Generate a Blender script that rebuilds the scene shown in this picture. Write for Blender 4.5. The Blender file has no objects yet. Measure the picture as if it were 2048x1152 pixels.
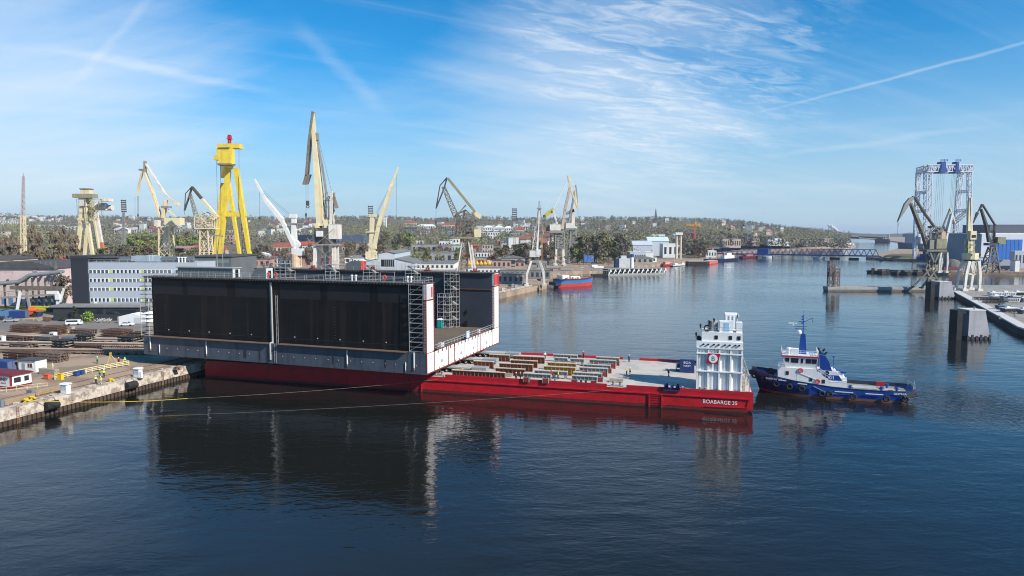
import bpy, bmesh, math, random
import numpy as np
from mathutils import Vector, Matrix
R = math.radians
random.seed(7)
S = bpy.context.scene
C = S.collection

# ---------------------------------------------------------------- camera
FPX, CH, PT = 1365.0, 35.0, math.atan(110 / 1365.0)
cd = bpy.data.cameras.new('camera'); cam = bpy.data.objects.new('camera', cd); C.objects.link(cam)
cd.sensor_width = 36; cd.lens = 36 * FPX / 2048; cd.clip_start = 1; cd.clip_end = 30000
cam.location = (0, 0, CH); cam.rotation_euler = (math.pi / 2 - PT, 0, 0)
S.camera = cam
HAZE = True

# ---------------------------------------------------------------- sky, sun, exposure
SUN_EL, SUN_AZ = 36.0, 126.0
w = bpy.data.worlds.new('World'); S.world = w; w.use_nodes = True
nt = w.node_tree; nt.nodes.clear()
def N(t, **k):
    n = nt.nodes.new(t)
    for a, b in k.items(): setattr(n, a, b)
    return n
def L(a, b): nt.links.new(a, b)
def M2(op, a, b=None, c=None):
    n = N('ShaderNodeMath', operation=op)
    for i, v in enumerate((a, b, c)):
        if v is None: continue
        if isinstance(v, (int, float)): n.inputs[i].default_value = v
        else: L(v, n.inputs[i])
    return n.outputs[0]
def SS(v, a, b, lo=0.0, hi=1.0):
    n = N('ShaderNodeMapRange', interpolation_type='SMOOTHSTEP')
    L(v, n.inputs[0])
    for i, x in enumerate((a, b, lo, hi)): n.inputs[i + 1].default_value = x
    return n.outputs[0]
sky = N('ShaderNodeTexSky', sky_type='NISHITA', sun_disc=False)
sky.sun_elevation = R(SUN_EL); sky.sun_rotation = R(SUN_AZ); sky.altitude = 0
sky.air_density = 1.0; sky.dust_density = 0.3; sky.ozone_density = 6.0
hs = N('ShaderNodeHueSaturation'); hs.inputs['Saturation'].default_value = 1.12; hs.inputs['Value'].default_value = 1.0
tn = N('ShaderNodeMix', data_type='RGBA', blend_type='MULTIPLY'); tn.inputs['Factor'].default_value = 1; L(sky.outputs[0], tn.inputs['A']); tn.inputs['B'].default_value = (.72, 1.25, 1.38, 1)
L(tn.outputs['Result'], hs.inputs['Color'])
tc = N('ShaderNodeTexCoord'); sp = N('ShaderNodeSeparateXYZ'); L(tc.outputs['Generated'], sp.inputs[0])
dx, dy, dz = sp.outputs
zc = M2('MAXIMUM', dz, 0.0)
den = M2('ADD', zc, 0.12)
u = M2('DIVIDE', dx, den); v = M2('DIVIDE', dy, den)
def noise(ang, sx, sy, scale, detail, rough, dist=0.0, off=0.0):
    ca, sa = math.cos(R(ang)), math.sin(R(ang))
    a = M2('ADD', M2('MULTIPLY', u, ca * sx), M2('MULTIPLY', v, sa * sx))
    b = M2('ADD', M2('MULTIPLY', u, -sa * sy), M2('MULTIPLY', v, ca * sy))
    c = N('ShaderNodeCombineXYZ'); L(a, c.inputs[0]); L(b, c.inputs[1]); c.inputs[2].default_value = off
    n = N('ShaderNodeTexNoise'); L(c.outputs[0], n.inputs['Vector'])
    n.inputs['Scale'].default_value = scale; n.inputs['Detail'].default_value = detail
    n.inputs['Roughness'].default_value = rough; n.inputs['Distortion'].default_value = dist
    return n.outputs['Fac']
veil = SS(noise(-20, .45, 1.3, .9, 8, .6, .6, 3.1), .46, .78)          # wide soft cirrus veils
fib = SS(noise(28, .22, 3.0, 1.5, 9, .66, .5, 8.0), .44, .74)         # drawn-out fibres
mot = SS(noise(22, 1.5, 3.8, 3.1, 8, .62, .8, 1.7), .42, .66)         # mottled ripples
# ripples sit in one patch of the sky, up and to the right of north
pd = Vector((.215, .94, .27)).normalized()
dp = N('ShaderNodeVectorMath', operation='DOT_PRODUCT'); L(tc.outputs['Generated'], dp.inputs[0]); dp.inputs[1].default_value = pd
patch = SS(M2('ADD', dp.outputs['Value'], M2('MULTIPLY', noise(30, .7, 1.0, 2.0, 4, .6, 0, 5.), .05)), .994, 1.022)
pl = Vector((-.62, .76, .17)).normalized()
dq = N('ShaderNodeVectorMath', operation='DOT_PRODUCT'); L(tc.outputs['Generated'], dq.inputs[0]); dq.inputs[1].default_value = pl
bank = SS(M2('ADD', dq.outputs['Value'], M2('MULTIPLY', noise(-22, .4, 1.4, 1.3, 6, .6, .4, 6.), .10)), .985, 1.06)
pm = Vector((.13, .98, .16)).normalized()
dm = N('ShaderNodeVectorMath', operation='DOT_PRODUCT'); L(tc.outputs['Generated'], dm.inputs[0]); dm.inputs[1].default_value = pm
bank2 = SS(M2('ADD', dm.outputs['Value'], M2('MULTIPLY', noise(40, .4, 1.4, 1.6, 6, .6, .4, 2.), .07)), 1.0, 1.045)
def trail(d0, d1, width, s0, s1):
    a, b = Vector(d0).normalized(), Vector(d1).normalized()
    n = a.cross(b).normalized(); m = (a + b).normalized(); half = a.dot(m)
    q = N('ShaderNodeVectorMath', operation='DOT_PRODUCT'); L(tc.outputs['Generated'], q.inputs[0]); q.inputs[1].default_value = n
    e = N('ShaderNodeVectorMath', operation='DOT_PRODUCT'); L(tc.outputs['Generated'], e.inputs[0]); e.inputs[1].default_value = m
    wob = M2('MULTIPLY', M2('SUBTRACT', noise(0, 1, 1, 3.0, 5, .6, 0, 4.4), .5), width * 2.2)
    line = SS(M2('ABSOLUTE', M2('ADD', q.outputs['Value'], wob)), 0, width, s0, 0.0)
    return M2('MULTIPLY', line, SS(e.outputs['Value'], half - .004, half + s1))
def sd(px, py): return ((px - 1024) / FPX, math.cos(PT) + (576 - py) / FPX * math.sin(PT), -math.sin(PT) + (576 - py) / FPX * math.cos(PT))
t1 = trail(sd(1480, 236), sd(2300, 20), .0032, .34, .03)
t2 = trail(sd(1500, 318), sd(2000, 250), .006, .16, .01)
t3 = trail(sd(100, 96), sd(560, 188), .009, .26, .012)
t4 = trail(sd(320, -20), sd(150, 160), .008, .17, .006)
t5 = trail(sd(640, 95), sd(735, 190), .016, .14, .001)
cl = M2('MULTIPLY', veil, SS(dz, .02, .30, .22, .13))
cl = M2('ADD', cl, M2('MULTIPLY', fib, .10))
cl = M2('ADD', cl, M2('MULTIPLY', M2('MULTIPLY', mot, patch), .34))
cl = M2('ADD', cl, M2('MULTIPLY', bank, .60))
cl = M2('ADD', cl, M2('MULTIPLY', bank2, .44))
for t in (t1, t2, t3, t4, t5): cl = M2('ADD', cl, t)
cl = M2('MULTIPLY', M2('MINIMUM', cl, .88), SS(dz, -.01, .07, .25, 1))
mx = N('ShaderNodeMix', data_type='RGBA'); L(cl, mx.inputs['Factor']); mx.inputs['B'].default_value = (7.4, 8.2, 9.0, 1)
hz = N('ShaderNodeMix', data_type='RGBA'); L(SS(dz, -.02, .26, .90, 0.0), hz.inputs['Factor']); L(hs.outputs[0], hz.inputs['A']); hz.inputs['B'].default_value = (4.7, 6.0, 7.4, 1); L(hz.outputs['Result'], mx.inputs['A'])   # pale band along the horizon
bg = N('ShaderNodeBackground'); bg.inputs['Strength'].default_value = 0.094
out = N('ShaderNodeOutputWorld'); L(mx.outputs['Result'], bg.inputs['Color']); L(bg.outputs[0], out.inputs['Surface'])
TO_SUN = Vector((math.cos(R(SUN_EL)) * math.sin(R(SUN_AZ)), math.cos(R(SUN_EL)) * math.cos(R(SUN_AZ)), math.sin(R(SUN_EL))))
ld = bpy.data.lights.new('sun', 'SUN'); ld.energy = 5.0; ld.angle = R(.53); ld.color = (1, .94, .84)
so = bpy.data.objects.new('sun', ld); C.objects.link(so); so.rotation_euler = TO_SUN.to_track_quat('Z', 'Y').to_euler()
S.view_settings.view_transform = 'Standard'; S.view_settings.look = 'None'; S.view_settings.gamma = 1; S.view_settings.exposure = 0.24
S.cycles.max_bounces = 6; S.cycles.diffuse_bounces = 2; S.cycles.glossy_bounces = 3; S.cycles.transmission_bounces = 2; S.cycles.volume_bounces = 0
S.cycles.caustics_reflective = False; S.cycles.caustics_refractive = False
S.cycles.use_denoising = True; S.cycles.filter_width = 1.05

# ---------------------------------------------------------------- helpers
def at(px, py, z=0.0):
    """the world point at height z seen at a pixel of the survey photo (2048 wide)"""
    d = sd(px, py); t = (z - CH) / d[2]
    return Vector((d[0] * t, d[1] * t, z))
def atY(px, py, Y):
    d = sd(px, py); t = Y / d[1]
    return Vector((d[0] * t, Y, CH + d[2] * t))

class MB:
    def __init__(s): s.v = []; s.f = []; s.m = []; s.mi = 0
    def add(s, vs, fs):
        o = len(s.v); s.v += [tuple(p) for p in vs]
        for f in fs: s.f.append(tuple(o + i for i in f)); s.m.append(s.mi)
        return s
    def box(s, x0, x1, y0, y1, z0, z1):
        return s.add([(x0, y0, z0), (x1, y0, z0), (x1, y1, z0), (x0, y1, z0), (x0, y0, z1), (x1, y0, z1), (x1, y1, z1), (x0, y1, z1)],
                     [(0, 3, 2, 1), (4, 5, 6, 7), (0, 1, 5, 4), (1, 2, 6, 5), (2, 3, 7, 6), (3, 0, 4, 7)])
    def frust(s, a, b, z0, z1):
        """a, b = (x0,x1,y0,y1) rectangles at z0 and z1"""
        return s.add([(a[0], a[2], z0), (a[1], a[2], z0), (a[1], a[3], z0), (a[0], a[3], z0), (b[0], b[2], z1), (b[1], b[2], z1), (b[1], b[3], z1), (b[0], b[3], z1)],
                     [(0, 3, 2, 1), (4, 5, 6, 7), (0, 1, 5, 4), (1, 2, 6, 5), (2, 3, 7, 6), (3, 0, 4, 7)])
    def beam(s, p, q, w, h=None, w2=None, h2=None):
        p, q = Vector(p), Vector(q); h = h or w; w2 = w2 or w; h2 = h2 or h
        d = (q - p)
        if d.length < 1e-6: return s
        d.normalize(); up = Vector((0, 0, 1)) if abs(d.z) < .95 else Vector((0, 1, 0))
        a = d.cross(up).normalized(); b = a.cross(d).normalized(); vs = []
        for c, W, H in ((p, w, h), (q, w2, h2)):
            for i, j in ((-1, -1), (1, -1), (1, 1), (-1, 1)): vs.append(c + a * (i * W / 2) + b * (j * H / 2))
        return s.add(vs, [(0, 1, 2, 3), (7, 6, 5, 4), (0, 4, 5, 1), (1, 5, 6, 2), (2, 6, 7, 3), (3, 7, 4, 0)])
    def tube(s, p, q, r, n=6, r2=None, caps=True):
        p, q = Vector(p), Vector(q); r2 = r if r2 is None else r2; d = q - p
        if d.length < 1e-6: return s
        d.normalize(); up = Vector((0, 0, 1)) if abs(d.z) < .95 else Vector((1, 0, 0))
        a = d.cross(up).normalized(); b = a.cross(d).normalized(); vs = []
        for c, rr in ((p, r), (q, r2)):
            for i in range(n):
                t = 2 * math.pi * i / n; vs.append(c + a * (rr * math.cos(t)) + b * (rr * math.sin(t)))
        fs = [(i, (i + 1) % n, n + (i + 1) % n, n + i) for i in range(n)]
        if caps: fs += [tuple(range(n - 1, -1, -1)), tuple(range(n, 2 * n))]
        return s.add(vs, fs)
    def path(s, pts, r, n=5):
        for a, b in zip(pts, pts[1:]): s.tube(a, b, r, n)
        return s
    def prism(s, poly, a, b, axis='y'):
        """poly in the plane across the axis, extruded from a to b"""
        n = len(poly)
        def P3(p, t): return (p[0], t, p[1]) if axis == 'y' else ((t, p[0], p[1]) if axis == 'x' else (p[0], p[1], t))
        vs = [P3(p, a) for p in poly] + [P3(p, b) for p in poly]
        return s.add(vs, [tuple(range(n)), tuple(range(2 * n - 1, n - 1, -1))] + [(i, n + i, n + (i + 1) % n, (i + 1) % n) for i in range(n)])
    def lathe(s, prof, c=(0, 0, 0), n=12, axis='z'):
        vs = []
        for r, h in prof:
            for i in range(n):
                t = 2 * math.pi * i / n; x, y = r * math.cos(t), r * math.sin(t)
                p = (x, y, h) if axis == 'z' else ((h, x, y) if axis == 'x' else (x, h, y))
                vs.append((p[0] + c[0], p[1] + c[1], p[2] + c[2]))
        fs = [(k * n + i, k * n + (i + 1) % n, (k + 1) * n + (i + 1) % n, (k + 1) * n + i) for k in range(len(prof) - 1) for i in range(n)]
        fs += [tuple(range(n - 1, -1, -1)), tuple(range((len(prof) - 1) * n, len(prof) * n))]
        return s.add(vs, fs)
    def torus(s, c, R0, r, axis='y', n=14, m=7):
        vs = []
        for i in range(n):
            t = 2 * math.pi * i / n
            for j in range(m):
                k = 2 * math.pi * j / m; rr = R0 + r * math.cos(k); a, b, d = rr * math.cos(t), rr * math.sin(t), r * math.sin(k)
                p = (a, d, b) if axis == 'y' else ((d, a, b) if axis == 'x' else (a, b, d))
                vs.append((p[0] + c[0], p[1] + c[1], p[2] + c[2]))
        return s.add(vs, [(i * m + j, ((i + 1) % n) * m + j, ((i + 1) % n) * m + (j + 1) % m, i * m + (j + 1) % m) for i in range(n) for j in range(m)])
    def lattice(s, p, q, w, h, n, r, w2=None, h2=None, rc=None, sides=4):
        """four chords and zig-zag bracing between p and q"""
        p, q = Vector(p), Vector(q); w2 = w if w2 is None else w2; h2 = h if h2 is None else h2; rc = rc or r * 1.6
        d = (q - p).normalized(); up = Vector((0, 0, 1)) if abs(d.z) < .95 else Vector((0, 1, 0))
        a = d.cross(up).normalized(); b = a.cross(d).normalized()
        def pt(t, k):
            i, j = ((-1, -1), (1, -1), (1, 1), (-1, 1))[k % 4]; W = w + (w2 - w) * t; H = h + (h2 - h) * t
            return p + (q - p) * t + a * (i * W / 2) + b * (j * H / 2)
        for k in range(4): s.beam(pt(0, k), pt(1, k), rc * 2)
        for i in range(n):
            t0, t1 = i / n, (i + 1) / n
            for k in range(sides):
                s.beam(pt(t0, k + (i % 2)), pt(t1, k + 1 - (i % 2)), r * 2)
                s.beam(pt(t1, k), pt(t1, k + 1), r * 2)
        return s
    def rail(s, pts, h=1.1, r=.03, step=2.0, rails=2):
        for a, b in zip(pts, pts[1:]):
            a, b = Vector(a), Vector(b); n = max(1, round((b - a).length / step))
            for i in range(n + 1):
                p = a + (b - a) * (i / n); s.beam(p, p + Vector((0, 0, h)), r * 2)
            for k in range(rails):
                z = Vector((0, 0, h * (k + 1) / rails)); s.beam(a + z, b + z, r * 2)
        return s
    def build(s, name, mat, parent=None, smooth=False, loc=None, rz=0):
        me = bpy.data.meshes.new(name); me.from_pydata(s.v, [], s.f)
        mats = mat if isinstance(mat, (list, tuple)) else [mat]
        for m in mats: me.materials.append(m)
        if len(mats) > 1: me.polygons.foreach_set('material_index', s.m)
        bm = bmesh.new(); bm.from_mesh(me); bmesh.ops.recalc_face_normals(bm, faces=bm.faces); bm.to_mesh(me); bm.free()
        if smooth: me.polygons.foreach_set('use_smooth', [True] * len(me.polygons))
        me.update()
        o = bpy.data.objects.new(name, me); C.objects.link(o)
        if parent: o.parent = parent
        if loc is not None: o.location = loc
        if rz: o.rotation_euler = (0, 0, rz)
        return o
def tag(o, label=None, cat=None, group=None, kind=None):
    if label: o['label'] = label
    if cat: o['category'] = cat
    if group: o['group'] = group
    if kind: o['kind'] = kind
    return o
def thing(name, label, cat, loc=(0, 0, 0), rz=0, group=None):
    o = bpy.data.objects.new(name, None); C.objects.link(o); o.empty_display_size = .5
    o.location = loc; o.rotation_euler = (0, 0, rz)
    return tag(o, label, cat, group)
def dup(o, loc, rz=0, label=None, group=None, scale=None):
    r = o.copy(); C.objects.link(r); r.location = loc; r.rotation_euler = (0, 0, rz)
    if scale: r.scale = (scale, scale, scale) if isinstance(scale, (int, float)) else scale
    if label: r['label'] = label
    if group: r['group'] = group
    for ch in list(o.children):
        c = ch.copy(); C.objects.link(c); c.parent = r
        for g in list(ch.children):
            d = g.copy(); C.objects.link(d); d.parent = c
    return r
def remat(o, table):
    """give a copied thing's parts other materials: table = {part name: material}"""
    for ch in o.children:
        k = ch.name.split('.')[0]
        if k in table:
            ch.data = ch.data.copy(); ch.data.materials.clear(); ch.data.materials.append(table[k])
def text(name, body, size, mat, parent, loc, rot, sx=1.0, ext=.02):
    cu = bpy.data.curves.new(name, 'FONT'); cu.body = body; cu.size = size; cu.extrude = ext
    cu.align_x = 'CENTER'; cu.align_y = 'CENTER'; cu.materials.append(mat)
    o0 = bpy.data.objects.new(name, cu); C.objects.link(o0)
    me = bpy.data.meshes.new_from_object(o0.evaluated_get(bpy.context.evaluated_depsgraph_get())); bpy.data.objects.remove(o0); me.name = name
    o = bpy.data.objects.new(name, me); C.objects.link(o); o.parent = parent; o.location = loc; o.rotation_euler = rot; o.scale = (sx, 1, 1)
    return o

# ---------------------------------------------------------------- materials
MATS = {}
def mat(name, c, c2=None, rough=.6, scale=.5, metal=0.0, amt=.6, streak=0.0, sc=None, bump=0.0, bscale=4.0, lo=.42, hi=.66, spec=.4):
    """painted / weathered surface: base colour c, patches of c2, vertical runs of sc"""
    if name in MATS: return MATS[name]
    m = bpy.data.materials.new(name); m.use_nodes = True; t = m.node_tree; b = t.nodes['Principled BSDF']
    b.inputs['Roughness'].default_value = rough; b.inputs['Metallic'].default_value = metal; b.inputs['Specular IOR Level'].default_value = spec
    col = None
    co = t.nodes.new('ShaderNodeTexCoord')
    def nz(vec_scale, s, det, a, bb):
        mp = t.nodes.new('ShaderNodeMapping'); t.links.new(co.outputs['Object'], mp.inputs[0]); mp.inputs['Scale'].default_value = vec_scale
        n = t.nodes.new('ShaderNodeTexNoise'); t.links.new(mp.outputs[0], n.inputs['Vector']); n.inputs['Scale'].default_value = s
        n.inputs['Detail'].default_value = det; n.inputs['Roughness'].default_value = .62
        r = t.nodes.new('ShaderNodeMapRange'); t.links.new(n.outputs['Fac'], r.inputs[0]); r.inputs[1].default_value = a; r.inputs[2].default_value = bb
        return r.outputs[0], n.outputs['Fac']
    def mixc(f, A, B, k):
        mm = t.nodes.new('ShaderNodeMix'); mm.data_type = 'RGBA'
        mu = t.nodes.new('ShaderNodeMath'); mu.operation = 'MULTIPLY'; t.links.new(f, mu.inputs[0]); mu.inputs[1].default_value = k
        t.links.new(mu.outputs[0], mm.inputs['Factor'])
        for nm, x in (('A', A), ('B', B)):
            if isinstance(x, tuple): mm.inputs[nm].default_value = (*x, 1)
            else: t.links.new(x, mm.inputs[nm])
        return mm.outputs['Result']
    cur = tuple(c)
    if c2:
        f, _ = nz((1, 1, 1), scale, 7, lo, hi); cur = mixc(f, cur, tuple(c2), amt)
    if streak:
        f, _ = nz((1, 1, .045), scale * 3, 6, .5, .68); cur = mixc(f, cur, tuple(sc or (.12, .06, .03)), streak)
    if isinstance(cur, tuple): b.inputs['Base Color'].default_value = (*cur, 1)
    else: t.links.new(cur, b.inputs['Base Color'])
    if bump:
        _, h = nz((1, 1, 1), bscale, 5, 0, 1); bp = t.nodes.new('ShaderNodeBump'); bp.inputs['Strength'].default_value = bump; bp.inputs['Distance'].default_value = .15
        t.links.new(h, bp.inputs['Height']); t.links.new(bp.outputs[0], b.inputs['Normal'])
    MATS[name] = m
    return m
conc = mat('concrete', (.33, .30, .265), (.20, .18, .16), .9, .25, amt=.7, bump=.3)
yard_g = mat('yard ground', (.40, .29, .20), (.225, .165, .12), .95, .09, amt=.8, bump=.4, bscale=1.0, lo=.46, hi=.56)
asph = mat('asphalt', (.22, .195, .17), (.15, .135, .12), .95, .12, amt=.6)
brickw = mat('quay masonry', (.62, .53, .44), (.30, .23, .18), .95, .8, amt=.9, streak=.4, sc=(.2, .13, .09), bump=.8, bscale=2.5, lo=.46, hi=.58)
pile = mat('sheet piling', (.10, .065, .045), (.05, .035, .03), .9, .8, bump=.3)
red = mat('barge red', (.54, .012, .020), (.40, .012, .018), .42, .35, amt=.8, streak=.5, sc=(.19, .03, .02), lo=.48, hi=.58)
redtop = mat('barge red rail', (.47, .014, .028), (.36, .012, .02), .45, .5)
redb = mat('barge waterline dark', (.15, .018, .016), (.07, .014, .012), .6, .5)  # lower hull band: the dark reflection at the waterline put into the colour
deckg = mat('barge deck', (.56, .50, .43), (.34, .30, .26), .85, .16, amt=.75, bump=.2)
whp = mat('white paint', (.80, .80, .79), (.66, .65, .62), .5, .5, amt=.4, streak=.14, sc=(.45, .36, .27))
whs = mat('white steel plate', (.86, .85, .83), (.74, .72, .69), .5, .3, amt=.5, streak=.10, sc=(.5, .38, .3))
blk = mat('dock black', (.0065, .0062, .0064), (.012, .0105, .010), .55, .16, amt=.8, streak=.55, sc=(.046, .031, .020), spec=.22)
blkp = mat('dock black panel', (.021, .0205, .0215), (.014, .0135, .014), .55, .3, streak=.3, sc=(.022, .018, .015), spec=.25)
bluegrey = mat('pontoon blue grey', (.088, .098, .118), (.055, .063, .080), .5, .22, amt=.8, streak=.62, sc=(.022, .026, .036))
inner = mat('dock inner plate', (.046, .053, .068), (.030, .035, .046), .55, .15, amt=.8, streak=.35, sc=(.05, .052, .06))
rust = mat('rust', (.17, .075, .035), (.09, .045, .028), .9, 1.2, amt=.7)
ledgem = mat('ledge brown', (.15, .095, .07), (.09, .06, .05), .9, .6)
rustl = mat('rust light', (.30, .17, .10), (.20, .11, .07), .9, 1.0)
oxide = mat('red oxide', (.26, .035, .028), (.17, .03, .022), .6, .8)
galv = mat('galvanised tube', (.50, .50, .49), (.38, .37, .36), .45, 1.5, metal=.2)
steelg = mat('grey steel', (.30, .31, .31), (.22, .23, .23), .6, .7)
greyh = mat('deckhouse grey', (.17, .185, .18), (.14, .15, .15), .6, .4, streak=.15, sc=(.1, .1, .1))
black = mat('black', (.012, .012, .013), rough=.5)
rubber = mat('rubber', (.022, .021, .021), (.04, .037, .035), .85, 1.5)
glass = mat('window glass', (.02, .028, .035), rough=.08, spec=.6)
yel = mat('safety yellow', (.74, .50, .03), (.60, .38, .03), .5, .6)
yelc = mat('gantry yellow', (.80, .60, .05), (.64, .47, .06), .45, .3, amt=.8, streak=.4, sc=(.45, .30, .05))
teal = mat('toilet teal', (.01, .30, .27), rough=.4)
whplain = mat('white plain', (.82, .82, .81), rough=.5)
skin = mat('skin', (.50, .30, .21), rough=.6)
hivis = mat('hi-vis yellow', (.62, .80, .07), rough=.7)
navy = mat('work trousers', (.02, .025, .045), rough=.8)
orange = mat('orange', (.75, .20, .03), (.6, .15, .03), .6, .8)
ltblue = mat('light blue', (.35, .55, .75), rough=.5)
timb = mat('timber', (.40, .33, .25), (.28, .22, .16), .85, 1.5)
steelb = mat('brown beam steel', (.27, .105, .05), (.12, .06, .04), .85, 1.0, amt=.85)
beamg = mat('grey beam steel', (.34, .33, .31), (.22, .21, .20), .7, 1.2, streak=.25, sc=(.15, .12, .1))
beamo = mat('ochre beam steel', (.46, .26, .06), (.24, .12, .05), .8, .8, amt=.8)
grassm = mat('grass', (.12, .15, .04), (.17, .16, .06), .95, .3)

# ---------------------------------------------------------------- water
wm = bpy.data.materials.new('harbour water'); wm.use_nodes = True; t = wm.node_tree; b = t.nodes['Principled BSDF']
b.inputs['Base Color'].default_value = (.0105, .0115, .0095, 1); b.inputs['Roughness'].default_value = .045; b.inputs['IOR'].default_value = 1.42
b.inputs['Specular IOR Level'].default_value = .5
co = t.nodes.new('ShaderNodeTexCoord'); prev = None
def wave(sc, ang, ax, det, dist, strength, mask=False):
    global prev
    mp = t.nodes.new('ShaderNodeMapping'); mp.inputs['Rotation'].default_value = (0, 0, R(ang)); mp.inputs['Scale'].default_value = (ax, 1, 1)
    t.links.new(co.outputs['Object'], mp.inputs[0])
    n = t.nodes.new('ShaderNodeTexNoise'); t.links.new(mp.outputs[0], n.inputs[0]); n.inputs['Scale'].default_value = sc; n.inputs['Detail'].default_value = det
    n.inputs['Roughness'].default_value = .5; n.inputs['Distortion'].default_value = .4
    bp = t.nodes.new('ShaderNodeBump'); bp.inputs['Distance'].default_value = dist; bp.inputs['Strength'].default_value = strength
    if mask:    # cat's paws: the breeze ruffles some patches more than others
        k = t.nodes.new('ShaderNodeTexNoise'); k.inputs['Scale'].default_value = .011; k.inputs['Detail'].default_value = 4
        mp2 = t.nodes.new('ShaderNodeMapping'); mp2.inputs['Scale'].default_value = (.55, 1.4, 1); t.links.new(co.outputs['Object'], mp2.inputs[0]); t.links.new(mp2.outputs[0], k.inputs[0])
        r = t.nodes.new('ShaderNodeMapRange'); r.inputs[1].default_value = .40; r.inputs[2].default_value = .60; r.inputs[3].default_value = strength * .45; r.inputs[4].default_value = strength
        t.links.new(k.outputs['Fac'], r.inputs[0]); t.links.new(r.outputs[0], bp.inputs['Strength'])
    t.links.new(n.outputs['Fac'], bp.inputs['Height'])
    if prev: t.links.new(prev, bp.inputs['Normal'])
    prev = bp.outputs[0]
wave(.11, 20, .55, 2, .20, .8)
wave(.42, -12, .45, 3, .115, .9, True)
wave(1.5, 14, .55, 3, .045, .9, True)
b.inputs['Specular Tint'].default_value = (.93, .93, .97, 1)
# churned water astern of the tug and along the barge bow
dn = t.nodes.new('ShaderNodeVectorMath'); dn.operation = 'DISTANCE'; dn.inputs[1].default_value = (94, 137, 0); t.links.new(co.outputs['Object'], dn.inputs[0])
rm = t.nodes.new('ShaderNodeMapRange'); rm.inputs[1].default_value = 4; rm.inputs[2].default_value = 24; rm.inputs[3].default_value = .9; rm.inputs[4].default_value = 0; t.links.new(dn.outputs['Value'], rm.inputs[0])
wn = t.nodes.new('ShaderNodeTexNoise'); wn.inputs['Scale'].default_value = .75; wn.inputs['Detail'].default_value = 4; wn.inputs['Distortion'].default_value = 1.2; t.links.new(co.outputs['Object'], wn.inputs[0])
wb_ = t.nodes.new('ShaderNodeBump'); wb_.inputs['Distance'].default_value = .35; t.links.new(rm.outputs[0], wb_.inputs['Strength']); t.links.new(wn.outputs['Fac'], wb_.inputs['Height']); t.links.new(prev, wb_.inputs['Normal'])
t.links.new(wb_.outputs[0], b.inputs['Normal'])
wt = MB(); wt.add([(-6000, -400, 0), (9000, -400, 0), (9000, 16000, 0), (-6000, 16000, 0)], [(0, 1, 2, 3)])
tag(wt.build('water', wm), kind='structure')

# ---------------------------------------------------------------- land
def Q(s, off=0.0):
    """point along the near quay edge, off metres inland"""
    return (-92.4 + .309 * s - .951 * off, 120.8 + .951 * s + .309 * off)
def land(name, poly, z, m):
    b = MB(); b.prism([(p[0], p[1]) for p in poly], -4, z, 'z'); return tag(b.build(name, m), kind='structure')
GZ = 3.0
left_shore = [Q(-150), Q(60), (-11, 352), (22, 432), (16, 470), (40, 560), (66, 585), (112, 640), (166, 742), (226, 815), (316, 1040), (420, 1230), (640, 1480), (905, 1800), (860, 2100), (1000, 2700), (1150, 3300), (-5200, 3300), (-5200, 300), (-300, -60)]
land('quay_ground', left_shore, GZ, yard_g)
right_quay = [(150, 150), (176, 235), (248, 382), (252, 401), (262, 425), (900, 425), (900, 150)]
land('right_quay_ground', right_quay, 2.6, conc)
right_bank = [(352, 582), (441, 560), (640, 560), (2600, 560), (4200, 3000), (2900, 6000), (1830, 3400), (1180, 1990), (800, 1420), (556, 1046), (478, 922), (512, 806)]
land('right_bank_ground', right_bank, 2.6, yard_g)
# parking and access road on the left shore
rd = MB(); z = GZ + .006
rd.add([(*at(-60, 662, GZ)[:2], z), (*at(300, 664, GZ)[:2], z), (*at(292, 640, GZ)[:2], z), (*at(-60, 640, GZ)[:2], z)], [(0, 1, 2, 3)])
tag(rd.build('yard_road', asph), kind='structure')
# quay face: masonry coping over sheet piling
qa, qb = Q(-60), Q(247)
qd = Vector((qb[0] - qa[0], qb[1] - qa[1], 0)); qlen = qd.length; qrz = math.atan2(qd.y, qd.x)
qw = thing('quay_wall', 'pale broken masonry quay wall on dark sheet piling beside the dock', 'quay wall', (qa[0], qa[1], 0), qrz)
c = MB(); c.box(0, qlen, -.35, 1.6, 1.05, GZ + .13)
for k in range(60):
    x = random.uniform(0, qlen); c.box(x, x + random.uniform(.5, 2.6), -.42 - random.random() * .1, .6, 1.1 + random.random() * .8, GZ - .1 - random.random() * .3)
c.build('coping', brickw, qw)
c = MB(); n = int(min(qlen, 200) / .9)
c.box(0, qlen, -.1, .5, -3, 1.06)
for i in range(n): c.box(i * .9, i * .9 + .5, -.45, -.1, -2, 1.0)
c.build('piles', pile, qw)

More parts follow.
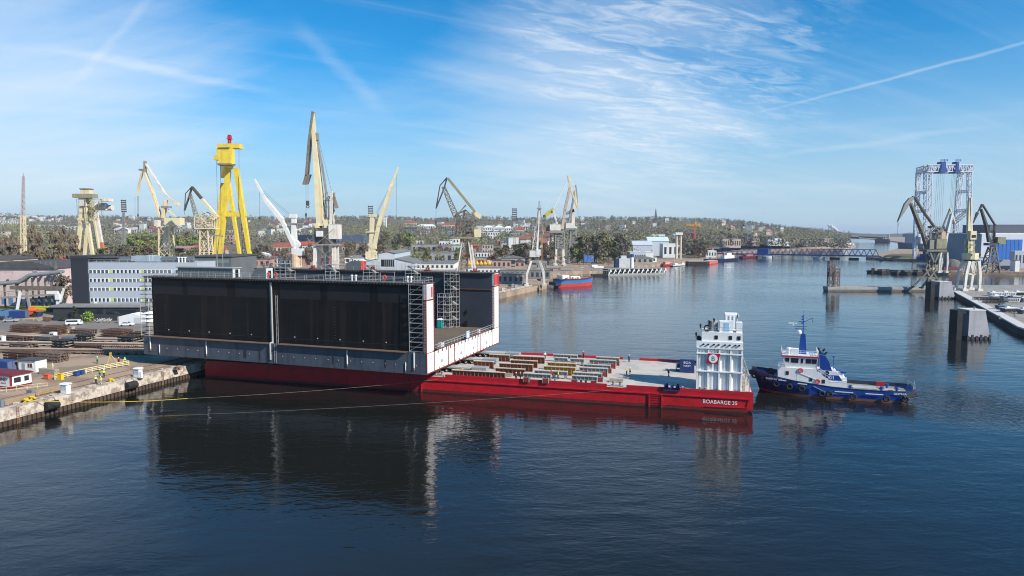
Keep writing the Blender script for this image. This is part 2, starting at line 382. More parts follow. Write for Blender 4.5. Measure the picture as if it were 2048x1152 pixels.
# hills behind the town
RIDGE = [(-400, 428), (0, 430), (150, 431), (300, 433), (420, 434), (600, 436), (700, 434), (770, 430), (860, 436), (920, 435), (1010, 437), (1090, 435), (1160, 436), (1250, 434), (1330, 432), (1400, 436), (1450, 440), (1510, 446), (1560, 452), (1610, 457), (1650, 461), (1700, 466.6), (1740, 468), (1780, 469)]
RY = 2700.0
def ridge_z(px):
    for (a, ya), (b2, yb) in zip(RIDGE, RIDGE[1:]):
        if a <= px <= b2: yy = ya + (yb - ya) * (px - a) / (b2 - a); break
    else: yy = RIDGE[0][1] if px < RIDGE[0][0] else RIDGE[-1][1]
    return CH + (466 - yy) / FPX * RY - 9
def hill_z(x, y):
    px = 1024 + FPX * x / max(y, 1)
    d = math.hypot(x, y) if px < 1024 else y
    zr = ridge_z(px)
    s = min(1, max(0, (y - 850) / (RY - 850))); s = s ** 1.15
    bumps = 5 * math.sin(x / 170 + 1.3) * math.sin(y / 210 + .7) + 3 * math.sin(x / 77) * math.sin(y / 95 + 2)
    zz = GZ - .4 + max(0, zr - GZ) * s + bumps * min(1, s * 3) * (1 if zr > 20 else .2)
    if y > RY: zz -= (y - RY) * .09
    return max(zz, GZ - .4) if s > .0 else GZ - .4
b = MB(); nx, ny = 120, 44
for j in range(ny + 1):
    y = 860 + (3400 - 860) * j / ny
    for i in range(nx + 1):
        px = -420 + (1790 + 420) * i / nx; x = (px - 1024) / FPX * y
        b.v.append((x, y, hill_z(x, y)))
def over_land(x, y):
    """is the point on the left shore"""
    ins = False; n = len(left_shore)
    for i in range(n):
        (x1, y1), (x2, y2) = left_shore[i], left_shore[(i + 1) % n]
        if (y1 > y) != (y2 > y) and x < (x2 - x1) * (y - y1) / (y2 - y1) + x1: ins = not ins
    return ins
for j in range(ny):
    for i in range(nx):
        a = j * (nx + 1) + i; f = (a, a + 1, a + nx + 2, a + nx + 1)
        if all(over_land(b.v[k][0], b.v[k][1]) for k in f) or b.v[a][2] > 20: b.f.append(f); b.m.append(0)
hillm = mat('hill ground', (.14, .13, .07), (.17, .13, .09), .95, .006, amt=.9)
tag(b.build('hills', hillm, smooth=True), kind='structure')
# the far shore of the lagoon, low on the horizon
b = MB(); fz = []
for j in range(3):
    for i in range(61):
        px = 1560 + 760 * i / 60; y = 7000 + j * 500; h = (0, 26 + 9 * math.sin(i * .7) + 5 * math.sin(i * 1.9), 20)[j]
        if px > 1860: h *= 1.25
        b.v.append(((px - 1024) / FPX * y, y, h + (2 if j else -1)))
for j in range(2):
    for i in range(60): a = j * 61 + i; b.f.append((a, a + 1, a + 62, a + 61)); b.m.append(0)
tag(b.build('far_shore', mat('far wood', (.045, .055, .035), (.03, .04, .03), .95, .01)), kind='structure')
# ---------------------------------------------------------------- barge
BA = R(-15.3); BO = Vector((-74.6, 163.8, 0)); BL, BW, BZ = 126.0, 31.5, 3.5
barge = thing('cargo_barge', 'long red deck barge with a white tower at its bow, carrying the dock', 'barge', BO, BA)
bM = Matrix.Translation(BO) @ Matrix.Rotation(BA, 4, 'Z'); bI = bM.inverted()
def onbarge(px, py, z): return bI @ at(px, py, z)
h = MB()
prof = [(0, -2), (BL - 5, -2), (BL - .3, .3), (BL, 1.2), (BL, BZ), (0, BZ)]
h.mi = 0; h.prism([(0, .55), (BL - .05, .55), (BL, 1.3), (BL, BZ), (0, BZ)], 0, BW, 'y')
h.mi = 1; h.prism([(.02, -2), (BL - 5, -2), (BL - .12, .55), (.02, .55)], .02, BW - .02, 'y')
h.build('hull', [red, redb], barge)
d = MB(); d.box(.15, BL - .15, .15, BW - .15, BZ, BZ + .03); d.build('deck', deckg, barge)
# bulwark strake along the near edge, with gaps at the chocks
for y0 in (0.0, BW - .25):
    b = MB()
    for x0, x1 in ((.3, 58.8), (62.2, 97.5), (101.5, BL)):
        b.box(x0, x1, y0, y0 + .25, BZ + .031, BZ + .62)
    b.build('bulwark', redtop, barge)
b = MB(); b.box(52, BL - .6, -.22, 0, 2.6, 2.85)
for x in (54, 62, 70, 78, 86, 94, 102, 110): b.beam((x, -.06, .5), (x + 2.2, -.06, 2.6), .12, .12)
for x in (53.5, 56.5, 106, 108.5): b.box(x, x + .22, -.25, 0, -.4, 2.6)
for z in (.4, .9, 1.4, 1.9, 2.3): b.box(106.2, 108.5, -.14, -.08, z, z + .08)
for x0, x1, z0, z1 in ((BL - 1.2, BL - .9, .9, 2.6), (BL - 9, BL - .9, .75, .95)): b.beam((x0, -.06, z0), (x1, -.06, z1), .12, .12)
b.build('fender_bar', redtop, barge)
tx = text('lettering', 'BOABARGE 35', 1.05, whplain, barge, (BL - 6.2, -.03, 1.72), (R(90), 0, 0), .98)
for x, k in ((60.4, 1), (99.5, 1), (86, 0), (92.5, 0), (112, 0), (116.5, 0)):
    b = MB()
    if k:
        b.box(x - 1.3, x + 1.3, .5, 1.3, BZ + .03, BZ + .3)
        for s in (-.7, .7): b.lathe([(.28, BZ + .3), (.28, BZ + .95), (.4, BZ + 1.0), (.4, BZ + 1.12)], (x + s, .9, 0), 10)
    else:
        for s in (-.5, .5): b.lathe([(.22, BZ + .03), (.22, BZ + .7), (.3, BZ + .75), (.3, BZ + .82)], (x + s, 1.1, 0), 10)
    b.build('bollard', steelg, barge)
for x, r in ((112.6, .75), (119.4, .6)): b = MB(); b.torus((x, 1.9, BZ + .12), r, .07, 'z'); b.build('coiled_line', black, barge)

# casing tower
TX0, TX1, TY0, TY1, TZ = 115.2, 124.0, 2.6, 8.6, 15.1
tw = MB(); tw.box(TX0 + .25, TX1 - .25, TY0 + .5, TY1, BZ + .03, TZ - 2.9); tw.box(TX0 - .1, TX1, TY0 - .05, TY1 + .1, TZ - 2.9, TZ - 1.75)
tw.box(TX0 + .9, TX1 - .1, TY0 + .25, TY1 - .2, TZ - 1.75, TZ + .1)
tower = tw.build('tower', whs, barge)
b = MB()   # corrugations, posts and girts
for i in range(5):
    x = TX0 + i * (TX1 - TX0 - .3) / 4; b.box(x, x + .3, TY0 - .05, TY0 + .5, BZ + .03, TZ - 2.9)
for z in (BZ + 3.7, BZ + 7.3, TZ - 3.2):
    b.box(TX0 - .05, TX1 + .05, TY0 - .16, TY0 + .5, z, z + .26)
n = 13
for i in range(n):
    x = TX0 + .5 + i * (TX1 - TX0 - 1.0) / n
    if i % 4 != 3: b.prism([(x, TY0 + .5), (x + .12, TY0 + .3), (x + .4, TY0 + .3), (x + .52, TY0 + .5)], BZ + .1, TZ - 2.9, 'z')
for x0 in (TX0,):
    for y in (TY0 + 2, TY0 + 4, TY1 - .3): b.box(x0 - .05, x0 + .25, y, y + .25, BZ + .03, TZ - 2.9)
    for z in (BZ + 3.7, BZ + 7.3): b.box(x0 - .1, x0 + .25, TY0, TY1, z, z + .22)
b.build('stiffener', whs, tower)
for x in (116.9, 117.8, 118.9, 119.8, 121.0, 121.9, 123.0, 123.7):
    b = MB(); b.lathe([(.17, TY0 - .35), (.17, TY0 - .05)], (x - .4, 0, TZ - 2.3), 8, 'y'); b.build('vent_pipe', black, tower)
for x in (118.9, 121.6, 123.2):
    b = MB(); b.box(x - .3, x + .3, TY0 + .17, TY0 + .25, TZ - 1.25, TZ - .5); b.build('window', black, tower)
b = MB(); b.rail([(TX0 + .9, TY0 + .3, TZ + .1), (TX1 - .1, TY0 + .3, TZ + .1)], 1.0, .03, 1.4); b.rail([(TX0 + .9, TY0 + .3, TZ + .1), (TX0 + .9, TY1 - .3, TZ + .1)], 1.0, .03, 1.4)
b.rail([(TX0 - .1, TY0, TZ - 1.75), (TX0 - .1, TY1, TZ - 1.75)], .9, .03, 1.4); b.build('railing', steelg, tower)
b = MB(); b.box(TX1 - 4.5, TX1 - 1.9, TY0 + 1.2, TY0 + 3.6, TZ + .1, TZ + 2.2); b.box(TX1 - 1.3, TX1 - .15, TY0 + 1.0, TY0 + 3.2, TZ + .1, TZ + 2.1); b.build('deckhouse', whs, tower)
b = MB(); b.box(TX1 - 3.6, TX1 - 2.7, TY0 + 1.14, TY0 + 1.2, TZ + .2, TZ + 2.0); b.build('deckhouse_door', ltblue, tower)
b = MB(); b.lathe([(1.0, 0), (1.0, 2.0), (.9, 2.15)], (TX0 + 3.0, TY0 + 2.6, TZ + .1), 14); b.box(TX0 + 4.3, TX0 + 5.4, TY0 + 2.4, TY0 + 4.4, TZ + .1, TZ + 1.7); b.build('tank', steelg, tower)
b = MB(); b.torus((TX0 + 1.9, TY0 + 1.0, TZ + .8), .55, .16, 'y'); b.build('tyre', black, tower); b = MB(); b.lathe([(.5, 0), (.6, .3), (.35, .7), (.1, .8)], (TX0 + .3, TY0 + 2, TZ - 1.7), 10); b.build('capstan', black, tower)
for x, z in ((TX0 + .6, TZ + 1.2), (TX0 - .2, TZ - .6), (TX0 + 2.4, TZ + 1.9), (TX0 + 3.2, TZ + 2.4)): b = MB(); b.lathe([(.05, -.5), (.16, 0), (.2, .35), (.1, .5)], (x, TY0 + .8, z), 8); b.build('searchlight', black, tower)
b = MB(); b.tube((TX1 - 1.0, TY0 + 1.6, TZ + 2), (TX1 - 1.0, TY0 + 1.6, TZ + 4.3), .05, 5); b.lathe([(.02, -.6), (.32, 0), (.02, .7)], (TX1 - 1.0, TY0 + 1.6, TZ + 3.3), 4); b.build('aerial', steelg, tower)
lg = MB(); lg.prism([(117.0, 8.95), (119.3, 8.95), (119.75, 11.0), (117.45, 11.0)], TY0 - .30, TY0 - .19, 'y'); lgo = lg.build('emblem_plate', mat('emblem red', (.36, .012, .025), rough=.5), tower)
b = MB(); b.lathe([(.86, TY0 - .33), (.86, TY0 - .30)], (118.38, 0, 9.98), 28, 'y'); b.build('emblem_disc', whplain, lgo)
text('lettering', 'B', 1.25, mat('emblem grey', (.12, .14, .16), rough=.5), lgo, (118.38, TY0 - .35, 9.96), (R(90), 0, 0), 1.0, .01)
# the matching narrow tower on the far side
tw2 = MB(); tw2.box(TX0 + 6.2, TX1 + .2, 25.5, 30.8, BZ + .03, TZ + 1.1)
t2o = tw2.build('far_tower', whs, barge)
b = MB()
for i in range(4): b.box(TX0 + 6.2 + i * .85, TX0 + 6.35 + i * .85, 25.36, 25.5, BZ + .03, TZ + .9)
b.build('stiffener', whs, t2o)
# bow frame with stowed gear
b = MB()
for y in (3.0, 9.0, 15, 21, 27): b.beam((BL - .6, y, BZ), (BL - .6, y, BZ + 3.2), .18); b.beam((BL - 1.6, y, BZ + 3.2), (BL - .5, y, BZ + 3.2), .18)
b.beam((BL - .6, 3, BZ + 3.2), (BL - .6, 27, BZ + 3.2), .18); b.beam((BL - .6, 3, BZ + 1.7), (BL - .6, 27, BZ + 1.7), .12)
b.build('bow_frame', steelg, barge)
for k in range(16): b = MB(); x = BL - 1.5 - random.random() * .7; y = random.uniform(3, 12); z = BZ + random.choice((.05, .1, 1.2)); b.box(x - .4, x + .4, y, y + .8, z, z + random.uniform(.3, .8)); b.build('stowed_gear', timb, barge)

# deck winches: blue twin-drum units
bwin = mat('winch blue', (.018, .045, .16), (.015, .03, .10), .5, 1.0)
def winch(px, py, sc, label, lettering=False):
    p = onbarge(px, py, BZ); t_ = thing('deck_winch', label, 'winch', bM @ Vector((p.x, p.y, BZ + .03)), BA, 'blue winches on the barge deck'); t_.scale = (sc,) * 3
    for s in (-1.15, 1.15):
        d_ = MB(); d_.lathe([(.85, -.4), (.85, -.33), (.45, -.32), (.45, .32), (.85, .33), (.85, .4)], (s, 0, 1.0), 18, 'x'); d_.build('drum', bwin, t_)
    f = MB(); f.box(-1.7, 1.7, -.7, .7, 0, .18); f.box(-.32, .32, -.5, .5, .18, 1.3); f.box(-1.7, -1.62, -.3, .3, .18, 1.2); f.box(1.62, 1.7, -.3, .3, .18, 1.2)
    f.build('frame', bwin, t_)
    return t_
winch(1344, 781, .95, 'pair of blue rope drums on deck beside the red bulwark')
w2 = winch(1369, 742, 1.15, 'larger blue winch with white lettering beside the white tower')
b = MB(); b.box(-.9, 1.9, -1.9, -1.2, 0, 2.6); pl_ = b.build('control_box', bwin, w2)
text('lettering', 'BOA', .62, whplain, pl_, (.5, -1.93, 2.0), (R(90), 0, 0), 1.1, .01)
text('lettering', 'WEST', .5, whplain, pl_, (.5, -1.93, 1.35), (R(90), 0, 0), 1.1, .01)

# ---------------------------------------------------------------- dock section
DA = R(-19.0); DZ = 5.5; DL, DW = 76.3, 44.0
DO = Vector((-90.0, 165.09, DZ)); dM = Matrix.Translation(DO) @ Matrix.Rotation(DA, 4, 'Z'); dI = dM.inverted()
dock = thing('floating_dock', 'huge black-sided dock section with white end plates resting on the red barge', 'dry dock', DO, DA)
PH, WH, WT, LG = 4.5, 19.0, 3.9, .95
b = MB(); b.box(0, DL, 0, DW, 0, PH); pont = b.build('pontoon', bluegrey, dock)
b = MB(); b.box(DL, DL + .06, .3, DW - .3, .25, PH - .05); endp = b.build('end_plate', whs, dock)
b = MB(); b.box(.2, DL - .2, WT + .2, DW - WT - .2, PH, PH + .05); b.build('pontoon_deck', mat('dock deck', (.155, .115, .08), (.10, .085, .07), .9, .15, amt=.8), dock)
def ndx(px, z=10): return (dI @ atY(px, 600, 1)).x
def near_u(px, v=0.0, z=8.0):
    """distance along the dock's near face at which a pixel column meets it"""
    lo, hi = -5.0, 90.0
    for _ in range(40):
        m = (lo + hi) / 2; p = dM @ Vector((m, v, z)); q = p.y * math.cos(PT) - (p.z - CH) * math.sin(PT)
        if 1024 + FPX * p.x / q < px: lo = m
        else: hi = m
    return lo
# wings
w1 = MB(); w1.box(2.3, DL - .5, LG, WT, PH, WH); near = w1.build('near_wing', blk, dock)
w1 = MB(); w1.box(.6, DL - .5, DW - WT, DW - .3, PH, WH); farw = w1.build('far_wing', inner, dock)
for y0, y1, par, pan in ((0, WT, near, (.56, .56, .54)), (DW - WT, DW, farw, (.5, .05, .05))):
    b = MB(); b.box(DL - .5, DL + .03, y0, y1, PH, WH - 3.6); b.box(DL - .5, DL + .02, y0, y1, WH - 3.3, WH - .1); b.build('end_plate', whs if y0 == 0 else [whs], par)
    b = MB(); b.box(DL - .5, DL + .09, y0, y1, WH - 3.6, WH - 3.3); b.box(DL - .5, DL + .11, y0 - .0, y0 + .28, PH, WH); b.box(DL - .5, DL + .11, y1 - .3, y1, PH, WH); b.box(DL - .55, DL + .1, y0, y1, WH - .1, WH + .1)
    b.build('end_trim', oxide, par)
    b = MB(); b.box(DL + .02, DL + .06, y0 + .4, y1 - .4, WH - 3.2, WH - .3) if y0 else None
    if y0: b.build('end_panel', mat('end red', (.55, .07, .07), (.42, .06, .05), .5, 1), par)
    else:
        b.box(DL + .02, DL + .06, y0 + .4, y1 - .4, WH - 3.2, WH - .3); b.build('end_panel', mat('end grey', (.52, .53, .53), rough=.5), par)
    b = MB(); b.box(DL + .06, DL + .10, y1 - 1.3, y1 - .75, WH - 2.9, WH - .8); b.build('end_mark', mat('mark red', (.45, .02, .03), rough=.5), par)
    for k in range(16): b = MB(); z = PH + .6 + k * .85; b.box(DL - .15, DL + .14, y1, y1 + .12, z, z + .3); b.build('rung', rust, par)
# near face relief: paler inset panels high up, dark ledge, rust line along the pontoon edge
b = MB()
cols = [(303, 361), (371, 450), (467, 538), (556, 637), (652, 736), (752, 812)]
for a, c_ in cols: b.box(near_u(a), near_u(c_), LG - .04, LG, WH - 4.2, WH - 1.0)
b.build('upper_panel', blkp, near)
b = MB(); b.box(2.3, near_u(538), -.75, LG, PH + .01, PH + .12); b.box(near_u(556), near_u(812), -.75, LG, PH + .01, PH + .12); b.build('ledge', ledgem, dock)
for px in (331, 372, 412, 454, 497, 584, 630, 675, 722, 768): x = near_u(px); b = MB(); b.box(x - .12, x + .12, LG - .12, LG, PH + 1.6, PH + 1.82); b.build('anode', galv, dock)
for px in (332, 353, 374, 394, 435, 456, 477, 497, 541, 564, 586, 608, 630, 655, 676, 700, 722, 745, 770, 790, 812, 832): x = near_u(px); b = MB(); b.box(x - .1, x + .1, -.08, 0, 1.75, 1.93); b.build('anode', galv, dock)
for px in (490, 518, 665, 770, 487): 
    x = near_u(px)
    b = MB(); b.box(x - .15, x + .15, -.05, 0, .9, 2.7); b.build('draught_scale', mat('scale dark', (.03, .03, .035), rough=.6), dock)
b = MB()
for k in range(140): x = 3 + k * .49; b.box(x, x + .14, LG - .03, LG, PH + 1.25, PH + 1.36)
for px, n in ((490, 12), (665, 12), (325, 10)):
    x = near_u(px)
    for k in range(n): b.box(x - .25, x + .25, LG - .05, LG, PH + 1.9 + k * .62, PH + 1.98 + k * .62)
b.build('stud', mat('stud', (.05, .048, .046), rough=.6), near)['kind'] = 'stuff'
for px, z0, z1, r in ((300, 1.0, 4.3, .14), (318, .2, 2.6, .09), (412, .7, 4.2, .13), (694, .7, 4.2, .13), (811, .3, 2.4, .09), (828, .9, 4.6, .13)):
    b = MB(); x = near_u(px, 0, 7); b.tube((x, -.12, z0 + .5), (x, -.12, z1), r, 8); b.mi = 1; b.tube((x, -.12, z0), (x, -.12, z0 + .5), r * 1.1, 8); b.build('drain_pipe', [whp, rustl], dock)
b = MB(); x = near_u(543.5, .5); b.tube((x, LG - .25, PH), (x, LG - .25, WH - .6), .20, 8); b.tube((x, -.2, .9), (x, -.2, PH + .3), .20, 8); b.tube((x, -.2, PH + .2), (x, LG - .25, PH + .2), .2, 8); b.tube((x - .42, LG - .2, PH), (x - .42, LG - .2, WH - .6), .06, 6)
b.build('riser_pipe', galv, dock)
b = MB(); x = near_u(553, .5)
for s in (-.25, .25): b.beam((x + s, LG - .2, PH), (x + s, LG - .2, WH - 3.5), .06); b.beam((x + s, -.12, .3), (x + s, -.12, PH), .05)
for k in range(40): b.beam((x - .25, LG - .2, PH + .2 + k * .27), (x + .25, LG - .2, PH + .2 + k * .27), .035)
for k in range(14): b.beam((x - .25, -.12, .4 + k * .3), (x + .25, -.12, .4 + k * .3), .035)
b.build('ladder', galv, dock)
# strips, trim and other details on the end plate
for v, m, wd in ((WT - .1, oxide, .14), (10.9, oxide, .28), (14.4, oxide, .30), (20.4, rustl, .22), (28.6, oxide, .22), (30.2, oxide, .22), (38.6, oxide, .16), (.15, oxide, .3), (DW - .15, rust, .3)):
    b = MB(); b.box(DL + .06, DL + .16, v - wd / 2, v + wd / 2, .2, PH); b.build('end_strip', m, endp)
b = MB(); b.box(DL, DL + .14, .0, DW, 0, .25); b.box(DL, DL + .1, .3, DW - .3, PH - .12, PH); b.build('end_trim', oxide, endp)
for k in range(16):
    y = 5.5 + k * 2.15
    for y0, y1, z0, z1 in ((y, y + .4, PH - .75, PH - .12), (y + .8, y + 1.1, .25, .62)): b = MB(); b.box(DL + .06, DL + .12, y0, y1, z0, z1); b.build('notch', mat('notch', (.10, .03, .03), rough=.7), endp)
for y, z in ((7.6, 1.7), (18.2, 1.6), (26.0, 1.6), (34.6, 1.6)):
    b = MB(); b.lathe([(.42, DL + .05), (.42, DL + .09)], (0, y, z), 12, 'x'); b.build('valve_hole', steelg, endp)
b = MB(); b.rail([(DL - .15, WT + .3, PH), (DL - .15, DW - WT - .3, PH)], 1.1, .035, 1.8); b.build('end_railing', galv, dock)
b = MB(); b.box(DL - .1, DL + .03, 21.6, 23.4, PH - 1.1, PH + 1.7); ps = b.build('notice_board', ltblue, dock)
b = MB(); b.box(DL + .03, DL + .05, 22.0, 23.0, PH + .3, PH + 1.1); b.build('notice_panel', whplain, ps)
for y in (20.2, 38.6, WT + .4):
    b = MB(); b.box(DL - .5, DL + .4, y - .9, y + .9, PH - .02 + .05, PH + .15); b.build('step_grating', black, dock)
for y in (7.8, 8.8, 30.6):
    b = MB(); b.box(DL - .9, DL - .3, y, y + .6, PH + .05, PH + 1.0); b.build('junction_box', whp, dock)
# wing top decks, edge flanges, railings
b = MB(); b.box(.4, DL + .1, LG - .9, WT + .15, WH, WH + .14); 
for k in range(95): x = .8 + k * .78; b.box(x, x + .3, LG - .85, LG - .5, WH - .28, WH)
b.build('top_deck', mat('top deck', (.13, .12, .11), (.08, .07, .065), .8, .8), near)
b = MB(); b.box(.4, DL + .1, DW - WT - .6, DW, WH, WH + .14)
for k in range(95): x = .8 + k * .78; b.box(x, x + .3, DW - WT - .55, DW - WT - .2, WH - .28, WH)
b.build('top_deck', MATS['top deck'], farw)
b = MB(); b.rail([(.5, LG - .8, WH + .14), (DL - .2, LG - .8, WH + .14)], 1.1, .028, 2.4); b.rail([(DL - .2, LG - .8, WH + .14), (DL - .2, WT, WH + .14)], 1.1, .028, 1.5); b.rail([(.5, WT, WH + .14), (DL - .2, WT, WH + .14)], 1.1, .025, 3.2)
b.build('top_railing', galv, near)
b = MB(); b.rail([(.5, DW - WT - .4, WH + .14), (DL - .2, DW - WT - .4, WH + .14)], 1.1, .025, 2.6); b.build('top_railing', galv, farw)
# inner face of the far wing: horizontal ledge and fittings
b = MB(); b.box(.6, DL - .5, DW - WT - .25, DW - WT, WH - 4.4, WH - 4.2); b.build('inner_ledge', rust, farw)
for k in range(4):
    x = 55.5 + k * 4.3; b = MB(); b.box(x, x + .4, DW - WT - .3, DW - WT, PH + 3.6, PH + 4.5); b.box(x - .1, x + .6, DW - WT - .6, DW - WT, PH + .4, PH + 1.6); b.build('inner_fitting', black, farw)
# deckhouse on the near wing
x0, x1 = near_u(352, 1, 25), near_u(462, 1, 25)
b = MB(); b.box(x0, x1, 1.3, WT - .2, WH + .14, WH + 2.3); dh = b.build('deckhouse', greyh, near)
b = MB(); b.box(x0 - .25, x1 + .3, 1.0, WT + .1, WH + 2.3, WH + 2.5); b.build('deckhouse_roof', mat('roof pale', (.36, .37, .36), (.26, .27, .26), .7, .5), dh)
b = MB(); b.box(x1, x1 + .06, 1.3, WT - .2, WH + .2, WH + 2.25); b.mi = 1; b.box(x1 + .06, x1 + .09, 2.1, 3.1, WH + .2, WH + 2.05); b.build('deckhouse_door', [mat('pale grey', (.55, .55, .54), rough=.5), black], dh)
b = MB()
for k in range(14): x = x0 + .8 + k * (x1 - x0 - 1) / 14; b.box(x, x + .05, 1.26, 1.3, WH + .2, WH + 2.25)
b.build('deckhouse_seam', steelg, dh)
x0 = near_u(500, 1, 25); x1 = near_u(527, 1, 25)
b = MB(); b.prism([(x0 - .6, WH + .14), (x1, WH + .14), (x1, WH + 2.5), (x0 + 1.3, WH + 2.5), (x0 + .3, WH + 1.9)], 1.6, WT, 'y'); gv = b.build('companionway', greyh, near)
b = MB(); b.box(x1, x1 + .07, 1.6, WT, WH + .15, WH + 2.45); b.mi = 1; b.box(x1 + .07, x1 + .1, 2.3, 3.3, WH + .2, WH + 1.9); b.build('companionway_door', [MATS['pale grey'], black], gv)
x0 = near_u(707, 42, 25); x1 = near_u(727, 42, 25)
b = MB(); b.prism([(x0 - 2.2, WH + .14), (x1, WH + .14), (x1, WH + 2.6), (x0, WH + 2.6), (x0 - 1.4, WH + 2.0)], DW - WT + .2, DW - .8, 'y'); g2 = b.build('companionway', greyh, farw)
b = MB(); b.box(x1, x1 + .08, DW - WT + .2, DW - .8, WH + .2, WH + 2.5); b.build('companionway_door', mat('door red', (.5, .04, .03), rough=.5), g2)
# fittings on the near top: fairleads, red life-ring stands, white vents
for px, wing in ((535, 0), (550, 0), (768, 0)):
    b = MB(); x = near_u(px, 1.8, 25); b.torus((x, 1.9, WH + 1.1), .38, .12, 'y'); b.box(x - .06, x + .06, 1.95, 2.05, WH + .14, WH + 1.6); b.build('lifebuoy', mat('buoy orange', (.75, .10, .05), rough=.5), near)
for px in (702, 710, 814, 821):
    b = MB(); x = near_u(px, 2.2, 25); b.tube((x, 2.4, WH + .14), (x, 2.4, WH + 1.0), .16, 8); b.lathe([(.16, 0), (.3, .15), (.25, .4), (.05, .45)], (x, 2.4, WH + 1.0), 10); b.build('vent', whp, near)
for px in (625, 745, 855, 950):
    b = MB(); x = near_u(px, 41.5, 25); b.box(x - .9, x + .9, 41, 42, WH + .14, WH + .5); b.box(x - .5, x - .2, 41.2, 41.8, WH + .5, WH + 1.1); b.box(x + .2, x + .5, 41.2, 41.8, WH + .5, WH + 1.1); b.build('mooring_bitts', oxide, farw)
for px0, px1 in ((755, 784), (655, 665)):
    a, c_ = near_u(px0, 2, 25), near_u(px1, 2, 25); b = MB(); b.rail([(a, 3, WH + .14), (c_, 3, WH + .14)], 2.0, .04, 3, 2); b.build('gate_frame', galv, near)

# scaffold towers (each stands on its own and could be carried away)
def scaffold(label, u0, v0, z0, wx, wy, lifts, lift_h, parent_m=dM, rz=DA, diag='x', stair=False):
    p = parent_m @ Vector((u0, v0, z0)); t_ = thing('scaffold_tower', label, 'scaffold', p, rz, 'tube scaffold towers on the dock')
    f = MB(); H = lifts * lift_h; bx = max(1, round(wx / 2.2))
    for i in range(bx + 1):
        for y in (0, wy): f.tube((i * wx / bx, y, 0), (i * wx / bx, y, H + .9), .055, 5)
    for k in range(lifts + 1):
        z = k * lift_h + .1
        for y in (0, wy): f.tube((0, y, z), (wx, y, z), .04, 5); f.tube((0, y, z + .95), (wx, y, z + .95), .03, 4)
        for i in range(bx + 1): f.tube((i * wx / bx, 0, z), (i * wx / bx, wy, z), .04, 5)
    f.build('frame', galv, t_)
    g = MB()
    for k in range(lifts): g.tube((0, 0, k * lift_h + .1), (wx, 0, (k + 1) * lift_h + .1), .035, 4) if k % 2 == 0 or not stair else g.tube((wx, 0, k * lift_h + .1), (0, 0, (k + 1) * lift_h + .1), .035, 4)
    g.build('brace', galv, t_)
    d_ = MB()
    for k in range(1, lifts + 1): d_.box(.05, wx - .05, .05, wy - .05, k * lift_h - .02, k * lift_h + .03)
    d_.build('platform', timb, t_)
    if stair:
        s_ = MB()
        for k in range(lifts):
            a, c_ = ((.3, wx - .3) if k % 2 == 0 else (wx - .3, .3)); s_.beam((a, wy * .55, k * lift_h + .1), (c_, wy * .55, (k + 1) * lift_h), .6, .12)
        s_.build('stair', galv, t_)
    return t_
scaffold('narrow tube scaffold tower at the left end of the black dock side', -.5, LG - 1.0, PH + .05, 2.6, 1.6, 14, 1.0)
u1 = near_u(818, .2, 15)
scaffold('tube scaffold tower with diagonal braces beside the white dock end plate', u1, LG - .85, PH + .16, DL - .7 - u1, .8, 7, 2.0)
def innerx(px): return near_u(px, DW - WT - 2.4, 22)
for px, wpx, lab, lf in ((549, 32, 'scaffold stair tower inside the dock, beside the pair of orange lifebuoys', 8), (650, 20, 'slim scaffold tower inside the dock, behind the biggest cream crane legs', 8), (726, 24, 'scaffold stair tower inside the dock, below the red deck door', 8), (810, 24, 'scaffold stair tower inside the dock, behind the right-hand white vents', 8), (888, 24, 'tall scaffold stair tower on the open dock deck by the teal toilet', 7)):
    a = innerx(px); scaffold(lab, a, DW - WT - 2.4, PH + .05, max(2.2, innerx(px + wpx) - a), 2.0, lf, 2.0, stair=True)
a = innerx(879); scaffold('lower scaffold bay leaning beside the tall stair tower on the dock deck', a, DW - WT - 3.9, PH + .05, 3.4, 1.4, 4, 2.0)
# portable toilet on the dock deck
p = dI @ at(880, 656, DZ + PH); t_ = thing('portable_toilet', 'teal portable toilet with a white roof on the dock deck', 'toilet', dM @ Vector((p.x, p.y, PH + .05)), DA)
b = MB(); b.box(-.6, .6, -.6, .6, .08, 2.15)
for s in (-.6, -.2, .2, .55): b.box(s, s + .06, -.65, -.6, .1, 2.1); b.box(.6, .65, s, s + .06, .1, 2.1)
b.build('cabin', teal, t_)
b = MB(); b.frust((-.68, .68, -.68, .68), (-.4, .4, -.5, .5), 2.15, 2.5); b.build('roof', whp, t_)
b = MB(); b.box(-.4, .4, -.64, -.6, .15, 2.0); b.build('door', mat('teal light', (.03, .40, .37), rough=.4), t_)
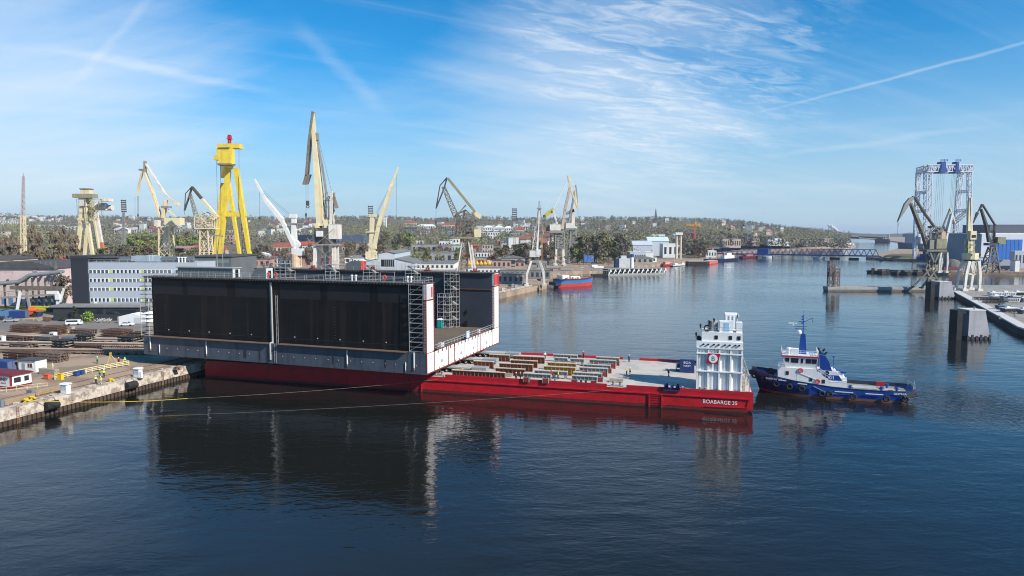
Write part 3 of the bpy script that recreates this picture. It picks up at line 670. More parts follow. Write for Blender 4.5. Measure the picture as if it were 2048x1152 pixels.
# ---------------------------------------------------------------- people
def skin_mesh(name, verts, edges, radii, sub=1):
    me = bpy.data.meshes.new(name); me.from_pydata(verts, edges, [])
    o = bpy.data.objects.new(name, me); C.objects.link(o)
    md = o.modifiers.new('skin', 'SKIN'); md.use_smooth_shade = True
    for i, r in enumerate(radii):
        sv = me.skin_vertices[0].data[i]; sv.radius = (r, r) if isinstance(r, float) else r; sv.use_root = (i == 0)
    if sub: o.modifiers.new('sub', 'SUBSURF').levels = sub
    dg = bpy.context.evaluated_depsgraph_get(); m2 = bpy.data.meshes.new_from_object(o.evaluated_get(dg)); m2.name = name
    bpy.data.objects.remove(o); return m2
def person_kit(pose):
    """body, jacket, trousers, boots, helmet for one pose (z up, facing -y)"""
    st = .16 if pose == 'walk' else .03
    hipL, hipR = (.095, 0, .92), (-.095, 0, .92)
    kL, kR = (.11, -.10 - st * .6, .50), (-.11, .0 + st * .3, .50); aL, aR = (.11, -st, .09), (-.11, st, .09)
    shL, shR = (.19, .01, 1.42), (-.19, .01, 1.42)
    if pose == 'point': eL, hL = (.30, -.22, 1.30), (.30, -.46, 1.38)
    else: eL, hL = (.28, .04, 1.14), (.27, -.10, .90)
    eR, hR = ((-.29, .05, 1.14), (-.25, -.08, .90)) if pose != 'fold' else ((-.27, -.06, 1.14), (-.05, -.24, 1.12))
    V = [(0, 0, .95), (0, .0, 1.18), (0, .01, 1.40), (0, 0, 1.50), (0, -.02, 1.58), (0, -.02, 1.68), (0, -.01, 1.76),
         hipL, kL, aL, (aL[0], aL[1] - .14, .05), hipR, kR, aR, (aR[0], aR[1] - .14, .05), shL, eL, hL, shR, eR, hR]
    E = [(0, 1), (1, 2), (2, 3), (3, 4), (4, 5), (5, 6), (0, 7), (7, 8), (8, 9), (9, 10), (0, 11), (11, 12), (12, 13), (13, 14), (2, 15), (15, 16), (16, 17), (2, 18), (18, 19), (19, 20)]
    Rr = [.14, .13, .13, .055, .075, .095, .06, .09, .065, .045, .04, .09, .065, .045, .04, .065, .045, .035, .065, .045, .035]
    for hand, si in ((17, 1), (20, -1)):     # four fingers and a thumb rooted in each palm
        hx, hy, hz = V[hand]
        for k in range(5):
            a = len(V); ln = (.07, .085, .09, .08, .065)[k]
            if k == 0: b0 = (hx - si * .01, hy - .04, hz - .02); b1 = (hx - si * .02, hy - .08, hz - .05)
            else: b0 = (hx, hy - .045 + k * .02, hz - .05); b1 = (hx - si * .015, hy - .05 + k * .021, hz - .05 - ln)
            V += [b0, b1]; E += [(hand, a), (a, a + 1)]; Rr += [.010, .009]
    body = skin_mesh('body', V, E, Rr)
    idx = [0, 1, 2, 15, 16, 17, 18, 19, 20]; mp = {v: i for i, v in enumerate(idx)}
    def lerp(a, b, t): return tuple(a[i] + (b[i] - a[i]) * t for i in range(3))
    JV = [V[i] for i in idx]; JV[5] = lerp(V[16], V[17], .88); JV[8] = lerp(V[19], V[20], .88); JV[0] = (0, 0, .90)
    jac = skin_mesh('jacket', JV, [(0, 1), (1, 2), (2, 3), (3, 4), (4, 5), (2, 6), (6, 7), (7, 8)], [.175, .165, .165, .095, .075, .06, .095, .075, .06])
    TV = [V[0], V[7], V[8], lerp(V[8], V[9], .9), V[11], V[12], lerp(V[12], V[13], .9)]
    tro = skin_mesh('trousers', TV, [(0, 1), (1, 2), (2, 3), (0, 4), (4, 5), (5, 6)], [.155, .11, .085, .07, .11, .085, .07])
    bo = MB()
    for a in (aL, aR): bo.box(a[0] - .055, a[0] + .055, a[1] - .20, a[1] + .08, 0, .11)
    fc = MB(); fc.box(-.014, .014, -.135, -.105, 1.625, 1.665)      # nose, brow and mouth
    for s in (-.035, .035): fc.box(s - .012, s + .012, -.122, -.108, 1.675, 1.69)
    fc.box(-.025, .025, -.118, -.106, 1.595, 1.605)
    for s in (-.1, .1): fc.box(s - .012, s + .012, -.04, .0, 1.63, 1.69)
    he = MB(); he.lathe([(.135, 1.70), (.13, 1.75), (.10, 1.81), (.05, 1.835)], (0, -.015, 0), 12); he.box(-.1, .1, -.2, -.1, 1.70, 1.715)
    return body, jac, tro, bo, fc, he
KITS = {k: person_kit(k) for k in ('stand', 'walk', 'point', 'fold')}
helm_w = mat('helmet white', (.8, .8, .8), rough=.4); helm_y = mat('helmet yellow', (.75, .6, .05), rough=.4)
jk_red = mat('jacket red', (.45, .03, .03), rough=.7); jk_dark = mat('jacket dark', (.02, .022, .03), rough=.8); jk_white = mat('jacket white', (.7, .7, .7), rough=.7)
jk_green = mat('jacket green', (.16, .38, .10), rough=.7); jk_blue = mat('jacket blue', (.03, .06, .2), rough=.7); jk_or = mat('jacket orange', (.55, .14, .04), rough=.7); tr_grey = mat('trousers pale', (.5, .5, .52), rough=.8)
def person(p, face, pose, jm, tm, hm, label, group):
    t_ = thing('person', label, 'person', p, R(face), group); body, jac, tro, bo, fc, he = KITS[pose]
    for nm, me, m in (('body', body, skin), ('jacket', jac, jm), ('trousers', tro, tm)):
        m2 = me.copy(); m2.materials.clear(); m2.materials.append(m); o = bpy.data.objects.new(nm, m2); C.objects.link(o); o.parent = t_
    bo.build('boots', black, t_); fc.build('face', skin, t_); he.build('helmet', hm, t_, smooth=True)
PB = 'workers on the barge deck'; PQ = 'workers on the quay'
for px, py, f, po, jm, tm, hm, lab in (
    (1032, 761, 40, 'fold', jk_dark, navy, helm_w, 'worker in dark clothes standing beside the nearest brown girder on the barge'),
    (1041, 761, -60, 'stand', jk_green, navy, helm_y, 'worker in green vest and dark trousers beside the dark-clothed one'),
    (1105, 757, 100, 'stand', jk_red, jk_red, helm_w, 'worker in red overalls between the grey girders on the barge'),
    (1116, 758, -90, 'walk', hivis, navy, helm_w, 'worker in bright yellow vest walking near the red-clad worker'),
    (1090, 718, 20, 'stand', jk_white, navy, helm_w, 'worker in white top at the end of the far brown girders'),
    (1167, 716, -30, 'fold', jk_red, navy, helm_w, 'worker in dark red jacket at the far barge edge'),
    (1253, 750, 80, 'stand', hivis, navy, helm_w, 'worker in yellow vest beside an orange-vested one near the tower shade'),
    (1260, 751, -80, 'point', jk_or, navy, helm_w, 'worker in orange vest at the edge of the tower shade'),
    (1258, 724, 10, 'stand', jk_blue, navy, helm_w, 'worker in dark blue alone at the far edge of the open deck'),
    (1337, 753, 110, 'walk', jk_dark, navy, helm_w, 'worker with white helmet walking in the tower shade by the blue winch')):
    q = at(px, py, BZ + .03); person(q, f, po, jm, tm, hm, lab, PB)
for px, py, f, po, jm, tm, hm, lab in (
    (192, 768, 70, 'fold', hivis, navy, helm_w, 'worker in yellow vest and dark trousers, front left of the group on the quay'),
    (202, 769, -20, 'stand', hivis, tr_grey, helm_w, 'worker in yellow vest and pale trousers in the quay group'),
    (200, 755, 150, 'stand', jk_green, navy, helm_y, 'worker in green vest at the back of the quay group'),
    (208, 755, -110, 'point', hivis, navy, helm_w, 'worker in yellow vest at the back right of the quay group'),
    (195, 727, 30, 'stand', jk_green, navy, helm_w, 'worker in dark green standing in the dock shadow behind the railing'),
    (238, 729, 0, 'stand', jk_red, navy, helm_w, 'worker in red jacket behind the yellow railing'),
    (250, 729, 60, 'stand', hivis, navy, helm_w, 'worker in yellow vest at the end of the yellow railing'),
    (106, 741, -70, 'stand', hivis, tr_grey, helm_w, 'worker in yellow vest beside the timber stack near the green skip')):
    q = at(px, py, GZ); person(q, f, po, jm, tm, hm, lab, PQ)

# ---------------------------------------------------------------- girders and trailers on the barge
def girder(pl, pr, htop, hgt, m, label, blocks=(), group='steel girders on the barge deck', wd=.75):
    a = onbarge(*pl, BZ + htop); c_ = onbarge(*pr, BZ + htop); ln = max(2, c_.x - a.x); vv = (a.y + c_.y) / 2
    t_ = thing('steel_girder', label, 'girder', bM @ Vector((a.x, vv, BZ + .03)), BA, group)
    zt = htop - .03; zb = max(.05, zt - hgt)
    b = MB(); b.box(0, ln, -.04, .04, zb + .08, zt - .16); b.box(0, ln, -wd / 2, wd / 2, zb, zb + .08); b.box(0, ln, -wd / 2, wd / 2, zt - .22, zt - .14)
    n = int(ln / .85)
    for i in range(n + 1):
        x = i * (ln - .06) / n
        b.box(x, x + .06, -wd / 2 + .03, -.04, zb + .08, zt - .22); b.box(x, x + .06, .04, wd / 2 - .03, zb + .08, zt - .22)
    b.build('web', m, t_)
    b = MB(); b.box(-.05, ln + .05, -.3, .3, zt - .14, zt - .02); b.build('timber_cap', mat('pale timber', (.62, .55, .47), (.42, .36, .29), .85, 1.2), t_)
    for x in blocks:
        b = MB(); b.box(x * ln - .55, x * ln + .55, -wd / 2 - .35, wd / 2, .0, zb); b.mi = 1
        b.box(x * ln - .65, x * ln - .55, -wd / 2 - .40, wd / 2 + .1, .0, zb + .2); b.box(x * ln + .55, x * ln + .65, -wd / 2 - .40, wd / 2 + .1, .0, zb + .2); b.build('support_block', [oxide, beamg], t_)
    if zb > .3 and not blocks:
        b = MB()
        for x in (.12, .88): b.box(x * ln - .3, x * ln + .3, -.3, .3, 0, zb)
        b.build('support_post', beamg, t_)
    return t_
bn, gr, oc = steelb, beamg, beamo
for pl, pr, ht, hg, m, bl, lab in (
    ((908, 737), (1008, 746), 1.75, 1.7, bn, (), 'longest brown girder, nearest the red bulwark behind the orange tripods'),
    ((994, 733), (1048, 739), 1.75, 1.7, bn, (), 'short brown girder behind the right end of the longest one'),
    ((1000, 724.5), (1065, 729), 1.75, 1.7, bn, (), 'brown girder second row back, behind the dark-clothed worker'),
    ((949, 720), (986, 723), 1.75, 1.7, bn, (), 'short brown girder beside the middle trailer wheels'),
    ((1023, 718), (1074, 722), 1.75, 1.7, bn, (), 'brown girder in the third row, right of the middle trailer'),
    ((1027, 710), (1089, 713.6), 1.75, 1.7, bn, (), 'long brown girder in the back row ending at the white-topped worker'),
    ((980, 707), (1018, 710), 1.75, 1.7, bn, (), 'short brown girder beside the far trailer wheels'),
    ((1089, 730), (1150, 735), 2.0, 1.9, oc, (), 'ochre girder with bright yellow end, front of the two ochre ones'),
    ((1096, 723), (1152, 726.5), 1.9, 1.5, oc, (), 'ochre and orange girder, rear of the two ochre ones'),
    ((1047, 745), (1102, 748), 1.95, .95, gr, (.12, .82), 'grey girder on two red blocks, nearest the red-clad worker'),
    ((1070, 738.6), (1100, 741), 1.75, .95, gr, (), 'short grey girder just behind the nearest red-blocked one'),
    ((1105, 740), (1134, 743), 1.75, .9, gr, (), 'short grey girder on posts behind the walking worker'),
    ((1145, 749), (1194, 753), 1.95, .9, gr, (.1, .88), 'grey girder on two red blocks, nearest the open deck'),
    ((1147, 743), (1204, 746), 1.85, .95, gr, (.95,), 'grey girder right behind the front red-blocked pair'),
    ((1160, 732), (1215, 737), 1.9, .9, gr, (.2, .9), 'grey girder on red blocks in the middle of the right group'),
    ((1168, 727), (1221, 730), 1.85, .9, gr, (.95,), 'grey girder behind the middle one of the right group'),
    ((1180, 717), (1231.6, 721), 1.95, .9, gr, (.25, .9), 'long grey girder second from the far edge, right group'),
    ((1193, 712), (1238, 715), 1.95, 1.0, gr, (.92,), 'grey girder at the far edge, rightmost of all'),
    ((1107.5, 707), (1155, 710), 1.95, .95, gr, (), 'long grey girder at the far edge beside the dark red jacket'),
    ((1109, 713.6), (1135, 715), 1.7, .9, gr, (), 'left one of two short grey girders before the far long one'),
    ((1141, 715.5), (1168, 717), 1.7, .9, gr, (), 'right one of two short grey girders before the far long one')):
    girder(pl, pr, ht, hg, m, lab, bl)
spd = mat('trailer grey', (.40, .39, .37), (.28, .27, .26), .7, .8); spw = mat('wheel hub', (.55, .53, .50), rough=.6)
def trailer(pl, pr, label):
    a = onbarge(*pl, BZ + 1.35); c_ = onbarge(*pr, BZ + 1.35); x0 = a.x - 16; ln = c_.x - x0
    t_ = thing('module_trailer', label, 'trailer', bM @ Vector((x0, (a.y + c_.y) / 2, BZ + .03)), BA, 'grey flatbed transport trailers under the dock')
    b = MB(); b.box(0, ln - 5, -1.2, 1.2, 1.0, 1.35); b.box(0, ln - 5, -.3, .3, .6, 1.0); b.build('platform', spd, t_)
    b = MB(); b.box(ln - 4.6, ln - 1.2, -1.15, 1.15, .55, 1.45)
    for k in range(6): b.box(ln - 4.4 + k * .5, ln - 4.2 + k * .5, -1.19, -1.15, .65, 1.3)
    b.box(ln - 5, ln - 4.6, -.4, .4, .9, 1.2); b.build('power_pack', steelg, t_)
    x = 1.0
    while x < ln - 6.4:
        for y in (-.8, .8):
            wv = MB()
            for s in (-.3, .3): wv.lathe([(.2, -.1), (.38, -.12), (.40, 0), (.38, .12), (.2, .1)], (x, y + s, .40), 14, 'y')
            wv.mi = 1; wv.lathe([(.2, -.43), (.2, .43)], (x, y, .40), 10, 'y'); wv.build('wheel', [rubber, spw], t_)
        x += 1.5
trailer((897, 731), (985, 736), 'grey flatbed transport trailer nearest the red bulwark, poking out under the dock')
trailer((934, 716), (1006, 718), 'grey flatbed transport trailer, the middle one of three under the dock')
trailer((962, 703), (1050, 706), 'grey flatbed transport trailer farthest from the bulwark, under the dock')
# orange tripod stands and white drums along the bulwark
for px, py, lab in ((925, 751, 'orange tripod stand beside the trailer wheels'), (959, 754, 'orange tripod stand between two white drums'), (995, 757, 'orange tripod stand at the right end of the longest girder'), (877, 748, 'orange tripod stand under the dock end plate')):
    q = at(px, py, BZ + .03); t_ = thing('tripod_stand', lab, 'stand', q, BA + random.random(), 'orange tripod stands on the barge')
    b = MB()
    for k in range(3): an = k * 2.094; b.beam((.9 * math.cos(an), .9 * math.sin(an), 0), (.05 * math.cos(an), .05 * math.sin(an), 1.2), .16)
    b.build('frame', mat('stand orange', (.75, .30, .03), rough=.5), t_); b = MB(); b.lathe([(.12, .3), (.12, 1.5), (.25, 1.52), (.25, 1.6)], (0, 0, 0), 8); b.build('jack_post', MATS['stand orange'], t_)
for px, py, lab in ((943, 752, 'white drum between the left orange tripods'), (977, 755, 'white drum right of the middle orange tripod'), (1058, 739, 'white drum at the end of the second brown girder'), (1083, 723, 'white drum behind the ochre girders')):
    q = at(px, py, BZ + .03); t_ = thing('drum', lab, 'drum', q, 0, 'white drums on the barge deck'); b = MB(); b.lathe([(.3, 0), (.32, .05), (.3, .1), (.3, .5), (.32, .53), (.3, .56), (.3, 1.0), (.28, 1.05)], (0, 0, 0), 14); b.build('shell', whp, t_)
    b = MB(); b.lathe([(.27, 1.05), (.27, 1.1)], (0, 0, 0), 12); b.build('lid', steelg, t_)
for px, py, lab in ((1013, 752, 'stack of pale timbers beside the right tripod'), (1233, 764, 'pile of pale sacks on the deck near the bulwark gap')):
    q = at(px, py, BZ + .03); b = MB()
    for k in range(5): b.box(-1.5 + random.random() * .2, 1.4, -.9 + k * .36, -.6 + k * .36, 0, .35 + .3 * (k % 2))
    tag(b.build('timber_stack', timb, loc=q, rz=BA), lab, 'timber stack')

# ---------------------------------------------------------------- tug
tb = mat('tug blue', (.018, .075, .33), (.014, .052, .23), .35, .4, amt=.5); tbl = mat('tug blue bright', (.012, .055, .27), rough=.35); tdk = mat('tug hull dark', (.012, .030, .11), (.014, .026, .07), .45, .6)
tred = mat('tug boot red', (.21, .075, .06), (.14, .055, .045), .6, .8); tdeck = mat('tug deck', (.30, .28, .25), (.16, .17, .18), .8, .6)
TO = Vector((54.2, 151.6, 0)); TR = R(-19.6)
tug = thing('tugboat', 'blue and white harbour tug nudging the bow of the red barge', 'tugboat', TO, TR); tug.scale = (1.035, 1, 1)
tM = Matrix.Translation(TO) @ Matrix.Rotation(TR, 4, 'Z')
stn = [(-.2, .35, .05, 5.0, 4.0), (.8, 1.7, .5, 4.75, 3.7), (2.5, 3.2, 1.7, 4.35, 3.35), (5, 4.25, 3.1, 3.9, 3.0), (8, 4.7, 4.1, 3.45, 2.6), (11, 4.8, 4.5, 3.1, 2.3), (12.6, 4.8, 4.55, 2.95, 2.15), (15.2, 4.8, 4.55, 2.65, 1.85), (20, 4.8, 4.5, 2.5, 1.75), (25, 4.7, 4.3, 2.5, 1.75), (28.6, 4.3, 3.7, 2.6, 1.8), (30.2, 3.3, 2.6, 2.75, 1.9), (30.7, 2.2, 1.4, 2.85, 1.95)]
b = MB(); rings = []
for x, bt, bwl, zt, zd in stn:
    xo = x + (.0 if x > 3 else 0)
    xw = x + (1.6 - x * .4 if x < 4 else 0) - (1.2 if x > 29 else 0)     # raked stem and stern
    lv = [(-1.2, bwl * .75), (0.0, bwl), (.5, bwl + (bt - bwl) * .12), (.5 + (zt - .5) * .5, bwl + (bt - bwl) * .55), (zt - .35, bt * .985), (zt, bt)]
    ring = []
    for z, hb in lv: ring.append((xw + (xo - xw) * min(1, max(0, z / zt)), -hb, z))
    rings.append(ring)
K = 6
for side in (1, -1):
    o0 = len(b.v)
    for ring in rings:
        for (x, y, z) in ring: b.v.append((x, y * side, z))
    for i in range(len(rings) - 1):
        for k in range(K - 1):
            a = o0 + i * K + k; b.f.append((a, a + K, a + K + 1, a + 1)); b.m.append(0 if k < 2 else (1 if k == 2 and i < 5 else 2))
for end in (0, len(rings) - 1):
    for k in range(K - 1):
        a = end * K + k; c2 = len(rings) * K + end * K + k; b.f.append((a, a + 1, c2 + 1, c2)); b.m.append(0 if k < 2 else (1 if k == 2 else 2))
hull = b.build('hull', [tred, tdk, tb], tug)
b = MB()
for i in range(len(stn) - 1):
    (x0, bt0, _, _, z0), (x1, bt1, _, _, z1) = stn[i], stn[i + 1]; b.add([(x0, -bt0 + .12, z0), (x1, -bt1 + .12, z1), (x1, bt1 - .12, z1), (x0, bt0 - .12, z0)], [(0, 1, 2, 3)])
b.build('deck', tdeck, tug)
b = MB()     # cap rail and inner bulwark
for s in (-1, 1):
    for i in range(len(stn) - 1):
        (x0, t0, _, zt0, zd0), (x1, t1_, _, zt1, zd1) = stn[i], stn[i + 1]; b.beam((x0, s * (t0 - .05), zt0), (x1, s * (t1_ - .05), zt1), .16, .1); b.add([(x0, s * (t0 - .13), zd0), (x1, s * (t1_ - .13), zd1), (x1, s * (t1_ - .13), zt1), (x0, s * (t0 - .13), zt0)], [(0, 1, 2, 3)])
b.build('bulwark', mat('tug bulwark', (.03, .035, .05), (.06, .06, .06), .6, 1), tug)
b = MB()     # pale rubbing strakes
for pts in ([(11.8, 2.55), (14.6, 1.2), (30.3, 1.25)],):
    for (x0, z0), (x1, z1) in zip(pts, pts[1:]): b.beam((x0, -4.83, z0), (x1 - (.8 if x1 > 29 else 0), -4.83 + (.9 if x1 > 29 else 0), z1), .1, .1)
b.build('rubbing_strake', mat('strake grey', (.33, .35, .38), rough=.6), tug)
for A, B_ in (((15.8, -4.9, 1.75), (19.2, -4.9, 1.72)), ((21.4, -4.86, 1.72), (24.6, -4.8, 1.74)), ((8.8, -4.8, 2.9), (10.6, -4.85, 2.8)), ((5.1, -4.3, 3.3), (6.6, -4.5, 3.2))): b = MB(); b.beam(A, B_, .1, .16); b.build('freeing_port', whp, tug)
for x, y, z in ((2.3, -2.9, 2.9), (4.7, -4.0, 2.35), (7.2, -4.55, 2.05), (9.6, -4.75, 1.85), (13.4, -4.95, 1.1), (14.8, -4.95, 1.15), (19.2, -4.97, 1.0), (25.2, -4.8, .95), (28.6, -4.2, 1.0), (.35, -1.3, 3.4)):
    b = MB(); b.torus((x, y - .1, z), .50, .19, 'y', 16, 8); b.build('tyre_fender', rubber, tug, smooth=True)
b = MB(); b.tube((30.9, -2.2, 1.5), (30.9, 2.2, 1.5), .32, 10); b.tube((28.2, -4.55, 1.45), (30.9, -2.2, 1.5), .28, 10); b.tube((28.2, 4.55, 1.45), (30.9, 2.2, 1.5), .28, 10); b.build('stern_fender', rubber, tug)
b = MB(); b.torus((.5, 0, 3.8), 1.2, .42, 'z', 18, 8); b.build('bow_fender', rubber, tug)
# superstructure
b = MB(); b.prism([(5.0, 2.9), (18.2, 1.7), (18.2, 3.9), (15.4, 3.35), (12.6, 5.3), (12.2, 5.9), (5.6, 5.9), (5.0, 5.2)], -3.1, 3.1, 'y'); dk = b.build('deckhouse', whp, tug)
b = MB(); b.add([(6.5, -2.6, 5.9), (12.0, -2.6, 5.9), (12.0, 2.6, 5.9), (6.5, 2.6, 5.9), (6.1, -2.75, 6.9), (12.4, -2.75, 6.9), (12.4, 2.75, 6.9), (6.1, 2.75, 6.9), (5.8, -2.9, 8.25), (12.7, -2.9, 8.25), (12.7, 2.9, 8.25), (5.8, 2.9, 8.25)],
    [(0, 3, 2, 1), (0, 1, 5, 4), (1, 2, 6, 5), (2, 3, 7, 6), (3, 0, 4, 7), (4, 5, 9, 8), (5, 6, 10, 9), (6, 7, 11, 10), (7, 4, 8, 11), (8, 9, 10, 11)]); wh = b.build('wheelhouse', whp, tug)
for x0, x1 in ((6.35, 7.1), (7.5, 8.9), (9.4, 9.8), (10.35, 11.3), (11.45, 12.4)):
    b = MB(); b.add([(x0, -2.80, 6.98), (x1, -2.80, 6.98), (x1 + .05, -2.905, 7.98), (x0 - .05, -2.905, 7.98), (x0, -2.74, 6.98), (x1, -2.74, 6.98), (x1 + .05, -2.84, 7.98), (x0 - .05, -2.84, 7.98)], [(0, 1, 2, 3), (7, 6, 5, 4), (0, 4, 5, 1), (1, 5, 6, 2), (2, 6, 7, 3), (3, 7, 4, 0)]); b.build('window', glass, wh)
for k in range(4):
    y = -2.3 + k * 1.2; b = MB(); b.add([(6.07, y, 7), (6.07, y + 1, 7), (5.82, y + 1, 8), (5.82, y, 8)], [(0, 1, 2, 3)]); b.build('window', glass, wh)
b = MB(); b.box(5.6, 12.9, -3.05, 3.05, 8.25, 8.52); b.build('roof_band', mat('tug red', (.42, .02, .03), rough=.4), wh)
b = MB(); b.box(5.7, 12.8, -2.95, 2.95, 8.52, 8.57); b.rail([(5.7, -2.9, 8.57), (12.7, -2.9, 8.57), (12.7, 2.9, 8.57)], 1.1, .04, 1.1, 3); b.rail([(5.7, -2.9, 8.57), (5.7, 2.9, 8.57)], 1.1, .04, 1.2, 2); b.build('roof_railing', whp, wh)
b = MB(); b.lathe([(.5, 0), (.5, 1.3), (.35, 1.5)], (7.0, -1.5, 8.57), 12); b.box(7.4, 9.0, -1.9, -.6, 8.6, 9.9); b.build('roof_locker', whp, wh)
b = MB(); b.frust((9.0, 10.6, -.6, .6), (9.35, 10.25, -.4, .4), 8.57, 13.0); mst = b.build('mast', tbl, tug)
b = MB(); b.tube((9.8, 0, 13), (9.8, 0, 17.2), .13, 8, .07)
for z, l in ((14.6, 1.9), (15.7, 1.0), (14.1, 1.6)): b.tube((9.8 - l, 0, z), (9.8 + l * .4, 0, z), .06, 5)
for z in (15.2, 16.0, 16.6): b.tube((9.8, -.7, z), (9.8, .7, z), .05, 5); b.box(9.4, 9.65, -.15, .15, z, z + .35)
b.tube((9.9, 0, 15.6), (11.6, 0, 16.6), .05, 5); b.tube((11.6, 0, 16.6), (11.6, 0, 15.6), .06, 5); b.tube((9.8, 0, 17.2), (9.8, 0, 18.3), .03, 4); b.build('topmast', tb, mst)
b = MB(); b.box(6.9, 8.6, -.12, .12, 15.1, 15.35); b.box(7.7, 8.0, -.15, .15, 14.7, 15.1); b.build('radar', whp, mst)
b = MB(); b.lathe([(.05, -.55), (.45, -.3), (.5, 0), (.4, .35), (.1, .5)], (9.0, -.5, 13.4), 12); b.box(9.2, 9.5, -.4, -.2, 12.9, 13.2); b.build('dome_aerial', whp, mst)
for y in (-2.8, 1.5): b = MB(); b.prism([(13.1, 5.6), (15.4, 5.6), (14.7, 7.7), (14.0, 8.8), (13.3, 9.0), (12.9, 9.0)], y, y + 1.3, 'y'); b.build('funnel', tbl, tug)
b = MB()
for y in (-2.2, 2.2): b = MB(); b.tube((13.2, y, 9.1), (13.0, y, 9.8), .22, 8); b.tube((13.9, y, 9.0), (14.3, y, 9.6), .18, 8); b.build('exhaust', black, tug)
b = MB(); b.prism([(12.8, 3.4), (17.6, 3.3), (16.2, 5.65), (12.8, 5.65)], -2.95, 2.95, 'y'); fb = b.build('funnel_base', whp, tug)
b = MB(); b.prism([(12.85, 3.75), (17.3, 3.7), (16.65, 4.8), (12.85, 4.8)], -3.0, -2.94, 'y'); b.build('funnel_band', tbl, fb)
b = MB(); b.lathe([(.46, -3.02), (.46, -2.98)], (14.4, 0, 5.22), 8, 'y'); b.build('funnel_emblem', black, fb)
text('lettering', 'XII', 1.1, whplain, fb, (15.1, -3.04, 4.25), (R(90), 0, 0), 1.0, .02)
text('lettering', 'FAIRPLAY XII', .62, whplain, tug, (4.15, -4.22, 3.35), (R(86), 0, R(-14)), .9, .02)
text('lettering', 'GDYNIA', .62, whplain, tug, (27.6, -4.56, 2.05), (R(88), 0, R(7)), 1.0, .02)
for x, z in ((6.8, 4.7),): b = MB(); b.box(x - .3, x + .3, -3.16, -3.1, z - .4, z + .4); b.build('window', glass, dk)
for x, z in ((11.4, 3.6), (13.8, 3.35)): b = MB(); b.box(x - .28, x + .28, -3.16, -3.1, z - .4, z + .4); b.build('window', glass, dk)
for x, z in ((9.4, 5.45), (12.7, 3.3)): b = MB(); b.torus((x, -3.2, z), .42, .11, 'y', 14, 6); b.build('lifebuoy', MATS['buoy orange'], dk)
b = MB(); b.box(8.6, 8.7, -3.12, -3.1, 3.2, 5.6); b.beam((9, -3.14, 4.9), (13, -3.14, 3.4), .1, .08); b.box(14.5, 18.1, -3.12, -3.1, 3.3, 3.4); b.build('deckhouse_trim', mat('trim grey white', (.6, .61, .62), rough=.5), dk)  # trim strips in a slightly greyer white
b = MB()
for k in range(6): b.beam((5.9 + k * .05, -2.95, 6.0 + k * .22), (7.0, -2.95, 6.0 + k * .22), .05)
b.rail([(5.1, -3.0, 5.9), (6.4, -3.0, 5.9)], 1.1, .03, .7, 3); b.rail([(12.3, -3, 5.6), (15, -3, 3.7)], 1.0, .03, 1); b.build('stair', whp, dk)
b = MB(); b.box(15.6, 17.4, -2.4, -1, 3.4, 5.3); b.lathe([(.5, 0), (.55, .5), (.3, .9)], (17.2, -1.8, 4.6), 10); b.box(17.5, 18.2, -2.6, -2.0, 3.3, 4.3); b.build('towing_winch', whp, tug)
b = MB(); b.tube((15.2, -2.2, 6.6), (17.3, -2.2, 5.6), .1, 6); b.tube((17.3, -2.2, 5.6), (17.3, -2.2, 3.4), .1, 6); b.box(17.0, 18.0, -2.6, -1.6, 5.3, 5.6); b.tube((15.6, -2.6, 6.0), (15.6, -2.6, 8.6), .05, 5); b.lathe([(.05, 0), (.25, .2), (.2, .4)], (15.6, -2.6, 8.5), 8); b.build('crane_arm', tb, tug)
b = MB(); b.box(19.2, 24.0, -1.2, 1.4, 1.75, 2.1); b.box(25, 28.2, -1.0, 1.0, 1.8, 2.0); b.build('cargo_hatch', mat('hatch grey', (.42, .42, .40), (.3, .3, .29), .7, 1), tug)
for x, y in ((18.9, -2.6), (24.7, -1.9), (26.2, 1.5), (27.5, -1.4)):
    b = MB(); b.lathe([(.25, 1.75), (.2, 2.6), (.35, 2.65), (.35, 2.85)], (x, y, 0), 10); b.box(x - .5, x + .5, y - .1, y + .1, 2.35, 2.5); b.build('towing_bitt', tb, tug)
b = MB(); b.box(24.6, 26.3, 3.9, 4.2, 1.8, 2.7); b.build('rescue_locker', mat('tug red', (.42, .02, .03)), tug)
b = MB(); b.beam((30.2, -2.6, 2.5), (30.4, -2.5, 4.6), .12); b.beam((30.9, -1.0, 2.5), (30.4, -2.5, 4.1), .1); b.beam((30.2, -2.6, 3.0), (30.7, -1.6, 3.0), .08); b.beam((30.2, 2.6, 1.9), (30.2, 2.6, 3.6), .1); b.beam((30.2, -2.6, 4.0), (30.2, 2.6, 3.6), .06); b.build('stern_frame', galv, tug)
b = MB(); b.lathe([(.8, -.5), (.8, -.4), (.4, -.38), (.4, .38), (.8, .4), (.8, .5)], (3.6, -.2, 4.2), 16, 'y'); b.box(2.9, 4.3, -.8, .8, 3.1, 3.7); b.build('anchor_winch', black, tug)

# mooring lines
def rope(pts, r, m, label, sag=0.0):
    b = MB(); P0 = [Vector(p) for p in pts]; out = []
    for a, c_ in zip(P0, P0[1:]):
        n = max(2, int((c_ - a).length / 3))
        for i in range(n + 1):
            t = i / n; p = a.lerp(c_, t); p.z -= sag * 4 * t * (1 - t); out.append(p)
    b.path(out, r, 5); tag(b.build('mooring_line', m), label, 'mooring line')
rope([at(52, 801, 3.6), at(375, 797, 1.6)], .055, yel, 'thick yellow mooring line from the quay bollard over the water', .5)
rope([at(375, 797, 1.6), bM @ Vector((60.5, .1, 2.9))], .018, timb, 'thin line carrying the yellow mooring line on to the barge bulwark', .4)
rope([at(268, 834, .4), bM @ Vector((98.5, -.1, 2.9))], .014, steelg, 'thin grey line sloping low across the water to the barge side', .5)
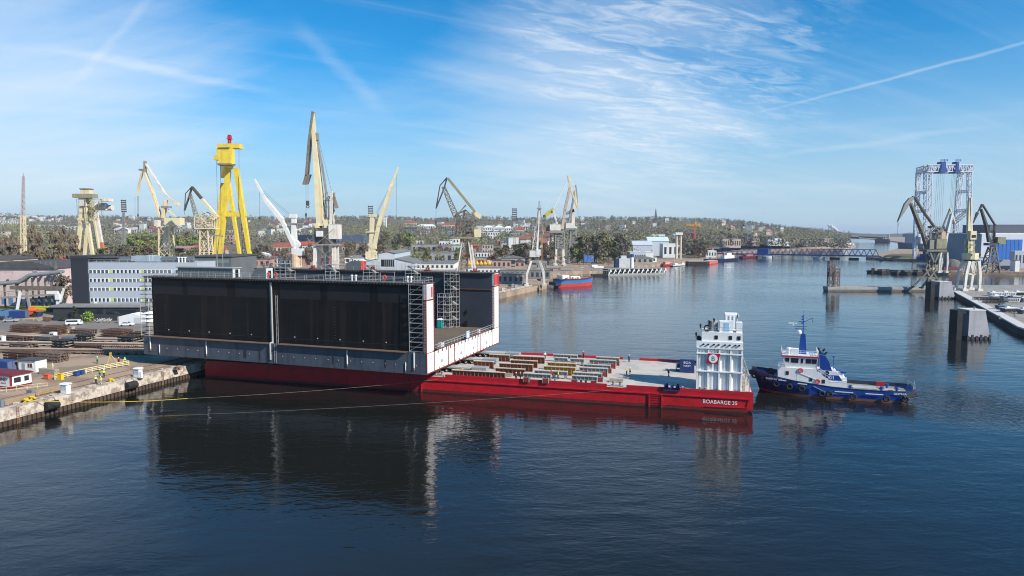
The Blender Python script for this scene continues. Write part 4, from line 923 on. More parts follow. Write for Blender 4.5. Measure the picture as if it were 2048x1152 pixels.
# ---------------------------------------------------------------- cranes
cream = mat('crane cream', (.74, .63, .41), (.58, .48, .31), .6, .25, amt=.6, streak=.35, sc=(.25, .15, .08))
creamw = mat('crane off white', (.74, .69, .61), (.52, .46, .39), .6, .3, amt=.6, streak=.35, sc=(.26, .17, .1))
creamy = mat('crane pale yellow', (.76, .66, .41), (.60, .50, .31), .55, .2, amt=.5, streak=.25, sc=(.30, .2, .08))
cgrey = mat('crane grey', (.30, .29, .27), (.20, .19, .17), .65, .4, amt=.7, streak=.3, sc=(.16, .11, .08))
cdark = mat('crane dark', (.075, .068, .062), (.13, .105, .08), .7, .5, amt=.7)
cbrown = mat('crane brown grey', (.17, .145, .115), (.30, .26, .20), .75, .5, amt=.8)
colive = mat('crane olive', (.30, .28, .17), (.20, .18, .12), .7, .4, amt=.7)
cwhite = mat('crane white', (.74, .74, .72), (.58, .56, .52), .55, .3, amt=.5, streak=.2, sc=(.4, .3, .2))
cblue = mat('crane blue', (.02, .06, .27), (.03, .07, .22), .5, .4)
cwb = mat('crane white blue', (.62, .65, .70), (.42, .47, .58), .55, .1, amt=.7)
corange = mat('leg orange red', (.55, .17, .07), (.45, .22, .12), .7, .4)
wire = mat('wire rope', (.05, .05, .055), rough=.6)

class Crane:
    """a crane drawn in its own jib plane: every point is taken at the crane's distance Y and given a real depth (off)"""
    def __init__(s, name, label, cat, bx, Y, z0=3.0, group='shipyard cranes'):
        s.Y = Y; p = atY(bx, 500, Y); s.base = Vector((p.x, Y, z0)); s.t = thing(name, label, cat, s.base, 0, group); s.z0 = z0
        s.k = Y / FPX     # metres per pixel at this distance
    def p(s, px, py, off=0.0): return atY(px, py, s.Y) - s.base + Vector((0, off, 0))
    def g(s, px, off=0.0): v = s.p(px, 500); return Vector((v.x, off, 0))
    def part(s, name, m, mb, smooth=False, parent=None): return mb.build(name, m, parent or s.t, smooth)
    def boxp(s, name, m, x0, x1, y0, y1, dep, off=0.0, parent=None):
        dep *= s.W; off *= s.W; a, c_ = s.p(x0, y1), s.p(x1, y0); b = MB(); b.box(a.x, c_.x, off - dep / 2, off + dep / 2, a.z, c_.z); return s.part(name, m, b, parent=parent)
    W = 1.0
    def bar(s, name, m, pts, w, off=(0.0,), lat=0, w2=None):
        b = MB(); w *= s.W; w2 = w2 and w2 * s.W; off = [o * s.W for o in off]
        for o in off:
            for q, r in zip(pts, pts[1:]):
                a, c_ = s.p(*q, o), s.p(*r, o)
                if lat: b.lattice(a, c_, w, w, lat, max(.05, w * .045), w2, w2)
                else: b.beam(a, c_, w, w, w2 or w, w2 or w)
        return s.part(name, m, b)
    def truss2(s, name, m, q, r, gap, w, n=6, gap2=None):
        """two parallel booms with cross rungs"""
        gap2 = gap if gap2 is None else gap2; b = MB()
        def e(t, sgn): a, c_ = s.p(*q), s.p(*r); v = a.lerp(c_, t); v.y += sgn * (gap + (gap2 - gap) * t) / 2; return v
        for sg in (-1, 1): b.beam(e(0, sg), e(1, sg), w)
        for i in range(n + 1): b.beam(e(i / n, -1), e(i / n, 1), w * .6)
        for i in range(n): b.beam(e(i / n, -1 if i % 2 else 1), e((i + 1) / n, 1 if i % 2 else -1), w * .5)
        return s.part(name, m, b)
    def legs(s, m, xl, xr, xtl, xtr, ytop, dep, w, deptop=None, x_brace=0, lattice=False, curve=0, wt=None):
        """four legs, each its own part, from the ground to ytop"""
        dep *= s.W; w *= s.W; deptop = deptop and deptop * s.W; wt = wt and wt * s.W; curve *= s.W
        dt = deptop or dep * .7; top = {}
        for sx, fx, tx in ((0, xl, xtl), (1, xr, xtr)):
            for sg in (-1, 1):
                a = s.g(fx, sg * dep / 2); c_ = s.p(tx, ytop, sg * dt / 2); b = MB()
                if lattice: b.lattice(a, c_, w, w, 8, w * .06, w * .8, w * .8)
                elif curve:
                    mid = a.lerp(c_, .55) + Vector((curve * (1 if sx else -1), 0, 0)); b.beam(a, mid, w * .75, w * .75, w, w); b.beam(mid, c_, w, w, wt or w, wt or w)
                else: b.beam(a, c_, w, w, wt or w, wt or w)
                b.box(a.x - w, a.x + w, a.y - w * .9, a.y + w * .9, 0, w * .9)
                s.part('leg', m, b); top[(sx, sg)] = (a, c_)
        if x_brace:
            b = MB()
            for k in range(x_brace):
                t0, t1 = k / x_brace, (k + 1) / x_brace
                def L_(key, t): a, c_ = top[key]; return a.lerp(c_, t)
                for A, B in (((0, -1), (1, -1)), ((0, 1), (1, 1)), ((0, -1), (0, 1)), ((1, -1), (1, 1))):
                    b.beam(L_(A, t0), L_(B, t1), w * .42); b.beam(L_(B, t0), L_(A, t1), w * .42); b.beam(L_(A, t1), L_(B, t1), w * .5)
            s.part('leg_bracing', m, b)
        return top
    def ropes(s, lst, r=.06):
        b = MB()
        for q, e in lst: b.tube(s.p(*q), s.p(*e), r, 4)
        return s.part('hoist_rope', wire, b)
    def hook(s, px, py, sz=1.0):
        sz *= s.W; c_ = s.p(px, py); b = MB(); b.box(c_.x - .5 * sz, c_.x + .5 * sz, -.4 * sz, .4 * sz, c_.z, c_.z + 1.6 * sz); b.torus((c_.x, 0, c_.z - .6 * sz), .5 * sz, .16 * sz, 'y', 10, 5); s.part('hook', cdark, b)
    def clutter(s, name, m, x0, x1, y0, y1, dep, n, w):
        dep *= s.W; w *= s.W; a, c_ = s.p(x0, y1), s.p(x1, y0); b = MB(); rr = random.Random(int(x0 * 7 + y0))
        for i in range(n):
            x = rr.uniform(a.x, c_.x); z = rr.uniform(a.z, c_.z); y = rr.uniform(-dep / 2, dep / 2); k = rr.randint(0, 3)
            ln = rr.uniform(.2, .6) * (c_.x - a.x)
            if k == 0: b.box(x - ln * .2, x + ln * .2, y - .4, y + .4, z, min(c_.z, z + ln * .3))
            elif k == 1: b.beam((x, y, z), (min(c_.x, x + ln), y, z), w)
            elif k == 2: b.beam((x, y, a.z), (x, y, min(c_.z, z + ln)), w)
            else: b.beam((x, y, z), (min(c_.x, x + ln * .7), y, min(c_.z, z + ln * .7)), w)
        for z in (a.z, (a.z + c_.z) / 2):
            b.rail([(a.x, -dep / 2, z), (c_.x, -dep / 2, z)], 1.1, .05, 2); b.rail([(a.x, dep / 2, z), (c_.x, dep / 2, z)], 1.1, .05, 2)
        return s.part(name, m, b)
    def deckplate(s, m, x0, x1, y, dep, th=.5):
        dep *= s.W; th *= s.W; a, c_ = s.p(x0, y), s.p(x1, y); b = MB(); b.box(a.x, c_.x, -dep / 2, dep / 2, a.z - th, a.z); s.part('turntable_deck', m, b)
    def drum(s, name, m, px, y0, y1, r):
        r *= s.W; a, c_ = s.p(px, y1), s.p(px, y0); b = MB(); b.lathe([(r, a.z), (r, c_.z)], (a.x, 0, 0), 16); s.part(name, m, b)

# --- the tallest cream crane, just behind the dock
c = Crane('slewing_crane', 'tallest cream portal crane with a long straight boom behind the dock', 'crane', 655, 400); c.W = 1.4
c.legs(creamw, 633, 670, 634, 671, 492, 7.6, 1.25)
b = MB(); 
for k in range(3): 
    z0 = 5 + k * 10
    for sg in (-1, 1):
        b.beam((-5.2, sg * 5, z0), (5.2, sg * 5, z0 + 9.5), .25); b.beam((5.2, sg * 5, z0), (-5.2, sg * 5, z0 + 9.5), .25)
c.part('leg_bracing', cgrey, b)
c.deckplate(cgrey, 630, 678, 488, 8.5, .5); c.drum('slew_ring', cdark, 655, 478, 489, 3.6)
c.drum('mast_core', cgrey, 653, 490, 545, 1.1)
c.boxp('machinery_house', creamw, 661, 679, 449, 478, 6.5, .3); c.boxp('cab', cwhite, 638, 650, 462, 473, 2.2, -3.4); c.boxp('winch_deck', cdark, 633, 665, 456, 485, 5.6)
bl = MB()
for sg in (-1, 1): bl.beam(c.p(640, 470, sg * 2.1), c.p(636, 448, sg * 1.8), 2.2, 2.2, 2.5, 3.3); bl.beam(c.p(659, 470, sg * 2.1), c.p(652, 440, sg * 1.8), 2.2, 2.2, 2.5, 2.8)
bl.beam(c.p(643, 452), c.p(637, 370), 4.5, 6.0, 3.6, 5.2); bl.beam(c.p(637, 370), c.p(627.5, 262), 3.6, 5.2, 2.1, 2.5); bl.beam(c.p(627.5, 262), c.p(627, 226), 2.1, 2.5, 1.0, 1.0)
c.part('boom', creamy, bl)
c.bar('fly_jib', cbrown, [(627, 224), (619, 285), (614, 350)], .85, (-1.1, 1.1)); c.bar('fly_jib_lacing', cgrey, [(625, 246), (616.5, 345)], .9, (0,), 10, .7)
b = MB(); a = c.p(611, 362); b.prism([(a.x - 1.6, a.z - 2), (a.x + 1.3, a.z - 1.9), (a.x + 3.4, a.z + 3.7), (a.x + .4, a.z + 4.1)], -1.4, 1.4, 'y'); c.part('jib_head', cbrown, b)
c.bar('tie_rod', cgrey, [(633, 276), (644, 330), (653, 388)], .85); c.boxp('tie_rod_head', cgrey, 630, 637, 266, 281, 1.6)
c.clutter('machinery_frame', cbrown, 646, 668, 384, 448, 4.0, 34, .22); c.bar('back_mast', creamw, [(664, 448), (665, 383)], 1.0, (-1.6, 1.6)); c.bar('counterweight_arm', cbrown, [(665, 386), (674, 416)], 1.2)
c.ropes([((612, 364), (612, 432)), ((616, 364), (616, 405)), ((633, 262), (664, 386)), ((640, 330), (646, 392))], .07); c.hook(615.5, 410, 1.1); c.hook(612, 432, .7)

# --- white luffing crane
c = Crane('luffing_crane', 'white luffing crane with its boom leaning left above the brick works', 'crane', 588, 640, group='luffing cranes'); c.W = 1.85
c.drum('pedestal', mat('rust stained white', (.60, .40, .25), (.68, .62, .52), .7, .25), 592, 508, 560, 2.6); c.boxp('cab', cwhite, 586, 606, 497, 511, 4.5); c.drum('slew_column', cwhite, 590, 480, 500, 1.8)
c.bar('mast', cwhite, [(589, 500), (588, 432)], 2.6, (0,), 0, 2.0); c.boxp('mast_head', cwhite, 580, 593, 428, 436, 2.6)
c.bar('boom', cwhite, [(590, 492), (564, 440), (530, 398)], 2.0, (-.9, .9), 0, 1.5); c.bar('boom_tip', cwhite, [(530, 398), (509, 358)], 1.5, (0,), 0, .7)
b = MB(); a = c.p(590, 489); b.lathe([(3.4, -3), (3.4, 3)], (a.x + 1.4, 0, a.z), 12, 'y'); c.part('boom_pivot', cwhite, b)
c.ropes([((584, 432), (527, 382)), ((584, 436), (527, 386)), ((519, 372), (519, 438))], .09); c.hook(519, 438, .8)
c.bar('service_arm', cwhite, [(590, 462), (603, 456)], .4); c.boxp('service_platform', cgrey, 580, 606, 446, 448, 3)

# --- pale yellow luffing crane
c = Crane('luffing_crane', 'pale yellow luffing crane with its boom leaning right above the shed roof', 'crane', 745, 640, group='luffing cranes'); c.W = 1.95
c.drum('pedestal', creamw, 746, 516, 565, 2.8); c.boxp('cab', cream, 733, 753, 503, 518, 4.6); c.bar('mast', cream, [(744, 504), (745, 434)], 2.9, (0,), 0, 2.0); c.boxp('mast_head', cream, 738, 754, 428, 434, 2.4)
c.bar('boom', creamy, [(748, 496), (757, 452), (783, 372)], 1.6, (-.9, .9), 0, 1.3); c.bar('boom_tip', creamy, [(783, 372), (797, 334)], 1.4, (0,), 0, .7)
b = MB(); a = c.p(743, 494); b.prism([(a.x - 3.5, a.z + 3), (a.x + 1, a.z - 3), (a.x + 4.4, a.z - 1.6), (a.x + 4.2, a.z + 4.8)], -3.2, 3.2, 'y'); c.part('boom_pivot', cream, b)
c.ropes([((750, 430), (792, 350)), ((752, 432), (790, 356)), ((793, 348), (793, 440))], .09); c.boxp('service_platform', cream, 733, 757, 463, 465, 3.4); c.bar('service_arm', cream, [(743, 464), (733, 459)], .4)

# --- dark lattice double-link crane
c = Crane('lattice_crane', 'dark lattice crane with a drooping beak on tall pale legs behind the dock end', 'crane', 935, 490); c.W = 1.4
c.legs(creamw, 913, 948, 926, 937, 478, 9.0, .5, 4.5); c.bar('leg_core', cbrown, [(928, 540), (930, 478)], 3.2, (0,), 6)
c.bar('rear_leg', creamw, [(951, 540), (943, 490)], .8)
c.deckplate(colive, 908, 957, 474, 8, .8); c.clutter('machinery_frame', cbrown, 912, 950, 424, 474, 7, 60, .3)
b = MB()
for sg in (-1, 1):
    for q, r in (((910, 474), (914, 428)), ((914, 428), (932, 420)), ((932, 420), (950, 440)), ((950, 440), (946, 474)), ((910, 474), (950, 440)), ((914, 428), (946, 474)), ((912, 450), (948, 456)), ((930, 420), (918, 474))): b.beam(c.p(*q, sg * 4.2), c.p(*r, sg * 4.2), .6)
c.part('lattice_house', cbrown, b); c.boxp('cab', creamy, 949, 962, 459, 474, 3.2, -1)
c.bar('counterweight_box', colive, [(940, 461), (955, 461)], 3.4)
c.bar('jib', cbrown, [(912, 432), (887, 374)], 2.6, (0,), 8, 1.6); c.bar('fly_jib', cdark, [(894, 355), (888, 377), (872, 417)], .5, (-.8, .8)); c.bar('fly_jib_back', cdark, [(894, 355), (880, 371), (872, 417)], .5, (0,))
c.bar('tie_beam', colive, [(896, 357), (950, 424)], 1.3, (-.9, .9)); c.bar('counterweight', creamy, [(949, 426), (962, 435)], 2.0); c.bar('strut', cbrown, [(932, 410), (916, 428)], .5)
c.ropes([((872, 417), (872, 447))], .09); c.hook(872, 447, .7)

# --- slim crane on the quay
c = Crane('quay_crane', 'slim grey-white quay crane with raised jib beside the blue and red ship', 'crane', 1071, 418)
c.legs(creamw, 1053, 1089, 1062, 1079, 522, 6.0, 1.3, 4, curve=1.0); c.deckplate(cgrey, 1060, 1084, 520, 5, 1.6); c.boxp('machinery_house', creamw, 1059, 1079, 501, 514, 5.5); c.boxp('machinery_end', cwhite, 1072, 1081, 499, 511, 5.0, -.5)
c.drum('slew_column', cdark, 1071, 513, 522, 2.4)
c.bar('tower', creamw, [(1068, 501), (1073, 462)], 2.6, (0,), 5, 1.8); c.bar('tower_spine', cwhite, [(1075, 500), (1077, 462)], .8, (-.6, .6)); c.bar('tower_front', cgrey, [(1066, 498), (1069, 460)], .6, (-.8, .8))
c.bar('jib', cgrey, [(1071, 462), (1077, 418)], .6, (-.8, .8)); c.bar('jib_rear', cgrey, [(1086, 460), (1080, 418)], .45, (0,)); c.bar('jib_mid', creamw, [(1077, 462), (1079, 418)], .7, (0,)); c.bar('jib_head', cgrey, [(1079, 420), (1078.5, 402)], 1.2, (0,), 4, .6); c.boxp('head_platform', cgrey, 1074, 1083, 416, 418, 1.8)
c.bar('ladder', mat('ladder rust', (.45, .25, .08), rough=.8), [(1085, 530), (1084, 470)], .9, (2.0,), 10)

# --- double-link crane with yellow counterweight
c = Crane('slewing_crane', 'rusty white double-link crane with a yellow tilted counterweight by the moored ship', 'crane', 1118, 682); c.W = 1.9
c.legs(creamw, 1111, 1128, 1112, 1126, 498, 6.0, 1.0, 5.4); c.bar('tower', cgrey, [(1119, 498), (1119, 464)], 4.6, (0,), 5); c.bar('tower_core', creamw, [(1117, 500), (1118, 464)], 1.6)
c.bar('rear_leg', cdark, [(1104, 525), (1106, 464)], 2.2, (0,), 8); c.deckplate(cgrey, 1098, 1128, 462, 7, 1.0); c.boxp('machinery_house', creamw, 1099, 1121, 449, 461, 6.4); c.boxp('cab', cbrown, 1092, 1100, 450, 462, 3)
c.bar('jib', mat('crane rust white', (.52, .42, .33), (.33, .2, .13), .7, .4), [(1124, 458), (1130, 420), (1140, 374)], 1.5, (-.9, .9), 0, 1.1); c.bar('fly_jib', cream, [(1136, 351), (1142, 380), (1156, 418)], .9, (-.6, .6), 0, .6); c.bar('fly_jib_back', creamy, [(1136, 351), (1149, 375), (1155, 414)], .5, (0,))
c.bar('a_frame', creamw, [(1114, 448), (1106, 420)], .9, (-1.2, 1.2)); c.bar('tie_rod', cwhite, [(1135, 360), (1107, 418)], .5, (-.5, .5)); c.bar('counterweight', mat('counterweight yellow', (.55, .45, .07), (.35, .3, .06), .6, .4), [(1108, 418), (1088, 433)], 2.0); c.boxp('counterweight_end', cdark, 1086, 1091, 430, 435, 2.4)
c.ropes([((1156, 418), (1156, 430))], .1); c.clutter('machinery_frame', cgrey, 1098, 1116, 437, 449, 4, 16, .2)
# --- crane behind it
c = Crane('slewing_crane', 'half-hidden grey crane with lattice legs right behind the rusty double-link crane', 'crane', 1147, 735); c.W = 1.9
c.legs(cgrey, 1137, 1158, 1141, 1150, 458, 7, .8, 5, 4); c.deckplate(cgrey, 1130, 1151, 456, 7, 1.0); c.boxp('machinery_house', creamw, 1131, 1149, 446, 456, 6)
c.bar('mast', creamw, [(1146, 446), (1148, 408)], 1.8, (0,)); c.bar('jib', cgrey, [(1138, 446), (1150, 380)], 1.0, (-.8, .8)); c.bar('fly_jib', cgrey, [(1151, 370), (1153, 380), (1155, 415)], .7); c.bar('counterweight', cgrey, [(1148, 420), (1132, 428)], 1.8)

# --- cream crane far left with yellow house
c = Crane('slewing_crane', 'cream crane with a yellow machinery house above the grey office roof', 'crane', 332, 420)
c.legs(cream, 321, 345, 322, 341, 453, 6.5, .75, 5.4, 5); c.bar('tower_core', creamw, [(331, 500), (331, 455)], 1.8); c.deckplate(cream, 318, 346, 452, 7, .8); c.boxp('machinery_house', creamy, 334, 364, 436, 450, 6.5); c.boxp('cab', creamw, 313, 322, 440, 452, 3, -1.5)
c.bar('mast', cream, [(327, 436), (331, 400)], 1.3, (-1.2, 1.2)); c.boxp('mast_platform', cgrey, 325, 340, 412, 416, 4); c.bar('jib', cream, [(321, 434), (307, 390), (290, 345)], 1.3, (-.9, .9), 0, 1.0); c.bar('jib_head', colive, [(290, 348), (290, 322)], 1.0, (-.5, .5)); c.boxp('head_platform', cbrown, 279, 289, 338, 341, 2.2)
c.bar('fly_jib', cream, [(285, 342), (279, 366), (275, 390)], .9, (-.6, .6), 0, .5); c.bar('tie_rod', creamw, [(292, 328), (312, 360), (333, 391)], .8, (-.6, .6)); c.bar('counterweight_arm', cream, [(331, 390), (355, 408)], .9); c.boxp('counterweight', cream, 351, 358, 405, 411, 3.5); c.bar('back_stay', cream, [(334, 418), (352, 434)], .35, (-1, 1))
c.ropes([((275, 392), (275, 430)), ((277, 392), (277, 432)), ((270, 394), (270, 434))], .08); c.hook(276, 432, .7)
# --- dark headed crane
c = Crane('lattice_crane', 'cream lattice crane with a black beak left of the tall yellow gantry', 'crane', 413, 400)
c.legs(cream, 400, 424, 404, 419, 458, 6, .6, 5, 5); c.deckplate(cream, 394, 436, 456, 7, .6); c.clutter('machinery_frame', cream, 397, 432, 428, 456, 6, 40, .22)
b = MB()
for sg in (-1, 1):
    for q, r in (((393, 456), (393, 432)), ((393, 432), (412, 424)), ((412, 424), (428, 436)), ((428, 436), (428, 456)), ((393, 456), (428, 436)), ((393, 432), (428, 456)), ((396, 444), (428, 446))): b.beam(c.p(*q, sg * 2.6), c.p(*r, sg * 2.6), .4)
c.part('lattice_house', cream, b)
c.bar('jib', cgrey, [(393, 434), (380, 388)], 2.0, (0,), 7, 1.0); c.bar('fly_jib', cdark, [(384, 373), (380, 388), (369, 421)], .45, (-.6, .6)); c.bar('fly_jib_back', cdark, [(384, 373), (371, 387), (369, 421)], .4, (0,)); c.bar('tie_beam', cdark, [(384, 374), (404, 398)], 1.2, (-.6, .6)); c.bar('tie_beam_rear', cream, [(404, 398), (432, 430)], 1.2, (-.6, .6)); c.bar('counterweight', cream, [(426, 428), (436, 436)], 2.0)
c.ropes([((369, 421), (369, 430))], .08)

# --- yellow gantry seen along its girder
y1, y2 = 430.0, 545.0
g = thing('gantry_crane', 'towering bright yellow gantry crane with a red mast on top', 'crane', (atY(460, 500, y1).x, y1, GZ), 0, 'shipyard gantry cranes')
gb = Vector((atY(460, 500, y1).x, y1, GZ))
def gp(px, py, Y): return atY(px, py, Y) - gb
for (fx, tx, ty, Y) in ((434.5, 457, 336, y1), (508, 472, 336, y1), (425, 446, 366, y2), (485, 457, 366, y2)):
    a = gp(fx, 540, Y); a.z = 0; b = MB(); b.beam(a, gp(tx, ty, Y), 1.9, 2.4, 2.6, 3.2); b.box(a.x - 1.6, a.x + 1.6, a.y - 6, a.y + 6, 0, 3); g_ = b.build('leg', yelc, g)
    bb = MB(); bb.box(a.x - 1.5, a.x + 1.5, a.y - 7.5, a.y + 7.5, -.2, 1.2); bb.build('bogie', cdark, g_)
b = MB(); b.beam(gp(447, 429, y1), gp(493, 429, y1), 1.8, 2.6); b.beam(gp(436, 425, y2), gp(472, 425, y2), 1.8, 2.6); b.build('cross_tie', yelc, g)
A1, A2 = gp(459.5, 312, y1 - 6), gp(448, 344, y2 + 6)
b = MB(); b.beam(A1, A2, 5.5, 9.5, 5.5, 9.5); b.build('girder', yelc, g)
b = MB(); a = gp(460, 330, y1); b.frust((a.x - 3.4, a.x + 3.4, a.y - 8.2, a.y - 5.9), (a.x - 5.0, a.x + 4.6, a.y - 8.2, a.y - 5.9), a.z, gp(460, 300, y1).z); b.build('girder_end', yelc, g)
b = MB(); b.box(a.x - 4.2, a.x + 4.2, a.y - 8.6, a.y - 2, a.z - .9, a.z + .2); b.box(a.x - 3.4, a.x + 3.4, a.y - 8.7, a.y - 2, a.z + 9.2, a.z + 9.9); b.build('walkway', cbrown, g)
for (x0, x1, yy, Y, dp) in ((439, 482, 293, y1 - 2, 7), (431, 446, 316, y2 - 40, 7)):
    q0, q1 = gp(x0, yy + 4.5, Y), gp(x1, yy - 4.5, Y); b = MB(); b.box(q0.x, q1.x, q0.y - dp / 2, q0.y + dp / 2, q0.z, q1.z); b.build('trolley', yelc, g)
b = MB(); q = gp(459, 287, y1); q2 = gp(459, 270, y1); b.lattice((q.x, q.y, q.z), (q2.x, q2.y, q2.z), 1.3, 1.3, 4, .12); b.box(q2.x - 1.7, q2.x + 1.7, q2.y - 1.2, q2.y + 1.2, q2.z - 2.6, q2.z - 2.3); b.box(q2.x - 1.1, q2.x + 1.1, q2.y - .8, q2.y + .8, q2.z - 2.3, q2.z - .6); b.build('mast', mat('mast red', (.50, .02, .04), rough=.5), g)
b = MB()
for x0, yy, x1, ye, Y in ((441, 300, 442, 470, y1 - 2), (478, 300, 478, 400, y1 - 2), (433, 322, 435, 420, y2 - 40)): b.tube(gp(x0, yy, Y), gp(x1, ye, Y), .11, 4)
b.build('hoist_rope', wire, g)
b = MB(); q = gp(493, 540, y1); q.z = 2
for k in range(9): b.box(q.x - 3.4, q.x - .6, q.y + 2, q.y + 4, k * 4 + 2, k * 4 + 2.3); b.beam((q.x - 3.4, q.y + 3, k * 4 + 2), (q.x - .8, q.y + 3, k * 4 + 6), .25)
for s in (-3.4, -.6): b.beam((q.x + s, q.y + 3, 0), (q.x + s, q.y + 3, 38), .3)
b.build('stair_tower', mat('stair rust', (.40, .22, .10), rough=.8), g)

# --- old cream gantry far left, also seen along its girder
y1, y2 = 470.0, 530.0
gb = Vector((atY(172, 500, y1).x, y1, GZ)); g = thing('gantry_crane', 'old cream gantry crane with one orange-red leg foot behind the black office wall', 'crane', gb, 0, 'shipyard gantry cranes')
for fx, tx, ty, Y, m in ((151, 165, 402, y1, creamy), (193, 169, 404, y1, creamy), (166, 178, 420, y2, creamy), (205, 186, 420, y2, creamy), (216, 192, 424, y2 - 8, creamw)):
    a = gp(fx, 560, Y); a.z = 0; t_ = gp(tx, ty, Y); b = MB(); b.beam(a, t_, 1.5, 1.8, 2.1, 2.4); lo = b.build('leg', m, g)
    if m is creamw: bb = MB(); bb.beam(a.lerp(t_, .02), a.lerp(t_, .52), 1.6, 1.9, 1.9, 2.2); bb.build('leg_sleeve', corange, lo)
c = Crane.__new__(Crane); c.Y = y1; c.base = gb; c.t = g; c.z0 = GZ
c.boxp('girder_end', creamw, 162, 174, 396, 412, 5); b = MB(); b.beam(gp(168, 402, y1), gp(186, 414, y2), 5, 6.5); b.build('girder', cream, g)
c.boxp('top_platform', colive, 151, 190, 388, 396, 7); c.boxp('top_house', cream, 165, 182, 379, 388, 4.5); c.boxp('roof_plate', cbrown, 163, 183, 377, 379, 5.2); c.boxp('trolley', creamw, 188, 208, 396, 402, 6, 8); b = MB()
a = c.p(182, 412); b.lathe([(2.6, -3.5), (2.6, 3.5)], (a.x, 12, a.z), 12, 'x'); a = c.p(194, 414); b.lathe([(2.0, -2.5), (2.0, 2.5)], (a.x, 14, a.z), 12, 'x'); c.part('winch_drum', creamw, b)
c.clutter('machinery_frame', colive, 170, 198, 396, 440, 8, 36, .3); c.boxp('cross_tie', cream, 157, 196, 436, 441, 2.6)
c.ropes([((153, 398), (155, 430)), ((156, 398), (157, 430)), ((206, 400), (206, 432)), ((203, 400), (203, 430))], .1)

# --- right bank: blue and white lattice gantry
y1, y2 = 800.0, 862.0
gb = Vector((atY(1890, 500, y1).x, y1, 2.6)); g = thing('gantry_crane', 'huge white lattice gantry crane with blue trolleys on the right bank', 'crane', gb, 0, 'shipyard gantry cranes')
for fx, tx, Y, w_ in ((1853, 1856, y1, 6.2), (1937, 1939, y1, 3.6), (1828, 1837, y2, 4.0), (1906, 1921, y2, 4.6)):
    a = gp(fx, 540, Y); a.z = 0; b = MB(); b.lattice(a, gp(tx, 345, Y), w_ * .8, w_ * .8, 17, .24, w_, w_, .4); b.build('leg', cwb, g)
b = MB(); b.lattice(gp(1851, 337, y1), gp(1943, 337, y1), 7.5, 7.5, 13, .34, rc=.55); b.build('girder', cwb, g)
b = MB(); b.lattice(gp(1835, 341, y2), gp(1927, 341, y2), 6.5, 6.5, 13, .32, rc=.5); b.build('girder', cwb, g)
b = MB(); b.lattice(gp(1853, 337, y1), gp(1837, 341, y2), 5, 6, 8, .3); b.lattice(gp(1941, 337, y1), gp(1925, 341, y2), 5, 6, 8, .3)
b.lattice(gp(1855, 384, y1), gp(1834, 386, y2), 2.5, 3, 8, .2); b.lattice(gp(1939, 382, y1), gp(1919, 384, y2), 2.5, 3, 8, .2); b.lattice(gp(1855, 421, y1), gp(1831, 423, y2), 2.5, 3, 8, .2); b.lattice(gp(1938, 420, y1), gp(1914, 422, y2), 2.5, 3, 8, .2); b.build('cross_tie', cwb, g)
for px, pw in ((1882, 15), (1910, 11)):
    q0, q1 = gp(px - pw / 2, 346, y1), gp(px + pw / 2, 324, y1); b = MB(); b.box(q0.x, q1.x, q0.y - 6, q0.y + 7, q0.z, q0.z + 3.5); b.box(q0.x + 1.5, q1.x - 1.5, q0.y - 5, q0.y + 4, q0.z + 3.5, q1.z); b.rail([(q0.x, q0.y - 5.5, q1.z), (q1.x, q0.y - 5.5, q1.z)], 2.5, .2, 4); b.build('trolley', cblue, g)
    b = MB()
    for k in range(5): b.tube((q0.x + k * (q1.x - q0.x) / 4, q0.y, q0.z), (q0.x + k * (q1.x - q0.x) / 4 - (1 - k * .3), q0.y, gp(px, 458, y1).z), .10, 4)
    b.build('hoist_rope', wire, g)
b = MB(); b.lattice(gp(1938, 420, y1), gp(1908, 445, y2), 3.5, 3.5, 9, .22); b.lattice(gp(1908, 500, y1), gp(1938, 552, y1 - 60), 2.6, 2.6, 8, .2); b.build('boarding_bridge', cwb, g)
for px, Y in ((1845, y1), (1895, y1), (1915, y2)): q = gp(px, 540, Y); b = MB(); b.box(q.x - 6, q.x + 6, q.y - 3, q.y + 3, .2, 5); b.box(q.x - 2, q.x + 4, q.y - 3, q.y + 3, 5, 8); b.build('bogie', cblue, g)

# --- right side cranes
c = Crane('slewing_crane', 'grey-brown crane with a big drooping beak on crossed legs at the jetty', 'crane', 1866, 404, 2.6, 'right bank cranes')
c.legs(cbrown, 1838, 1881, 1866, 1857, 538, 8, .9, 6); b = MB()
for sg in (-1, 1): b.beam(c.p(1858, 536, sg * 3), c.p(1874, 500, sg * 3), .9); b.beam(c.p(1866, 536, sg * 3), c.p(1852, 500, sg * 3), .9); b.beam(c.p(1846, 555, sg * 3.6), c.p(1876, 556, sg * 3.6), .6)
c.part('upper_leg', cbrown, b); c.deckplate(cbrown, 1846, 1886, 499, 8, 1.2); c.boxp('machinery_house', colive, 1866, 1887, 478, 497, 6.5); c.boxp('winch_house', cgrey, 1854, 1868, 480, 498, 5); c.clutter('machinery_frame', cbrown, 1854, 1886, 452, 480, 5, 36, .25)
c.bar('jib', cbrown, [(1855, 496), (1843, 460), (1821, 406)], 1.7, (-.8, .8), 0, 1.0); c.bar('fly_jib', cgrey, [(1828, 393), (1812, 414), (1795, 443)], 1.5, (0,), 0, .5); b = MB(); A, B_, D_ = c.p(1828, 393), c.p(1795, 443), c.p(1817, 396); b.prism([(A.x, A.z), (B_.x, B_.z), (D_.x - 2.4, D_.z - 3.4), (D_.x + .3, D_.z)], -.8, .8, 'y'); c.part('beak_plate', cgrey, b)
c.bar('tie_rod', cdark, [(1828, 393), (1848, 425), (1868, 453)], .75, (-.6, .6)); c.bar('counterweight_arm', cbrown, [(1866, 452), (1885, 459)], 1.2); c.ropes([((1795, 443), (1795, 470)), ((1797, 443), (1797, 453))], .06)
